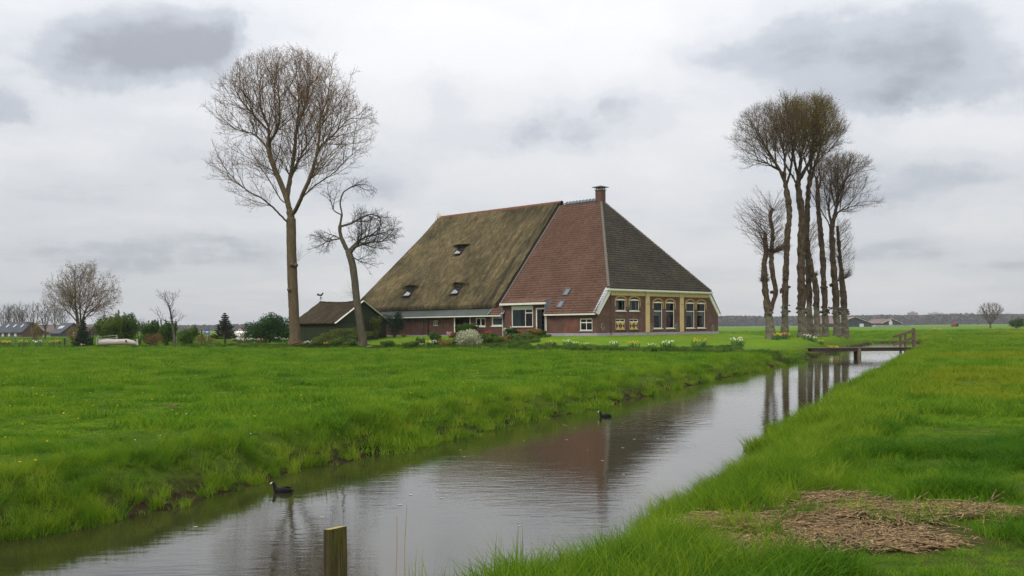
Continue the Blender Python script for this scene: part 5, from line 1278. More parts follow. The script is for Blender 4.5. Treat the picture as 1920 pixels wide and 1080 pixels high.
for r0, r1, dn in ((3.2, 7, 260), (7, 12, 150), (12, 20, 80), (20, 34, 34), (34, 60, 17), (60, 95, 9), (95, 150, 3.6), (150, 260, .8)):
    x, y = ring_points(r0, r1, dn); z = ground_z(x, y); s, t = chan(x, y); tb = bank_t(s, t)
    sd = side_of_ditch(x, y); v, u = house_uv(x, y); inh = (v > -.2) & (v < HW + .2) & (u > -.2) & (u < HL)
    st = straw_mask(x, y) * (np.hypot(x - 3.3, y - 8.9) < 3.2)
    edge_l = sstep(-1.9, -.5, t) * (t < 3); edge_r = sstep(CWID + 2.4, CWID + .9, t) * (t > 3); edge = np.maximum(edge_l, edge_r)
    bare = fbm(x * .8 + 70, y * .8, 3)
    wet = z < np.where(t > 3, -.62, -.56)
    ok = ~wet & ~inh & (rs.rand(len(x)) > np.minimum(st * 1.8, .88)) & ~((z < -.2) & (t < 3) & (rs.rand(len(x)) < np.clip((bare - .50) * 5, 0, .88)))
    x, y, z, s, t, tb, sd, edge, v, u = (a[ok] for a in (x, y, z, s, t, tb, sd, edge, v, u)); n = len(x); dist = np.hypot(x, y)
    cl = fbm(x * .9, y * .9 + 50, 4); cl2 = fbm(x * .25 + 9, y * .25, 3); far = dist > 18
    left = t < 3; garden = left & (sd > 1.2)
    dh = np.hypot(np.maximum(np.maximum(-v, v - HW), 0), np.maximum(np.maximum(-u, u - HL), 0))
    is_lawn = garden & (sd > 2.2) & (dh < 24); rough = garden & (sd < 3.6) & (sd > .3)
    yel = (~left) & (fbm(x * .12 + 30, y * .12, 3) + sstep(9, 25, t) * .45 > .62)
    idx = np.where(yel, 5, 0) + np.where(far, 3 + rs.randint(0, 2, n), rs.randint(0, 3, n))
    idx = np.where(is_lawn, 10 + np.where(far, 3 + rs.randint(0, 2, n), 0), idx)
    sc = (.55 + .9 * sstep(.38, .72, cl)) * (.8 + .5 * rs.rand(n)) * np.where(far, 1.0 + (dist - 18) / 260, 1.0)
    zsc = np.where(yel, .72, 1.0) * np.where(left, .54, .74) * (.68 + 1.05 * sstep(.40, .66, cl)) * (.75 + .5 * cl2)
    sc = np.where(is_lawn, .55, sc); zsc = np.where(is_lawn, .32, zsc)
    # taller growth along the water
    tallm = (rs.rand(n) < edge * np.where(left, .70, .80)) & ~garden
    idx = np.where(tallm, np.where(far, tallw0 + rs.randint(0, 3, n), tall0 + rs.randint(0, 4, n)), idx)
    sc = np.where(tallm, (.55 + .55 * rs.rand(n)) * np.where(left, .78, 1.0), sc); zsc = np.where(tallm, .85 + .3 * cl2, zsc)
    cush = (~tallm) & (~left) & (~yel) & (dist < 24) & (cl > .55) & (t < CWID + 5.5) & (straw_mask(x, y) * (np.hypot(x - 3.3, y - 8.9) < 3.2) < .05) & (rs.rand(n) < .42)
    idx = np.where(cush, cush0 + rs.randint(0, 3, n), idx); sc = np.where(cush, .9 + .5 * rs.rand(n), sc); zsc = np.where(cush, .9, zsc)
    rd = (rs.rand(n) < .035) & left & (edge_l[ok] > .75) & (z < -.25); idx = np.where(rd, reed0 + rs.randint(0, 3, n), idx); sc = np.where(rd, .7 + .5 * rs.rand(n), sc); zsc = np.where(rd, 1.0, zsc)
    rr = (rs.rand(n) < .30) & ~left & (t < CWID + .55) & (dist < 11); idx = np.where(rr, reed0 + rs.randint(0, 3, n), idx); sc = np.where(rr, .6 + .4 * rs.rand(n), sc); zsc = np.where(rr, 1.15, zsc)
    dr = (rs.rand(n) < .012) & (edge > .3) & (dist < 30); idx = np.where(dr, dry0 + rs.randint(0, 2, n), idx)
    rm_ = rough & (rs.rand(n) < .75); idx = np.where(rm_, rough0 + rs.randint(0, 3, n), idx); sc = np.where(rm_, .7 + .6 * rs.rand(n), sc); zsc = np.where(rm_, .6 + .5 * rs.rand(n), zsc)
    S3 = np.stack([sc, sc, sc * zsc], -1); P = np.stack([x, y, z], -1)
    for nm, m in (('meadow_grass', left & ~garden), ('bank_grass', ~left), ('lawn_grass', garden)): Q[nm].append((P[m], S3[m], idx[m]))
LBL = {'meadow_grass': 'green pasture grass of the meadow between water and garden', 'bank_grass': 'long green grass on the near right bank and field', 'lawn_grass': 'mown lawn and rough growth round the farmhouse'}
for nm, L in Q.items():
    P, sc, ix = (np.concatenate([q[i] for q in L]) for i in range(3)); plant(nm, P, sc, ix, LIB, LBL[nm])
# seed stems of the bank standing against the water at the bottom of the picture
for i, (px, top, Y, lean) in enumerate(((763, 948, 5.6, -.03), (744, 968, 5.5, .10))):
    a = at(px - 6, 1085, Y); b = at(px, top, Y); mb = MB().tube([a + Vector((0, 0, -.3)), a.lerp(b, .5) + Vector((lean * .1, 0, 0)), b], [.004, .003, .002], 4)
    o = mb.build('dry_stem', G_DRY, None); tag(o, ('taller', 'shorter')[i] + ' thin dry stem rising before the water near the post', 'grass stem', 'dry stems before the water')
# flattened dead reed on the near bank
def straw_heap():
    n = 13000; c = rs.randint(0, len(STRAW_C), n); x = np.array([STRAW_C[i][0][0] for i in c]) + rs.normal(0, .42, n) * np.array([STRAW_C[i][1][0] for i in c]) * 1.15; y = np.array([STRAW_C[i][0][1] for i in c]) + rs.normal(0, .5, n) * np.array([STRAW_C[i][1][1] for i in c])
    m = straw_mask(x, y) * (.35 + 1.3 * fbm(x * 2.3 + 4, y * 2.3, 3)) > .27 + .85 * rs.rand(n); x, y = x[m], y[m]; n = len(x); z = ground_z(x, y) + .006 + .030 * rs.rand(n) * fbm(x * 3, y * 3, 2) * 2
    a = .15 + (fbm(x * 1.3, y * 1.3 + 8, 2) - .5) * 4.5 + rs.normal(0, .55, n); L = .06 + .55 * rs.rand(n) ** 3; w = .003 + .007 * rs.rand(n) ** 2; up = rs.normal(0, .10, n) + (rs.rand(n) < .04) * rs.rand(n) * .9
    d = np.stack([np.cos(a), np.sin(a), up], -1); d /= np.linalg.norm(d, axis=1)[:, None]; s = np.stack([-np.sin(a), np.cos(a), np.zeros(n)], -1) * w[:, None]; k = np.cross(d, s); c0 = np.stack([x, y, z], -1)
    bend = np.stack([rs.normal(0, .02, n), rs.normal(0, .02, n), rs.rand(n) * .03], -1)
    p0, p1, p2 = c0 - d * L[:, None] / 2, c0 + bend, c0 + d * L[:, None] / 2
    V = np.stack([p0 - s, p0 + s, p0 + k, p1 - s, p1 + s, p1 + k, p2 - s * .7, p2 + s * .7, p2 + k * .7], 1).reshape(-1, 3); b = np.arange(n)[:, None] * 9
    F = np.concatenate([b + np.array(q) for q in ((0, 1, 4, 3), (1, 2, 5, 4), (2, 0, 3, 5), (3, 4, 7, 6), (4, 5, 8, 7), (5, 3, 6, 8))]); return np_mesh('dead_reed', V, F)
t = NT('dead_reed_straw'); n_ = t.noise(t.vec((1, 1, 1), 'Position'), 28, 5, .75); t.col(t.ramp(n_, [(.33, (.050, .033, .017)), (.5, (.165, .108, .053)), (.67, (.42, .295, .145))])); M_STRAW = t.set(.8, .2)
o = mesh_obj('dead_reed', straw_heap(), None, M_STRAW); tag(o, 'flattened brown dead reed and straw lying on the near right bank', None, None, 'stuff')
# small flowers in the pasture
def dots(name, n, region, mat, label, r=.02, hgt=.12):
    V, F = [], []; k = 0
    while k < n:
        x, y = region(); 
        s, t = chan(x, y)
        if ground_z(x, y) < -.3: continue
        z = gz(x, y) + hgt * (.7 + .6 * rs.rand()); b = len(V); V += [(x + r * math.cos(q), y + r * math.sin(q), z + rs.normal(0, .004)) for q in np.arange(7) / 7 * 6.283] + [(x, y, z + r * .45), (x, y, z - r * .5)]
        F += [(b + i, b + (i + 1) % 7, b + 7) for i in range(7)] + [(b + (i + 1) % 7, b + i, b + 8) for i in range(7)]
        F.append((b + 8, b + 8, b + 8)) if False else None; k += 1
    o = mesh_obj(name, np_mesh(name, V, F), None, mat); return tag(o, label, None, None, 'stuff')
M_DAND = plain('dandelion_yellow', (.75, .50, .02), (.65, .40, .01), 5, .7, .1); M_DAISY = plain('daisy_white', (.75, .75, .70), (.65, .65, .6), 5, .7, .1)
def reg_left():
    Y = 12 + 62 * rs.rand() ** 1.2
    while True:
        px = rs.rand() * 1300; x = X_at(px, Y)
        if chan(x, Y)[1] < -.6: return x, Y
        Y = 12 + 62 * rs.rand()
dots('dandelions', 130, reg_left, M_DAND, 'scattered yellow dandelions in the meadow', .022, .13)
dots('daisies', 60, reg_left, M_DAISY, 'scattered small white daisies in the meadow', .016, .11)
# ------------------------------------------------------------------ shed beside the house
C = at(631, 640, 98.0); C.z = gz(C.x, C.y)
shed = thing('shed', 'green boarded shed with a dark mossy roof at the left end of the farmhouse', 'shed', C, HT)
GW, SLN, EH, AH = 6.3, 7.3, 1.95, 4.0
M_GREEN = plain('dull_green_boards', (.050, .062, .032), (.034, .042, .024), 1.2, .8, .2, stretch=(6, 6, .5))
M_GREEN_D = plain('dark_green_batten', (.030, .038, .020), (.022, .028, .016), 1.2, .8, .2)
MB().add([(0, 0, -.3), (GW, 0, -.3), (GW, SLN, -.3), (0, SLN, -.3), (0, 0, EH), (GW, 0, EH), (GW, SLN, EH), (0, SLN, EH), (GW / 2, 0, AH), (GW / 2, SLN, AH)], [(0, 1, 5, 8, 4), (2, 3, 7, 9, 6), (1, 2, 6, 5), (3, 0, 4, 7)]).build('wall', M_GREEN, shed)
mb = MB(); k = .19
for i in range(1, int(GW / k)):
    x = i * k; top = EH + (AH - EH) * (1 - abs(x / (GW / 2) - 1)); mb.box((x - .018, -.022, -.2), (x + .018, -.002, top - .04))
for i in range(1, int(SLN / k)): mb.box((-.022, i * k - .018, -.2), (-.002, i * k + .018, EH - .06))
mb.build('batten', M_GREEN_D, shed, kind='stuff', label='thin upright battens over the board joints')
MB().box((-.03, -.045, EH - .05), (GW + .03, -.024, EH + .02)).build('rail', M_GREEN_D, shed)
t = NT('mossy_shed_thatch'); n1 = t.noise(t.vec(), 1.1, 6, .7); n2 = t.noise(t.vec((1, 3, 1)), 9, 6, .75)
c = t.mix(.8, t.ramp(n1, [(.3, (.026, .020, .013)), (.55, (.050, .040, .024)), (.72, (.080, .068, .030))]), t.ramp(n2, [(.3, (.4, .4, .4)), (.7, (1.7, 1.6, 1.5))]), 'MULTIPLY'); t.col(c); t.bump(n2, 1, .08); M_SHEDR = t.set(.95, .08)
V, F = [], []; na, nb = 24, 28
for sd in (-1, 1):
    b0 = len(V)
    for i in range(na + 1):
        q = i / na; 
        for j in range(nb + 1):
            y = -.25 + (SLN + .5) * j / nb; w = GW / 2 + .35; sag = .16 * math.sin(math.pi * j / nb) * (1 - q) + .05 * mnoise.noise(Vector((q * 6, y * 1.3, sd * 4)))
            x = GW / 2 + sd * w * q; z = AH + .14 - (AH - EH) * q * w / (GW / 2) - sag + .03 * mnoise.noise(Vector((q * 20, y * 5, sd * 9))); V.append((x, y, z))
    F += [(b0 + i * (nb + 1) + j, b0 + i * (nb + 1) + j + 1, b0 + (i + 1) * (nb + 1) + j + 1, b0 + (i + 1) * (nb + 1) + j) for i in range(na) for j in range(nb)]
o = mesh_obj('roof', np_mesh('roof', V, F, True), shed, M_SHEDR); so = o.modifiers.new('thick', 'SOLIDIFY'); so.thickness = .16
for sd in (-1, 1):
    a = Vector((GW / 2, -.30, AH + .12)); b = Vector((GW / 2 + sd * (GW / 2 + .38), -.30, EH - .12)); MB().bar(a, b, .06, .24, (0, 1, 0)).build('barge_board', M_WHITE, shed)
vane_at = shed.matrix_world
def shed_w(x, y, z): return C + Vector((x * HC - y * HS, x * HS + y * HC, z))
vp = shed_w(GW / 2, SLN - .1, AH + .02)
vane = thing('weathervane', 'black weathercock on a thin pole at the far end of the shed ridge', 'weathervane', vp, math.radians(-10))
MB().tube([(0, 0, -.1), (0, 0, .78)], .022, 6).build('pole', M_BLACK, vane); bm = bmesh.new(); bmesh.ops.create_icosphere(bm, subdivisions=2, radius=.09); me = bpy.data.meshes.new('ball'); bm.to_mesh(me); bm.free(); o = mesh_obj('ball', me, vane, M_BLACK, True); o.location = (0, 0, .62)
MB().bar((-.22, 0, .48), (.22, 0, .48), .025).bar((0, -.22, .48), (0, .22, .48), .025).build('compass_arms', M_BLACK, vane)
cock = [(-.40, .98), (-.46, .86), (-.30, .84), (-.16, .80), (.02, .78), (.14, .82), (.22, .92), (.26, 1.02), (.36, 1.06), (.28, 1.10), (.27, 1.18), (.20, 1.17), (.15, 1.08), (.08, 1.0), (-.04, .97), (-.16, .98), (-.24, 1.04), (-.36, 1.10), (-.34, 1.02), (-.42, 1.06)]
MB().prism([(x, -.02, z) for x, z in cock], (0, .04, 0)).build('cockerel', M_BLACK, vane)

# ------------------------------------------------------------------ footbridge
Yb = 70.0
bl = at(1521, 655, Yb); br = at(1706, 653.5, Yb + 1.0); zb = .12
M_OLDWOOD = plain('weathered_grey_wood', (.155, .115, .085), (.085, .062, .047), 2.0, .9, .1, stretch=(1, 6, 6), bump=.5)
M_REDWOOD = plain('brown_rail_wood', (.145, .100, .078), (.085, .060, .048), 2.0, .85, .1, stretch=(1, 5, 5), bump=.4)
bridge = thing('footbridge', 'low wooden footbridge over the watercourse by the limes', 'footbridge', (bl.x, Yb, zb))
LB = br.x - bl.x - .35; PW = .145
for i in range(6):
    y = -.47 + i * (PW + .012); MB().box((-.25 + random.uniform(-.05, .05), y, -.05), (LB + random.uniform(-.05, .05), y + PW, .0 + random.uniform(-.006, .006))).build('plank', M_OLDWOOD, bridge, bevel=.008)
for y in (-.42, .32): MB().box((-.1, y, -.27), (LB - .1, y + .12, -.052)).build('beam', plain('dark_wet_beam', (.040, .028, .020), (.022, .017, .013), 3), bridge)
for y in (-.44, .28): MB().tube([(LB * .465, y + .1, -1.9), (LB * .465, y + .1, -.06)], .14, 12).build('pile', plain('water_stained_pile', (.115, .085, .045), (.045, .038, .022), 2, stretch=(2, 2, .6)), bridge, True)
for i, (x, h, w) in enumerate(((LB - .35, .80, .16), (LB + .12, .62, .12), (LB - 1.05, .42, .12))):
    pass
# gate of rails at the right hand end
gx0 = LB + .12
for (x, y, z1, w) in ((gx0, -.30, 1.28, .16), (gx0 + .22, .35, 1.34, .14)): MB().box((x - w / 2, y - w / 2, -.8), (x + w / 2, y + w / 2, z1)).build('post', M_REDWOOD, bridge, bevel=.01)
for (x, z1) in ((gx0 - .95, .85), (gx0 - .60, .95)): MB().box((x - .07, -.34, -.5), (x + .07, -.22, z1)).build('post', M_REDWOOD, bridge, bevel=.01)
for (z0, z1) in ((.72, 1.16), (.14, .66)): MB().bar((gx0 - 1.5, -.28 - .07, z0), (gx0 - .02, -.28 - .07, z1), .05, .17).build('rail', M_REDWOOD, bridge)
for z in (1.14, .86, .60, .34): MB().bar((gx0 - .02, -.40, z), (gx0 + .42, .42, z + .02), .05, .11).build('rail', M_OLDWOOD, bridge)

# ------------------------------------------------------------------ post in the foreground
pp = at(628.5, 990, 4.9); post = thing('wooden_post', 'square mossy wooden post with a sloping top in the foreground water edge', 'post', (pp.x, pp.y, WATER - .3), math.radians(31))
t = NT('mossy_post_wood'); g = t.noise(t.vec((9, 9, .8)), 4, 6, .7); m = t.noise(t.vec((1.5, 1.5, .7)), 3.2, 4, .6); gr = t.noise(t.vec((22, 22, .6)), 5, 5, .7)
c = t.mix(t.ramp(m, [(.42, (0, 0, 0)), (.62, (1, 1, 1))]), t.ramp(g, [(.3, (.034, .024, .016)), (.7, (.115, .085, .060))]), t.ramp(g, [(.3, (.034, .036, .009)), (.7, (.105, .095, .024))]))
c = t.mix(.6, c, t.ramp(gr, [(.35, (.35, .33, .3)), (.65, (1.5, 1.45, 1.4))]), 'MULTIPLY'); t.col(c); t.bump(t.math('ADD', g, gr), 1.0, .012); M_POST = t.set(.9, .12)
h = pp.z - (WATER - .3); w = .046; bm = bmesh.new()
outline = [(-w, -w), (-w * .2, -w * 1.02), (w * .55, -w), (w, -w * .86), (w * 1.02, .0), (w, w), (0, w * 1.02), (-w, w), (-w * 1.02, 0)]; rings = []
for k in range(13):
    z = h * k / 12; r = []
    for i, (x, y) in enumerate(outline):
        q = .0022 * mnoise.noise(Vector((x * 60, y * 60 + i, z * 3))); dz = (.004 * (x / w) - .007 * (y / w) + .004 * mnoise.noise(Vector((i * 2.1, 3, 1)))) if k == 12 else 0; s = .97 if k == 12 else 1; r.append(bm.verts.new(((x + q) * s, (y + q) * s, z + dz)))
    rings.append(r)
for a, b in zip(rings, rings[1:]):
    for i in range(len(a)): bm.faces.new((a[i], a[(i + 1) % len(a)], b[(i + 1) % len(b)], b[i]))
me = bpy.data.meshes.new('post_body'); bm.to_mesh(me); bm.free(); mesh_obj('post_body', me, post, M_POST)
tv = [tuple(v.co) for v in rings[-1]] if False else None
top = [(x * .97, y * .97, h + .004 * (x / w) - .007 * (y / w) + .001) for x, y in outline]
MB().add(top + [(0, 0, h + .006)], [(i, (i + 1) % 9, 9) for i in range(9)]).build('cut_top', plain('mossy_end_grain', (.36, .29, .15), (.20, .17, .05), 40, .9, .1, bump=.4, bdist=.004), post)

# ------------------------------------------------------------------ coots
M_COOT = plain('sooty_plumage', (.007, .007, .008), (.012, .012, .015), 9, .7, .1); M_SHIELD = plain('white_bill', (.75, .70, .62), (.7, .62, .52), 5, .5, .3)
def coot(loc, rz, label, s=1.0):
    c = thing('coot', label, 'bird', loc, rz, 'coots swimming on the water', s)
    prof = [(-.195, .045, .008, .010), (-.165, .042, .030, .022), (-.12, .040, .058, .042), (-.06, .040, .078, .058), (.0, .038, .086, .064), (.06, .036, .080, .062), (.105, .045, .060, .056), (.128, .075, .036, .044), (.138, .112, .026, .032), (.145, .140, .024, .028), (.153, .163, .027, .027), (.172, .172, .024, .022), (.190, .166, .012, .012)]
    V, F = [], []; n = 14
    for i, (x, z, ry, rz_) in enumerate(prof):
        a = prof[max(i - 1, 0)]; b = prof[min(i + 1, len(prof) - 1)]; d = Vector((b[0] - a[0], 0, b[1] - a[1])).normalized(); up = Vector((-d.z, 0, d.x))
        for k in range(n):
            q = 2 * math.pi * k / n; p = Vector((x, 0, z)) + Vector((0, 1, 0)) * ry * math.cos(q) + up * rz_ * math.sin(q); V.append(tuple(p))
    for i in range(len(prof) - 1):
        for k in range(n): F.append((i * n + k, i * n + (k + 1) % n, (i + 1) * n + (k + 1) % n, (i + 1) * n + k))
    F.append(tuple(range(n))[::-1]); F.append(tuple((len(prof) - 1) * n + k for k in range(n)))
    me = bpy.data.meshes.new('body'); me.from_pydata(V, [], F); o = mesh_obj('body', me, c, M_COOT, True); o.modifiers.new('s', 'SUBSURF').levels = 1
    MB().add([(.176, -.010, .192), (.176, .010, .192), (.196, -.011, .170), (.196, .011, .170), (.193, -.010, .156), (.193, .010, .156), (.232, 0, .149), (.205, 0, .181)], [(0, 1, 7), (0, 7, 2), (1, 3, 7), (2, 7, 6), (7, 3, 6), (2, 6, 4), (3, 5, 6), (4, 6, 5), (0, 2, 4), (1, 5, 3)]).build('bill', M_SHIELD, c, True)
    for sy in (-1, 1):
        mb = MB(); mb.add([(-.15, sy * .045, .075), (-.06, sy * .088, .070), (.05, sy * .086, .062), (.03, sy * .070, .094), (-.07, sy * .058, .104), (-.16, sy * .022, .086)], [(0, 1, 4, 5), (1, 2, 3, 4)] if sy > 0 else [(5, 4, 1, 0), (4, 3, 2, 1)]); mb.build('wing', M_COOT, c, True)
        bm = bmesh.new(); bmesh.ops.create_icosphere(bm, subdivisions=1, radius=.005); me = bpy.data.meshes.new('eye'); bm.to_mesh(me); bm.free(); o = mesh_obj('eye', me, c, plain('red_eye', (.2, .01, .01)), True); o.location = (.176, sy * .021, .172)
    return c
p = at(530, 924, 13.9); coot((p.x, p.y, WATER - .012), math.radians(176), 'nearer black coot with white bill by the left bank', .82)
p = at(1135, 783, 25.1); coot((p.x, p.y, WATER - .02), math.radians(188), 'farther black coot in the middle of the watercourse', .9)

# ------------------------------------------------------------------ far farms, woods and tower blocks
M_SLATE = plain('dark_slate_roof', (.050, .054, .064), (.035, .038, .046), .4, .7, .3); M_BWALL = plain('far_brick', (.11, .07, .055), (.08, .052, .042), .5, .9, .1)
M_DKBOARD = plain('black_green_boards', (.030, .042, .045), (.022, .03, .033), .3, .8, .2, stretch=(3, 3, .3)); M_SHEET = plain('dull_red_sheet_roof', (.175, .105, .098), (.135, .085, .08), .12, .8, .2, stretch=(1, 1, 1))
M_FWIN = plain('far_window', (.55, .6, .65), (.45, .5, .55), 1, .2, .8); M_CONC = plain('pale_concrete', (.42, .41, .38), (.34, .33, .31), .2, .9, .1)
def gable_house(name, label, cat, loc, rz, w, l, eave, ridge, wall, roof, trim=None, wins=(), over=.5, group=None, roofwins=()):
    h = thing(name, label, cat, loc, rz, group)
    MB().add([(0, 0, -1), (w, 0, -1), (w, l, -1), (0, l, -1), (0, 0, eave), (w, 0, eave), (w, l, eave), (0, l, eave), (w / 2, 0, ridge), (w / 2, l, ridge)], [(0, 1, 5, 8, 4), (2, 3, 7, 9, 6), (1, 2, 6, 5), (3, 0, 4, 7)]).build('wall', wall, h)
    k = (ridge - eave) / (w / 2); mb = MB(); 
    for sd in (-1, 1):
        e = w / 2 + sd * (w / 2 + over); z = eave - over * k; mb.prism([(w / 2, -over, ridge + .05), (w / 2, l + over, ridge + .05), (e, l + over, z + .05), (e, -over, z + .05)], (0, 0, .22))
    mb.build('roof', roof, h)
    if trim:
        for sd in (-1, 1): MB().bar((w / 2, -over - .1, ridge + .15), (w / 2 + sd * (w / 2 + over), -over - .1, eave - over * k + .15), .12, .55, (0, 1, 0)).build('barge_board', trim, h)
    for (x, y, z, ww, hh, face) in wins:
        if face == 'g': MB().box((x - ww / 2, -.08, z), (x + ww / 2, -.01, z + hh)).build('window', M_FWIN, h)
        else: MB().box((-.08, y - ww / 2, z), (-.01, y + ww / 2, z + hh)).build('window', M_FWIN, h)
    for (y, q, ww) in roofwins:
        x = w / 2 * (1 - q); z = ridge - k * w / 2 * q + .30; MB().prism([(x - .5, y - ww / 2, z - .5 * k), (x - .5, y + ww / 2, z - .5 * k), (x + .5, y + ww / 2, z + .5 * k), (x + .5, y - ww / 2, z + .5 * k)], (0, 0, .06)).build('roof_window', M_FWIN, h)
    return h
Y = 700.0
b = at(1570, 612, Y); gable_house('barn', 'larger dark barn with dull red roof behind the limes', 'barn', (b.x, Y, 0), math.radians(6), 25, 60, 2.6, 7.0, M_DKBOARD, M_SHEET, M_WHITE, over=.8, wins=[(6, 0, 0, 3, 2.2, 'g'), (18, 0, 0, 3, 2.2, 'g')])
b = at(1664, 612, Y); gable_house('barn', 'smaller dark barn with dull red roof right of the silo', 'barn', (b.x, Y + 10, 0), math.radians(-4), 13.5, 46, 2.4, 5.4, M_DKBOARD, M_SHEET, M_WHITE, over=.6)
b = at(1670, 612, Y - 8); silo = thing('silo', 'pale round silo between the two dark barns', 'silo', (b.x, Y - 8, 0)); MB().tube([(0, 0, -.5), (0, 0, 3.4)], 1.15, 16).build('body', M_CONC, silo, True); MB().tube([(0, 0, 3.42), (0, 0, 4.3), (0, 0, 4.6)], [1.2, .7, .2], 16).build('dome', M_CONC, silo, True)
b = at(1693, 612, Y - 20); o = thing('feed_heap', 'low grey covered heap in front of the barns', 'heap', (b.x - 20, Y - 20, 0)); MB().prism([(0, 0, -.2), (26, 0, -.2), (24, 0, 1.1), (2, 0, 1.3)], (0, 6, 0)).build('cover', plain('grey_cover', (.22, .23, .22), (.16, .17, .15), .4), o)
def tower(px0, px1, ytop, Y, mat, label, nw, nf, dark):
    a, b = at(px0, ytop, Y), at(px1, ytop, Y); h = thing('tower_block', label, 'tower block', (a.x, Y, 0)); w = b.x - a.x
    MB().box((0, 0, -1), (w, 16, a.z)).build('wall', mat, h); MB().box((w * .35, 4, a.z), (w * .62, 12, a.z + 2.6)).build('roof_hut', mat, h)
    for i in range(nw):
        for j in range(nf): MB().box((w * (i + .2) / nw, -.15, a.z * .3 + (a.z * .68) * j / nf), (w * (i + .75) / nw, -.02, a.z * .3 + a.z * .68 * (j + .55) / nf)).build('window', dark, h)
M_FD = plain('far_dark_window', (.10, .10, .12), (.07, .07, .09), 1, .4, .4)
tower(1706, 1721, 586, 2500.0, plain('far_brown_brick', (.20, .125, .115), (.16, .10, .095), .02), 'brownish tower block above the far wood', 5, 6, M_FD)
tower(1745, 1769, 586.5, 2500.0, plain('far_pale_panel', (.36, .37, .38), (.28, .29, .30), .02), 'pale grey tower block above the far wood', 7, 6, M_FD)
b = at(1886, 588, 2500.0); o = thing('tower_block', 'small grey roof block at the right edge of the far wood', 'tower block', (b.x, 2500, 0)); MB().box((0, 0, 0), (16, 14, b.z)).build('wall', M_CONC, o); MB().box((4, 3, b.z), (12, 11, b.z + 2)).build('roof_hut', M_CONC, o)
# red machine in the far field
b = at(1790, 611, 560.0); trc = thing('tractor', 'small red tractor far off in the right field', 'tractor', (b.x, 560, 0))
MR = plain('red_machine_paint', (.45, .035, .035), (.36, .03, .03), 2, .5, .4)
MB().box((-1.7, -.5, .6), (.2, .5, 1.5)).build('bonnet', MR, trc, bevel=.08); MB().box((.2, -.8, .7), (1.7, .8, 2.6)).build('cab', MR, trc, bevel=.1); MB().box((.3, -.82, 1.6), (1.6, .82, 2.4)).build('window', M_FD, trc)
for (x, r) in ((-1.2, .5), (1.1, .85)):
    for y in (-.95, .7): MB().tube([(x, y, r), (x, y + .3, r)], r, 16).build('wheel', M_BLACK, trc)
# houses at the far left
Y = 300.0
def lh(px, Y, rz, label, w, l, e, r, wall, roof, **k): b = at(px, 632, Y); return gable_house('house', label, 'house', (b.x, Y, 0), math.radians(rz), w, l, e, r, wall, roof, **k)
lh(41, 300, 62, 'far left house with a dark slate roof and three small roof windows', 7, 12, 1.6, 4.4, M_BWALL, M_SLATE, wins=[(0, 3, .2, 1, 1.1, 's'), (0, 6, .2, 1, 1.1, 's'), (0, 9, .2, 1, 1.1, 's')], roofwins=[(2.5, .45, .5), (6, .45, .5), (9.5, .45, .5)])
lh(115, 290, 40, 'dark gabled house with two bright roof windows beyond the fence', 7, 11, 1.2, 3.9, plain('dark_house_front', (.06, .065, .08), (.045, .05, .06), 1), M_SLATE, wins=[(3.5, 0, .2, 1.2, 1.2, 'g')], roofwins=[(5.2, .5, 1.6), (7.6, .5, 1.6)])
lh(165, 380, 75, 'long low house half hidden behind the round crowned tree', 8, 34, 1.6, 4.0, M_BWALL, plain('brown_tiles_far', (.11, .085, .07), (.085, .065, .055), .5))
# the wood along the horizon
def far_wood(name, label, px0, px1, Y0, Y1, hgt, n, mats, seed, size):
    r = np.random.RandomState(seed); px = px0 + (px1 - px0) * r.rand(n); Y = Y0 + (Y1 - Y0) * r.rand(n); x = (px - 960) * Y / RES; top = hgt * (.72 + .5 * fbm(x * .02, Y * .004, 4)); z = top * (1 - r.rand(n) ** 1.6 * .98)
    o = quads_obj(name, np.stack([x, Y, z], -1), size, mats[0], None, r, .9); 
    for m in mats[1:]: o.data.materials.append(m)
    mi = np.clip((z / top * 1.6 + r.normal(0, .25, n)), 0, len(mats) - .01).astype(np.int32) if len(mats) > 1 else np.zeros(n, np.int32); o.data.polygons.foreach_set('material_index', mi); return tag(o, label, None, None, 'stuff')
W1 = plain('bare_far_twigs', (.050, .040, .036), (.034, .029, .027), .05, .95, .05, src='Position'); W2 = plain('budding_far_crowns', (.080, .066, .036), (.058, .048, .030), .03, .95, .05, src='Position')
far_wood('far_wood', 'bare grey brown wood along the right horizon', 1290, 2060, 1750, 2000, 17.0, 26000, [W1, W2], 3, 5.5)
far_wood('far_wood', 'low strip of far trees on the left horizon', -140, 640, 1500, 1900, 9.0, 9000, [W1, W2], 5, 5.0)
# a few trees one can tell apart behind the left hand houses
M_FB = plain('far_bark', (.085, .068, .052), (.06, .05, .04), .5, .9, .1)
B0 = Vector((0, 0, 0))
lead = [[Vector((0, 0, -.3)), Vector((0, 0, 3)), Vector((.1, 0, 6)), Vector((0, .1, 9.5))], [Vector((0, 0, 3)), Vector((1.2, 0, 6)), Vector((2, .4, 9))], [Vector((0, 0, 3.4)), Vector((-1.2, .4, 6.2)), Vector((-2, 0, 9))]]
ft = make_tree('far_tree', B0, lead, [(np.array((0, 0, 7.0)), (3.2, 3.2, 4.4))], [(.7, 36, 3.4, .05, .06, .3), (.6, 36, 1.6, .04, .08, .4)], .5, .24, .02, 71, 1, .9, M_FB, M_FB, None, 1.1, label='x', group='bare trees behind the far left houses', start={0: .3, 'd': .15})
fk = kids(ft)
SPOT = [(6, 330, .9, 'bare far tree at the left picture edge'), (17, 340, 1.0, 'bare far tree just left of the slate roofed house'), (27, 335, .95, 'bare far tree behind the slate roofed house'), (36, 345, 1.05, 'bare far tree at the right end of the slate roofed house'), (43, 350, .9, 'rightmost bare tree of the left edge clump'),
        (103, 340, 1.05, 'bare far tree left behind the dark gabled house'), (117, 345, .95, 'bare far tree right behind the dark gabled house')]
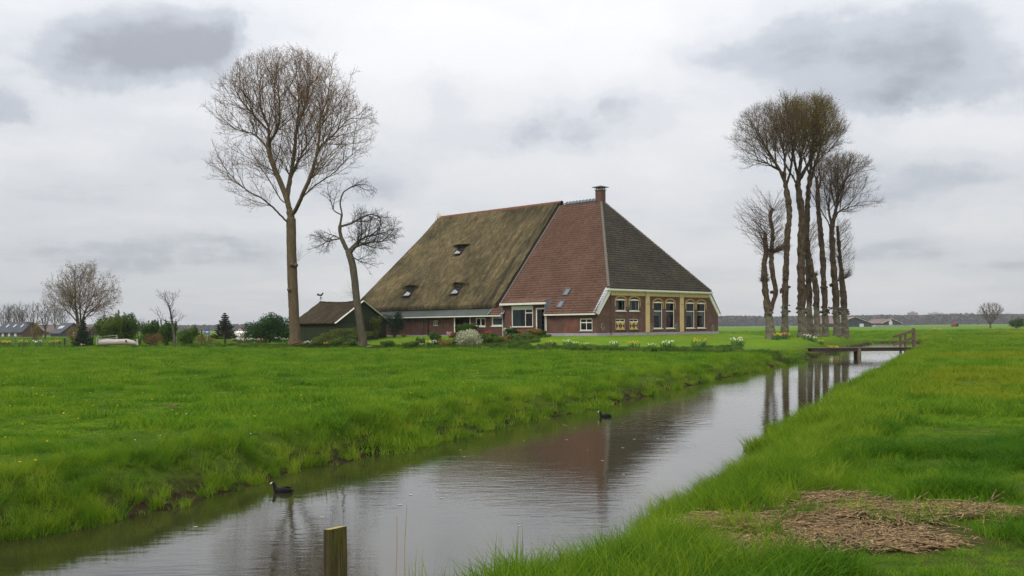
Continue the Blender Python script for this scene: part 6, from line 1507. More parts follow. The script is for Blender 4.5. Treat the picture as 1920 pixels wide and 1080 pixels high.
for i, (px, Y, s, lb) in enumerate(SPOT):
    x = X_at(px, Y)
    if i == 0: ft.location = (x, Y, 0); ft.scale = (s,) * 3; ft['label'] = lb
    else: dup(ft, (x, Y, 0), i * 2.1, lb, None, s, fk)
for i, (px, Y, s, lb) in enumerate(((62, 180, .62, 'pinkish bare tree standing alone in the left field'), (85, 182, .66, 'fuller bare tree next to the pinkish one in the left field'))):
    dup(ft, (X_at(px, Y), Y, 0), 1 + i * 2, lb, None, s, fk)
# ------------------------------------------------------------------ shrubs, conifers, beds, fences and small things round the garden
rg2 = np.random.RandomState(77)
def leafset(n, blobs, size, mat, parent, name='foliage', asp=.6, shell=.55, rng=None, nrm=True):
    """leaves spread through overlapping lumps; blobs (centre, radii)"""
    r = rng or rg2; P = []; Nn = []
    tot = sum(b[1][0] * b[1][2] for b in blobs)
    for c, q in blobs:
        k = int(n * q[0] * q[2] / tot); d = r.normal(size=(k, 3)); d /= np.linalg.norm(d, axis=1)[:, None]; rr = (shell ** 3 + (1 - shell ** 3) * r.rand(k)) ** (1 / 3) * (1 + .16 * np.sin(d[:, 0] * 7 + c[0] * 3) * np.cos(d[:, 2] * 6 + d[:, 1] * 5))
        P.append(np.array(c) + d * rr[:, None] * np.array(q)); Nn.append(d)
    P = np.concatenate(P); Nn = np.concatenate(Nn); m = P[:, 2] > .02
    return quads_obj(name, P[m], size, mat, parent, r, asp, nrm=Nn[m] if nrm else None)
def lumps(w, h, n, seed, base=.35):
    r = random.Random(seed); out = [((0, 0, h * .45), (w * .42, w * .42, h * .45))]
    for i in range(n):
        a = r.uniform(0, 6.283); q = r.uniform(.25, .5) * w; z = h * r.uniform(base, .82); k = r.uniform(.16, .30); out.append(((q * math.cos(a) * .9, q * math.sin(a) * .9, z), (w * k, w * k, h * k * .95)))
    return out
def shrub(px, pyb, Y, wpx, hpx, mat, label, n=2600, leaf=.13, seed=1, name='shrub', lobes=9, group=None, asp=.6, cat='shrub', base=.35, spikes=0, stem=True):
    k = Y / RES; w, h = wpx * k, hpx * k; x = X_at(px, Y); z = gz(x, Y); b = at(px, pyb, Y)
    s = thing(name, label, cat, (x, Y, min(z, b.z) if abs(z - b.z) < .6 else z), 0, group)
    top = b.z + h - s.location.z; bl = lumps(w, top, lobes, seed, base)
    r = random.Random(seed + 5)
    for i in range(spikes):
        a = r.uniform(-.45, .45) * w; bl.append(((a, r.uniform(-.3, .3) * w, top * r.uniform(.8, .98)), (w * .05, w * .05, top * r.uniform(.12, .2))))
    leafset(n, bl, leaf, mat, s, asp=asp)
    if stem:
        mb = MB()
        for i in range(5): a = i * 1.3; mb.tube([(.05 * math.cos(a), .05 * math.sin(a), -.1), (w * .16 * math.cos(a), w * .16 * math.sin(a), top * .3), (w * .3 * math.cos(a), w * .3 * math.sin(a), top * .7)], [.05, .035, .012], 5)
        mb.build('stem', M_DARKBARK, s)
    return s
L_LAUREL = leafy('dark_evergreen_leaf', (.016, .042, .014), (.032, .075, .020), .2, 1.1); L_MID = leafy('mid_green_leaf', (.040, .085, .014), (.080, .135, .022), .3, .9); L_YG = leafy('yellow_green_leaf', (.075, .120, .018), (.13, .165, .03), .35, .9)
L_CON = leafy('dark_conifer_needle', (.012, .028, .018), (.024, .050, .026), .12, 1.5); L_SPR = leafy('brownish_spruce_needle', (.032, .034, .024), (.055, .055, .036), .12, 1.5); L_JUN = leafy('juniper_spray', (.050, .072, .016), (.12, .140, .030), .2, 1.2)
L_OCH = leafy('ochre_leaf', (.16, .115, .030), (.23, .165, .05), .35, 1.2); L_RUST = leafy('rust_leaf', (.12, .062, .028), (.19, .10, .045), .35, 1.2); L_WHITE = leafy('white_edged_leaf', (.12, .17, .05), (.62, .60, .42), .35, 5.0, jitter=.1); L_PINK = leafy('reddish_leaf', (.34, .07, .05), (.48, .14, .09), .35, 2.0)
L_TWIGGY = leafy('bare_purplish_twig', (.095, .075, .065), (.13, .105, .09), .2, 1.2)
# left of the house
shrub(207, 645, 108, 46, 56, L_YG, 'tallest yellow green shrub behind the field gate', 6000, .18, 2, lobes=14, spikes=5); shrub(242, 645, 110, 44, 58, L_MID, 'dark green bushy evergreen right of the tallest shrub', 6000, .18, 3, lobes=14, spikes=6)
shrub(262, 640, 114, 22, 48, L_TWIGGY, 'grey purple twiggy shrub showing between two evergreens', 900, .14, 4, asp=.18); shrub(284, 643, 107, 34, 40, L_MID, 'left part evergreen with spiky top beside the rust shrub', 4200, .17, 5, spikes=5); shrub(312, 643, 106, 34, 42, L_MID, 'spiky topped evergreen behind the thin bare tree', 4200, .17, 6, spikes=5)
shrub(290, 646, 103, 34, 24, L_RUST, 'low rust brown twiggy shrub in front of the evergreens', 1500, .13, 7, asp=.25); shrub(140, 650, 106, 30, 46, L_OCH, 'yellow brown leafy shrub left of the dark spruce', 1500, .16, 8, asp=.4); shrub(172, 648, 109, 16, 50, L_TWIGGY, 'pale twiggy shrub right of the dark spruce', 700, .15, 9, asp=.2)
shrub(353, 640, 104, 38, 28, L_MID, 'round green shrub right of the thin bare tree', 3400, .16, 10, spikes=3); shrub(389, 642, 108, 40, 20, L_RUST, 'low brown hedge under the blue sign', 1500, .14, 11, asp=.3, name='hedge', cat='hedge'); shrub(448, 641, 107, 42, 22, L_OCH, 'low ochre and brown hedge in front of the white vehicle', 1600, .14, 12, asp=.3, name='hedge', cat='hedge')
shrub(503, 641, 99, 82, 52, L_LAUREL, 'big dark glossy evergreen bush left of the poplar', 10000, .17, 13, lobes=20, base=.2)
shrub(66, 648, 150, 14, 46, L_OCH, 'yellowish upright shrub in the left field', 900, .2, 14, asp=.4); 
# conifers
def conifer(px, pyb, Y, wpx, hpx, mat, label, seed, whorls=13, per=9, clear=.12, droop=.25, dens=26, leaf=.12, up=.1):
    k = Y / RES; w, x = wpx * k, X_at(px, Y); z = gz(x, Y); h = at(px, pyb - hpx, Y).z - z; r = np.random.RandomState(seed)
    c = thing('conifer', label, 'conifer', (x, Y, z)); MB().tube([(0, 0, -.1), (0, 0, h * .97)], [.03 * h, .01], 8).build('trunk', M_DARKBARK, c); mb = MB(); P = []
    for i in range(whorls):
        q = i / (whorls - 1); zz = h * (clear + (.95 - clear) * q); L = w * .5 * (1 - q) ** .85 * (.8 + .4 * r.rand()) + .06
        for j in range(per):
            a = j * 6.283 / per + i * .7 + r.normal(0, .2); l = L * (.72 + .45 * r.rand()); d = np.array([math.cos(a), math.sin(a), 0]); p0 = np.array([0, 0, zz]); p1 = p0 + d * l * .6 + np.array([0, 0, -droop * l * .3]); p2 = p0 + d * l + np.array([0, 0, (-droop * .35 + up) * l])
            mb.tube([p0, p1, p2], [.02, .012, .005], 4, False); n = max(4, int(dens * l)); t = .15 + .85 * r.rand(n); m = (p0 * (1 - t)[:, None] + p1 * t[:, None]) * (t < .6)[:, None] + (p1 * ((1 - t) / .4)[:, None] + p2 * ((t - .6) / .4)[:, None]) * (t >= .6)[:, None]
            P.append(m + r.normal(0, .05, (n, 3)) * np.array([1, 1, .5]) + (np.cross(d, [0, 0, 1])[None] * r.normal(0, .14, n)[:, None] * l * (1 - t * .6)[:, None]))
    mb.build('branch', M_DARKBARK, c, kind='stuff', label='tiers of thin branches'); quads_obj('needles', np.concatenate(P), leaf, mat, c, r, .32); return c
spr = conifer(422, 645, 100, 48, 60, L_SPR, 'brownish young spruce tied to a stake on the lawn', 3, 13, 10, .20, .15, 130, .17, .22)
b = on_ground(420, 99.2); st = thing('stake', 'pale wooden stake in front of the young spruce', 'stake', b); MB().box((-.05, -.05, -.3), (.05, .05, 1.15)).build('stake_body', M_OLDWOOD, st)
conifer(156, 651, 104, 36, 54, L_CON, 'dense dark spruce under the round crowned tree', 4, 15, 11, .04, .35, 130, .19)
shrub(739, 632, 101.5, 36, 52, L_CON, 'dark upright yew beside the right corner of the shed', 4200, .15, 15, lobes=10, asp=.35, name='yew')
# spreading juniper
Y = 96.5; x = X_at(640, Y); j = thing('juniper', 'low spreading juniper in front of the shed', 'juniper', (x, Y, gz(x, Y))); k = Y / RES
bl = [((dx * k, dy, hh), (rx * k, rx * k * .7, .22)) for dx, dy, hh, rx in ((0, 0, .55, 34), (-18, -.5, .75, 20), (14, .2, .95, 24), (30, -.3, .65, 18), (-30, .2, .45, 16), (6, -.6, 1.15, 18), (48, .1, .8, 14), (-8, .5, 1.05, 18), (24, .5, 1.2, 14))]
leafset(4200, bl, .16, L_JUN, j, asp=.3, shell=.75, nrm=False); mb = MB()
for dx, dy, hh, rx in ((-18, -.5, .7, 0), (14, .2, .9, 0), (30, -.3, .6, 0), (-30, .2, .4, 0), (48, .1, .75, 0)): mb.tube([(0, 0, -.1), (dx * k * .5, dy * .5, hh * .7), (dx * k, dy, hh)], [.06, .04, .015], 5)
mb.build('stem', M_DARKBARK, j)
# beds before the house
shrub(880, 655, 85.2, 56, 36, L_WHITE, 'white variegated bush, the palest and largest of the bed', 3000, .15, 21, lobes=12); shrub(877, 630, 97, 38, 24, L_MID, 'clipped round green bush in front of the barn door', 1800, .16, 22); shrub(771, 655, 85.5, 30, 17, L_YG, 'small olive dome shaped shrub at the bed left end', 1500, .14, 23, asp=.3)
shrub(836, 654, 84.8, 26, 20, L_OCH, 'straw coloured tuft shrub left of the white bush', 1300, .19, 24, asp=.16); shrub(855, 635, 93, 22, 14, L_RUST, 'brownish low shrub before the barn wall', 700, .14, 25); shrub(915, 640, 90, 30, 16, L_MID, 'low green perennial shrub right of the white bush', 1200, .14, 26)
shrub(958, 637, 88.5, 26, 22, L_LAUREL, 'dark leafy bush under the big living room window', 1500, .14, 27); shrub(1004, 631, 89, 30, 18, L_OCH, 'ochre leaved shrub beside the side door', 1500, .14, 28); shrub(1020, 631, 88.8, 10, 13, L_MID, 'small green shrub against the downpipe', 600, .13, 29); shrub(980, 634, 87.8, 28, 9, L_MID, 'low green edging shrub in front of the ochre one', 800, .13, 30); shrub(940, 640, 87, 24, 10, L_RUST, 'low brown heather patch in the bed', 700, .11, 31, asp=.3)
shrub(913, 632, 92.5, 16, 11, L_PINK, 'small red flowering shrub near the barn window', 500, .14, 32, asp=.9); shrub(972, 624, 90.5, 9, 7, L_PINK, 'tiny coral flowering shrub under the window', 260, .13, 33, asp=.9); shrub(843, 629, 95.5, 10, 7, leafy('pale_pink_flower', (.5, .28, .30), (.62, .4, .4), .3, 2), 'pale pink flowering shrub against the barn wall', 260, .14, 34, asp=.9); shrub(953, 622, 91.5, 18, 9, L_WHITE, 'white flowering shrub between window and downpipe', 450, .13, 35, asp=.9)
shrub(757, 632, 101, 10, 6, L_OCH, 'small ochre plant at the yew foot', 300, .13, 36)
for i, (px, pyb, Y, w, h, m, lb, n, lf) in enumerate(((905, 650, 86.3, 26, 17, L_MID, 'green leafy shrub touching the right side of the white bush', 900, .15), (928, 650, 86, 30, 15, L_YG, 'yellow green low shrub in the middle of the bed', 900, .15), (948, 648, 86.4, 22, 13, L_OCH, 'straw brown low shrub in the middle of the bed', 600, .14), (968, 646, 86.4, 30, 13, L_MID, 'broad green low shrub toward the lawn', 900, .15),
        (992, 642, 86.8, 26, 10, L_YG, 'pale green low shrub at the bed end by the lawn', 700, .13), (818, 646, 88.5, 20, 16, L_MID, 'green shrub behind the white daffodils', 700, .15), (853, 652, 85.6, 16, 12, L_YG, 'small yellow green shrub left of the white bush foot', 500, .13), (786, 652, 86.4, 18, 12, L_MID, 'small green shrub right of the olive dome', 500, .14), (728, 652, 86.6, 26, 9, L_MID, 'low green plant right of the crooked tree', 500, .14), (662, 650, 87.6, 24, 11, L_MID, 'low green plant left of the crooked tree', 500, .14), (628, 650, 88.2, 30, 12, L_MID, 'low green plant before the juniper', 600, .14), (596, 650, 88.4, 26, 13, L_YG, 'low yellow green plant right of the poplar', 600, .14), (705, 632, 100.5, 20, 26, L_JUN, 'small juniper right of the crooked tree against the shed', 700, .16))):
    shrub(px, pyb, Y, w * 1.1, h * 1.55, m, lb, int(n * 1.5), lf, 60 + i, lobes=7)
# low strip of mixed bed plants
def bed():
    P = []; 
    for px0, px1, Y0, Y1, n in ((560, 690, 86, 90, 500), (690, 1010, 83, 87.5, 2200), (860, 1030, 87, 91, 900), (1010, 1390, 75.5, 80, 500)):
        px = px0 + (px1 - px0) * rg2.rand(n); f = (px - px0) / (px1 - px0); Y = Y0 + (Y1 - Y0) * rg2.rand(n) - (f * 6 if px0 == 1010 else 0); x = (px - 960) * Y / RES; ok = side_of_ditch(x, Y) > .4; P.append(np.stack([x, Y, ground_z(x, Y)], -1)[ok])
    P = np.concatenate(P); n = len(P); s = .45 + .6 * rg2.rand(n) * fbm(P[:, 0] * .8, P[:, 1] * .8, 3) * 1.6; plant('bed_plants', P, np.stack([s, s, s * .8], -1), rough0 + rg2.randint(0, 3, n), LIB, 'low dark green mixed planting along the garden edge')
bed()
# daffodils
M_DAFL = leafy('daffodil_leaf', (.030, .085, .030), (.055, .13, .05), .3, 2); M_DAFY = plain('daffodil_yellow', (.80, .52, .02), (.72, .42, .01), 9, .6, .2); M_DAFW = plain('daffodil_white', (.78, .76, .62), (.70, .66, .48), 9, .6, .2); M_TUL = plain('red_tulip', (.45, .04, .03), (.36, .03, .02), 9, .6, .2); M_VIOL = plain('violet_flower', (.06, .03, .28), (.04, .02, .2), 9, .6, .2)
def clump_mesh(seed, n=46, nf=13, r=.32, h=.36, fs=.055):
    q = np.random.RandomState(seed); V, F = [], []
    for i in range(n):
        a = q.rand() * 6.283; d = r * math.sqrt(q.rand()); x, y = d * math.cos(a), d * math.sin(a); hh = h * (.6 + .5 * q.rand()); lx, ly = x * .5 + q.normal(0, .05), y * .5 + q.normal(0, .05); f = q.rand() * 6.283; wx, wy = .014 * math.cos(f), .014 * math.sin(f); b = len(V)
        V += [(x - wx, y - wy, -.03), (x + wx, y + wy, -.03), (x + lx * .5 + wx, y + ly * .5 + wy, hh * .7), (x + lx * .5 - wx, y + ly * .5 - wy, hh * .7), (x + lx, y + ly, hh)]; F += [(b, b + 1, b + 2, b + 3), (b + 3, b + 2, b + 4)]
    me = bpy.data.meshes.new('leaves'); me.from_pydata(V, [], F); fl = MB()
    for i in range(nf):
        a = q.rand() * 6.283; d = r * math.sqrt(q.rand()); c = Vector((d * math.cos(a) * 1.1, d * math.sin(a) * 1.1, h * (.85 + .4 * q.rand()))); o = Vector((q.normal(0, .5), -1, .15 + q.normal(0, .2))).normalized(); u = o.orthogonal().normalized(); w = o.cross(u)
        for k in range(6):
            t0 = k * 1.047; p = c + (u * math.cos(t0) + w * math.sin(t0)) * fs; l = c + (u * math.cos(t0 - .4) + w * math.sin(t0 - .4)) * fs * .55; m = c + (u * math.cos(t0 + .4) + w * math.sin(t0 + .4)) * fs * .55; fl.add([c, l, p, m], [(0, 1, 2, 3)])
        fl.tube([c, c + o * fs * .6], [fs * .3, fs * .42], 6, False)
    return me, fl.mesh('flowers')
CM = [clump_mesh(100 + i) for i in range(3)]
for a, b in CM: a.materials.append(M_DAFL)
FLM = {}
def clump(px, Y, mat, label, s=1.0, v=0, name='daffodil_clump', cat='flowers', group='flower clumps round the garden', z=None):
    key = (v, mat.name)
    if key not in FLM: m = CM[v][1].copy(); m.materials.clear(); m.materials.append(mat); FLM[key] = m
    x = X_at(px, Y); c = thing(name, label, cat, (x, Y, gz(x, Y) if z is None else z), v * 1.1 + px * .01, group, s); mesh_obj('leaves', CM[v][0], c); mesh_obj('flowers', FLM[key], c); return c
for i, (px, Y, m, s, lb) in enumerate(((1033, 79.0, M_DAFY, 1.2, 'yellow daffodils on the lawn, first from the bed'), (1062, 79, M_DAFW, 1.1, 'white daffodils on the lawn beside the first yellow clump'), (1078, 78.5, M_DAFW, .8, 'small white daffodils right of the larger white clump'), (1150, 76.8, M_DAFW, 1.2, 'white daffodils in front of the yellow shuttered windows'), (1187, 76.2, M_DAFY, 1.3, 'tall yellow daffodils below the front left pilaster'), (1222, 75, M_DAFW, .9, 'few white daffodils below the second tall window'),
        (1251, 74.5, M_DAFW, 1.4, 'dark leaved clump with white daffodils below the right pilaster'), (1312, 74.0, M_DAFY, 1.6, 'largest yellow daffodil clump on the front lawn'), (1383, 73.5, M_DAFW, 1.5, 'cream daffodils nearest the limes'), (1100, 78, M_DAFW, .7, 'tiny white clump between the daffodils on the lawn edge'),
        (1458, 77.5, M_DAFY, 1.2, 'yellow daffodils at the foot of the front left lime'), (1471, 78.2, M_DAFY, 1.2, 'yellow daffodils just right of the front left lime'), (1514, 79.8, M_DAFW, 1.1, 'white flowers before the thickest lime'), (1524, 79.8, M_DAFW, 1.0, 'white flowers right of the ones before the thickest lime'), (1538, 80.5, M_DAFY, .8, 'few yellow daffodils before the slim lime'), (1562, 81, M_DAFY, 1.3, 'yellow daffodils at the foot of the spreading lime'), (1583, 83, M_DAFW, .7, 'single pale flowers before the rightmost lime'),
        (802, 86.5, M_DAFY, 1.3, 'yellow daffodils in the bed left of the straw tuft'), (813, 86.2, M_DAFW, 1.4, 'white daffodils in the bed left of the straw tuft'), (790, 85.4, M_DAFW, .8, 'small white flowers right of the olive shrub'), (741, 85, M_DAFW, .6, 'single white flower left of the olive shrub'), (692, 86, M_DAFW, .6, 'single white flower at the foot of the crooked tree'),
        (577, 88.6, M_DAFW, 1.1, 'white daffodils right of the poplar'), (613, 88, M_DAFY, .9, 'pale yellow flowers before the juniper'), (643, 88.4, M_TUL, 1.1, 'red tulips before the juniper'), (452, 97, M_DAFW, 1.2, 'white daffodils left on the lawn near the dark bush'), (468, 97, M_DAFW, 1.2, 'white daffodils in the middle before the stump'), (486, 96.5, M_DAFW, 1.1, 'white daffodils right before the stump'), (520, 97.5, M_DAFW, 1.3, 'white daffodils between stump and poplar'), (534, 96, M_DAFW, 1.0, 'white daffodils close left of the poplar'),
        (341, 104, M_DAFY, 1.2, 'yellow daffodils right of the thin bare tree'), (353, 104, M_DAFY, 1.2, 'yellow daffodils before the round green shrub'), (6, 114, M_DAFY, 1.6, 'yellow daffodils at the left picture edge'), (12, 114, M_DAFY, 1.5, 'yellow daffodils second from the left picture edge'), (44, 112.5, M_DAFY, 1.7, 'yellow daffodils by the fence under the pinkish tree'), (72, 111.5, M_DAFW, 1.6, 'white daffodils by the fence left of the gate'), (103, 110, M_DAFY, 1.7, 'yellow daffodils by the fence end posts'), (155, 103, M_DAFW, .8, 'small white flowers under the dark spruce'))):
    clump(px, Y, m, lb, s, i % 3, 'tulip_clump' if m is M_TUL else 'daffodil_clump')
for i, (px, py, Y, lb) in enumerate(((1489, 915, 10.6, 'left violet grape hyacinth beside the dead reed'), (1523, 923, 10.3, 'right violet grape hyacinth beside the dead reed'))):
    b = at(px, py, Y); g = thing('grape_hyacinth', lb, 'flower', (b.x, Y, gz(b.x, Y)), 0, 'violet flowers by the dead reed'); h = b.z - g.location.z; MB().tube([(0, 0, 0), (.01, 0, h)], .003, 5).build('stalk', G_BANK if False else M_DAFL, g); mb = MB()
    for k in range(26): q = k / 26; a = k * 2.4; r_ = .016 * (1 - q * .6); c = Vector((.01 + r_ * math.cos(a), r_ * math.sin(a), h - .01 + q * .055)); mb.tube([c, c + Vector((math.cos(a), math.sin(a), -.3)) * .008], [.004, .006], 5)
    mb.build('flower_spike', M_VIOL, g)
def specks():
    V, F = [], []
    for i in range(70):
        Y = 12 + 26 * rg2.rand(); f = .12 + .7 * rg2.rand(); p = C0 + CD * ((Y - C0[1]) / CD[1]) + CN * (CWID * f); x, y = p; r = .008 + .016 * rg2.rand(); b = len(V); a = rg2.rand() * 6
        V += [(x + r * math.cos(a + q) * (1 + .8 * (k % 2)), y + r * math.sin(a + q), WATER + .006) for k, q in enumerate(np.arange(6) / 6 * 6.283)]; F.append(tuple(range(b, b + 6)))
    me = bpy.data.meshes.new('floating_specks'); me.from_pydata(V, [], F); o = mesh_obj('floating_specks', me, None, plain('floating_petal', (.5, .48, .36), (.3, .27, .16), 3)); tag(o, 'small pale petals and bits floating on the water', None, None, 'stuff')
specks()
# stump, brushwood, logs
b = on_ground(490, 98.5); st = thing('tree_stump', 'reddish brown split tree stump on the lawn before the dark bush', 'tree stump', b); M_STUMP = plain('red_brown_stump', (.20, .115, .060), (.11, .065, .035), 3, .9, .1, stretch=(2, 2, .6), bump=.6)
MB().tube([(-.25, 0, -.1), (-.22, 0, .25), (-.18, 0, .62)], [.42, .32, .24], 10).tube([(.25, .05, -.1), (.3, .05, .3), (.34, .05, .72)], [.3, .22, .14], 9).tube([(.2, 0, .1), (.62, -.1, -.02)], [.16, .06], 7).build('stump', M_STUMP, st, True)
b = on_ground(575, 89.2); br_ = thing('brushwood_pile', 'brown branches leaning in a pile against the poplar foot', 'brushwood', b); r = random.Random(4)
for i in range(26):
    x0 = r.uniform(-1.5, .8); x1 = x0 + r.uniform(.6, 2.2); z0 = r.uniform(.0, .2); z1 = z0 + r.uniform(.1, .85) * (x1 - x0) / 2; y0 = r.uniform(-.5, .5); MB().tube([(x0, y0, z0), ((x0 + x1) / 2, y0 + r.uniform(-.15, .15), (z0 + z1) / 2 + r.uniform(-.05, .08)), (x1, y0 + r.uniform(-.4, .4), z1)], [.055, .045, .02], 5).build('branch', M_POPLAR if i % 3 else M_STUMP, br_, True)
# gate, pale trunk, posts, wire fence at the left
M_GALV = plain('galvanised_tube', (.50, .51, .50), (.40, .41, .40), 5, .45, .5, metal=.3)
a, c = on_ground(181, 107.5), on_ground(219, 105.5); g0 = thing('field_gate', 'galvanised tube field gate hanging askew behind the pasture', 'gate', a); d = c - a
for z in (.62, .95, 1.05): pass
zt0, zt1 = at(181, 632, 107.5).z - a.z, at(217, 628.5, 105.5).z - a.z
for f in (0, .27, .55): MB().tube([(0, 0, zt0 - f * 1.0), (d.x, d.y, zt1 - f * 1.0)], .026, 6).build('rail', M_GALV, g0)
for (p, zt) in ((Vector((0, 0, 0)), zt0), (d, zt1)): MB().tube([(p.x, p.y, -.1), (p.x, p.y, zt + .02)], .045, 6).build('upright', M_GALV, g0)
MB().bar((d.x * .42, d.y * .42, zt0 - .05), (d.x * .68, d.y * .68, .35), .05, .09).build('brace', plain('greenish_plank', (.24, .24, .13), (.17, .17, .09), 4), g0)
b = on_ground(190, 104.5); lg = thing('fallen_trunk', 'pale bleached trunk lying beside the field gate', 'log', b + Vector((0, 0, .16))); k = 104.5 / RES; M_PALE = plain('bleached_wood', (.46, .41, .36), (.32, .28, .25), 1.4, .85, .15, stretch=(.6, 3, 3), bump=.5)
MB().tube([(-.25, 0, .28), (.6, .1, .34), (1.6, 0, .33), (2.6, .1, .36), (3.3, .05, .26), (3.9, 0, .05)], [.30, .36, .32, .34, .26, .10], 12).build('trunk', M_PALE, lg, True); MB().tube([(2.7, -.25, .42), (2.78, -.45, .55)], [.09, .07], 7).build('branch_stub', M_DARKBARK, lg, True)
def post_(px, Y, h, w, mat, label, name='fence_post', cat='post', group=None): b = on_ground(px, Y); o = thing(name, label, cat, b, .3, group); MB().box((-w / 2, -w / 2, -.3), (w / 2, w / 2, h)).build('post_body', mat, o, bevel=.01); return o
post_(257, 104, .78, .17, M_PALE, 'pale stubby post right of the bleached trunk'); post_(121, 110, .95, .16, M_BLACK, 'black post at the right end of the wire fence', group='dark posts at the wire fence end'); post_(111, 111, .65, .14, M_BLACK, 'lower black post left of the fence end', group='dark posts at the wire fence end'); post_(333, 104.5, 1.0, .12, M_DARKBARK, 'dark stake right of the thin bare tree'); post_(378, 106, 1.7, .14, M_DARKBARK, 'tall dark post left of the blue sign')
fa, fb = Vector((X_at(-60, 118), 118, 0)), Vector((X_at(124, 110), 110, 0)); fn = thing('wire_fence', 'low mesh wire fence with thin posts across the left field', 'fence', fa); M_WIRE = plain('dark_wire', (.07, .075, .08), (.05, .05, .055), 5, .5, .4); D = fb - fa
for i in range(9): q = D * (i / 8); MB().box((q.x - .03, q.y - .03, -.3), (q.x + .03, q.y + .03, 1.0)).build('post', M_WIRE, fn)
mb = MB()
for z in (.12, .32, .52, .72): mb.bar((0, 0, z), (D.x, D.y, z), .012)
for i in range(1, 70): q = D * (i / 70); mb.bar((q.x, q.y, .1), (q.x, q.y, .9), .010)
mb.build('mesh_wire', M_WIRE, fn, kind='stuff', label='thin wires of the mesh'); MB().bar((0, 0, .92), (D.x, D.y, .92), .035).build('top_rail', M_WIRE, fn)
# road signs and the white vehicle beyond the hedge
M_BLUE = plain('sign_blue', (.02, .045, .38), (.018, .04, .34), 2, .45, .4); M_SW = plain('sign_white', (.75, .75, .74), (.7, .7, .69), 2, .45, .4); M_SR = plain('sign_red', (.42, .03, .04), (.38, .03, .035), 2, .45, .4)
Y = 150.0; c = at(388.5, 622.5, Y); k = Y / RES; sg = thing('road_sign', 'square blue road sign with two white lines behind the hedge', 'road sign', (c.x, Y, 0)); w = 4.4 * k
MB().box((-w, -.03, c.z - w), (w, .0, c.z + w)).build('sign_plate', M_BLUE, sg); MB().tube([(0, .05, -.3), (0, .05, c.z + w * .8)], .04, 8).build('pole', M_GALV, sg)
for z, q in ((.28, .7), (-.30, .55)): MB().box((-w * q, -.036, c.z + z * w - .045), (w * q, -.031, c.z + z * w + .045)).build('white_line', M_SW, sg)
c = at(449.5, 619.8, Y); s2 = thing('road_sign', 'round white road sign with a red ring beside the young spruce', 'road sign', (c.x, Y, 0)); rr = 4.3 * k
disc = lambda r, y: [(r * math.cos(q), y, c.z + r * math.sin(q)) for q in np.arange(24) / 24 * 6.283]
MB().prism(disc(rr, -.03), (0, .03, 0)).build('sign_plate', M_SR, s2); MB().prism(disc(rr * .72, -.038), (0, .007, 0)).build('sign_face', M_SW, s2); MB().tube([(0, .05, -.3), (0, .05, c.z)], .04, 8).build('pole', M_GALV, s2)
for dx in (-.22, .22): MB().box((dx * rr - .06, -.043, c.z - .17), (dx * rr + .06, -.039, c.z + .17)).build('dark_mark', M_BLACK, s2)
Y = 140.0; b = at(457, 640, Y); vh = thing('car', 'white car half hidden behind the ochre hedge', 'car', (b.x, Y, 0), math.radians(78)); k = Y / RES; top = at(457, 621.5, Y).z
side = [(-2.1, .35), (2.1, .35), (2.15, .8), (1.5, .98), (.85, top - .02), (-.2, top + .05), (-1.3, top - .05), (-2.0, 1.0), (-2.15, .75)]
MB().prism([(x, -.85, z) for x, z in side], (0, 1.7, 0)).build('body', plain('white_car_paint', (.75, .75, .74), (.72, .72, .72), 1, .3, .5), vh, bevel=.08); MB().prism([(x, -.87, z) for x, z in ((-1.55, 1.02), (1.05, 1.02), (.75, top - .15), (-1.1, top - .15))], (0, .02, 0)).build('window', M_FD, vh)
for x in (-1.3, 1.3):
    for y in (-.9, .7): MB().tube([(x, y, .33), (x, y + .2, .33)], .33, 16).build('wheel', M_BLACK, vh)
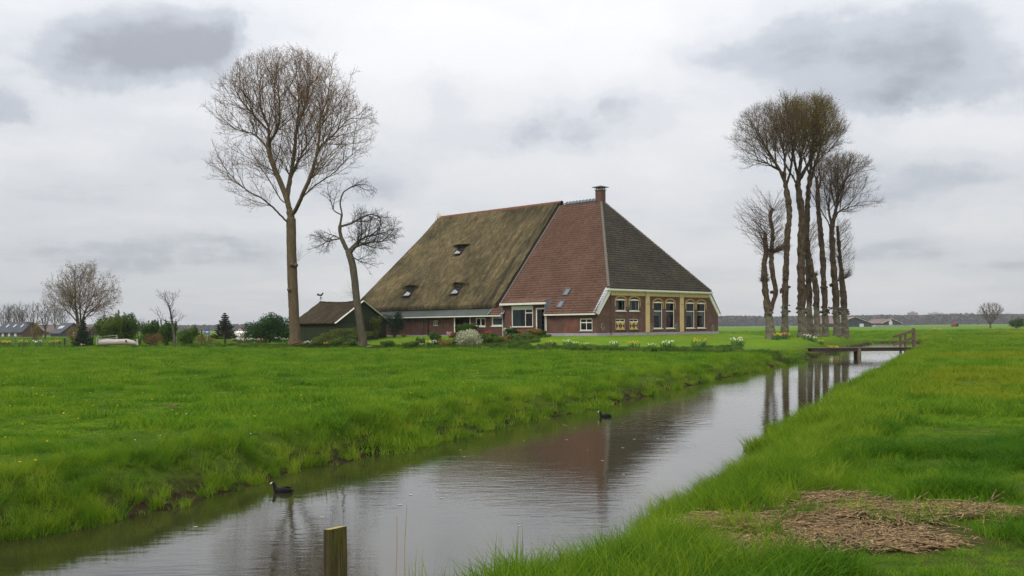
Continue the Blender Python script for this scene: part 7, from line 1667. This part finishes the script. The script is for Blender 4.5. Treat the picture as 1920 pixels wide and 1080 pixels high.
# molehills and tufts of dug earth in the fields
hill = NT('dug_earth'); hill.col(hill.ramp(hill.noise(hill.vec((1, 1, 1), 'Position'), 20, 5, .7), [(.3, (.05, .032, .02)), (.7, (.14, .09, .055))])); M_EARTH = hill.set(.95, .1)
def heap(px, Y, r_, label, mat=M_EARTH, hh=.5):
    b = on_ground(px, Y); bm = bmesh.new(); bmesh.ops.create_icosphere(bm, subdivisions=3, radius=r_)
    for v in bm.verts: q = v.co * (1 + .5 * mnoise.noise(v.co * (3 / r_) + Vector((px, 0, 0)))); v.co = (q.x, q.y, max(-.05, q.z * hh))
    me = bpy.data.meshes.new('molehill'); bm.to_mesh(me); bm.free(); o = mesh_obj('molehill', me, None, mat, True); o.location = b; tag(o, label, 'molehill', 'molehills in the pasture')
for px, py, r_, lb in ((193, 773, .14, 'molehill nearest the left picture edge at mid meadow'), (325, 766, .14, 'molehill right of the one by the left edge'), (122, 862, .11, 'nearest molehill low in the left meadow'), (459, 779, .10, 'small molehill in front of the poplar'), (697, 806, .09, 'small molehill near the left bank under the shed'), (463, 757, .1, 'small molehill beyond the one before the poplar')):
    heap(px, CZ * RES / (py - HZ + (px - 960) * SR), r_, lb)
M_TAN = plain('tan_dry_clump', (.42, .24, .12), (.30, .17, .08), 8, .9, .1)
for px, py, r_, lb in ((1781, 637.5, .22, 'orange tan dry clump alone in the right field'), (1752, 617, .55, 'left of two far tan clumps in the right field'), (1762, 617, .5, 'right of two far tan clumps in the right field')): heap(px, CZ * RES / (py - HZ + (px - 960) * SR), r_, lb, M_TAN, .8)
shrub(1906, 613, 330, 28, 18, L_MID, 'dark green bush at the right picture edge', 1500, .5, 41)
# haze over the plain
def haze():
    mb = MB().box((-5200, -300, -2.6), (5200, 5200, 48.0)); t = bpy.data.materials.new('thin_haze'); t.use_nodes = True; N = t.node_tree.nodes; L = t.node_tree.links; N.remove(N['Principled BSDF'])
    v = N.new('ShaderNodeVolumePrincipled'); v.inputs['Color'].default_value = (.86, .89, .93, 1); v.inputs['Density'].default_value = HAZE; v.inputs['Anisotropy'].default_value = .2; L.new(v.outputs[0], N['Material Output'].inputs['Volume'])
    o = mb.build('haze', t); tag(o, 'thin pale haze over the whole plain', None, None, 'stuff')
HAZE = .00014
haze()
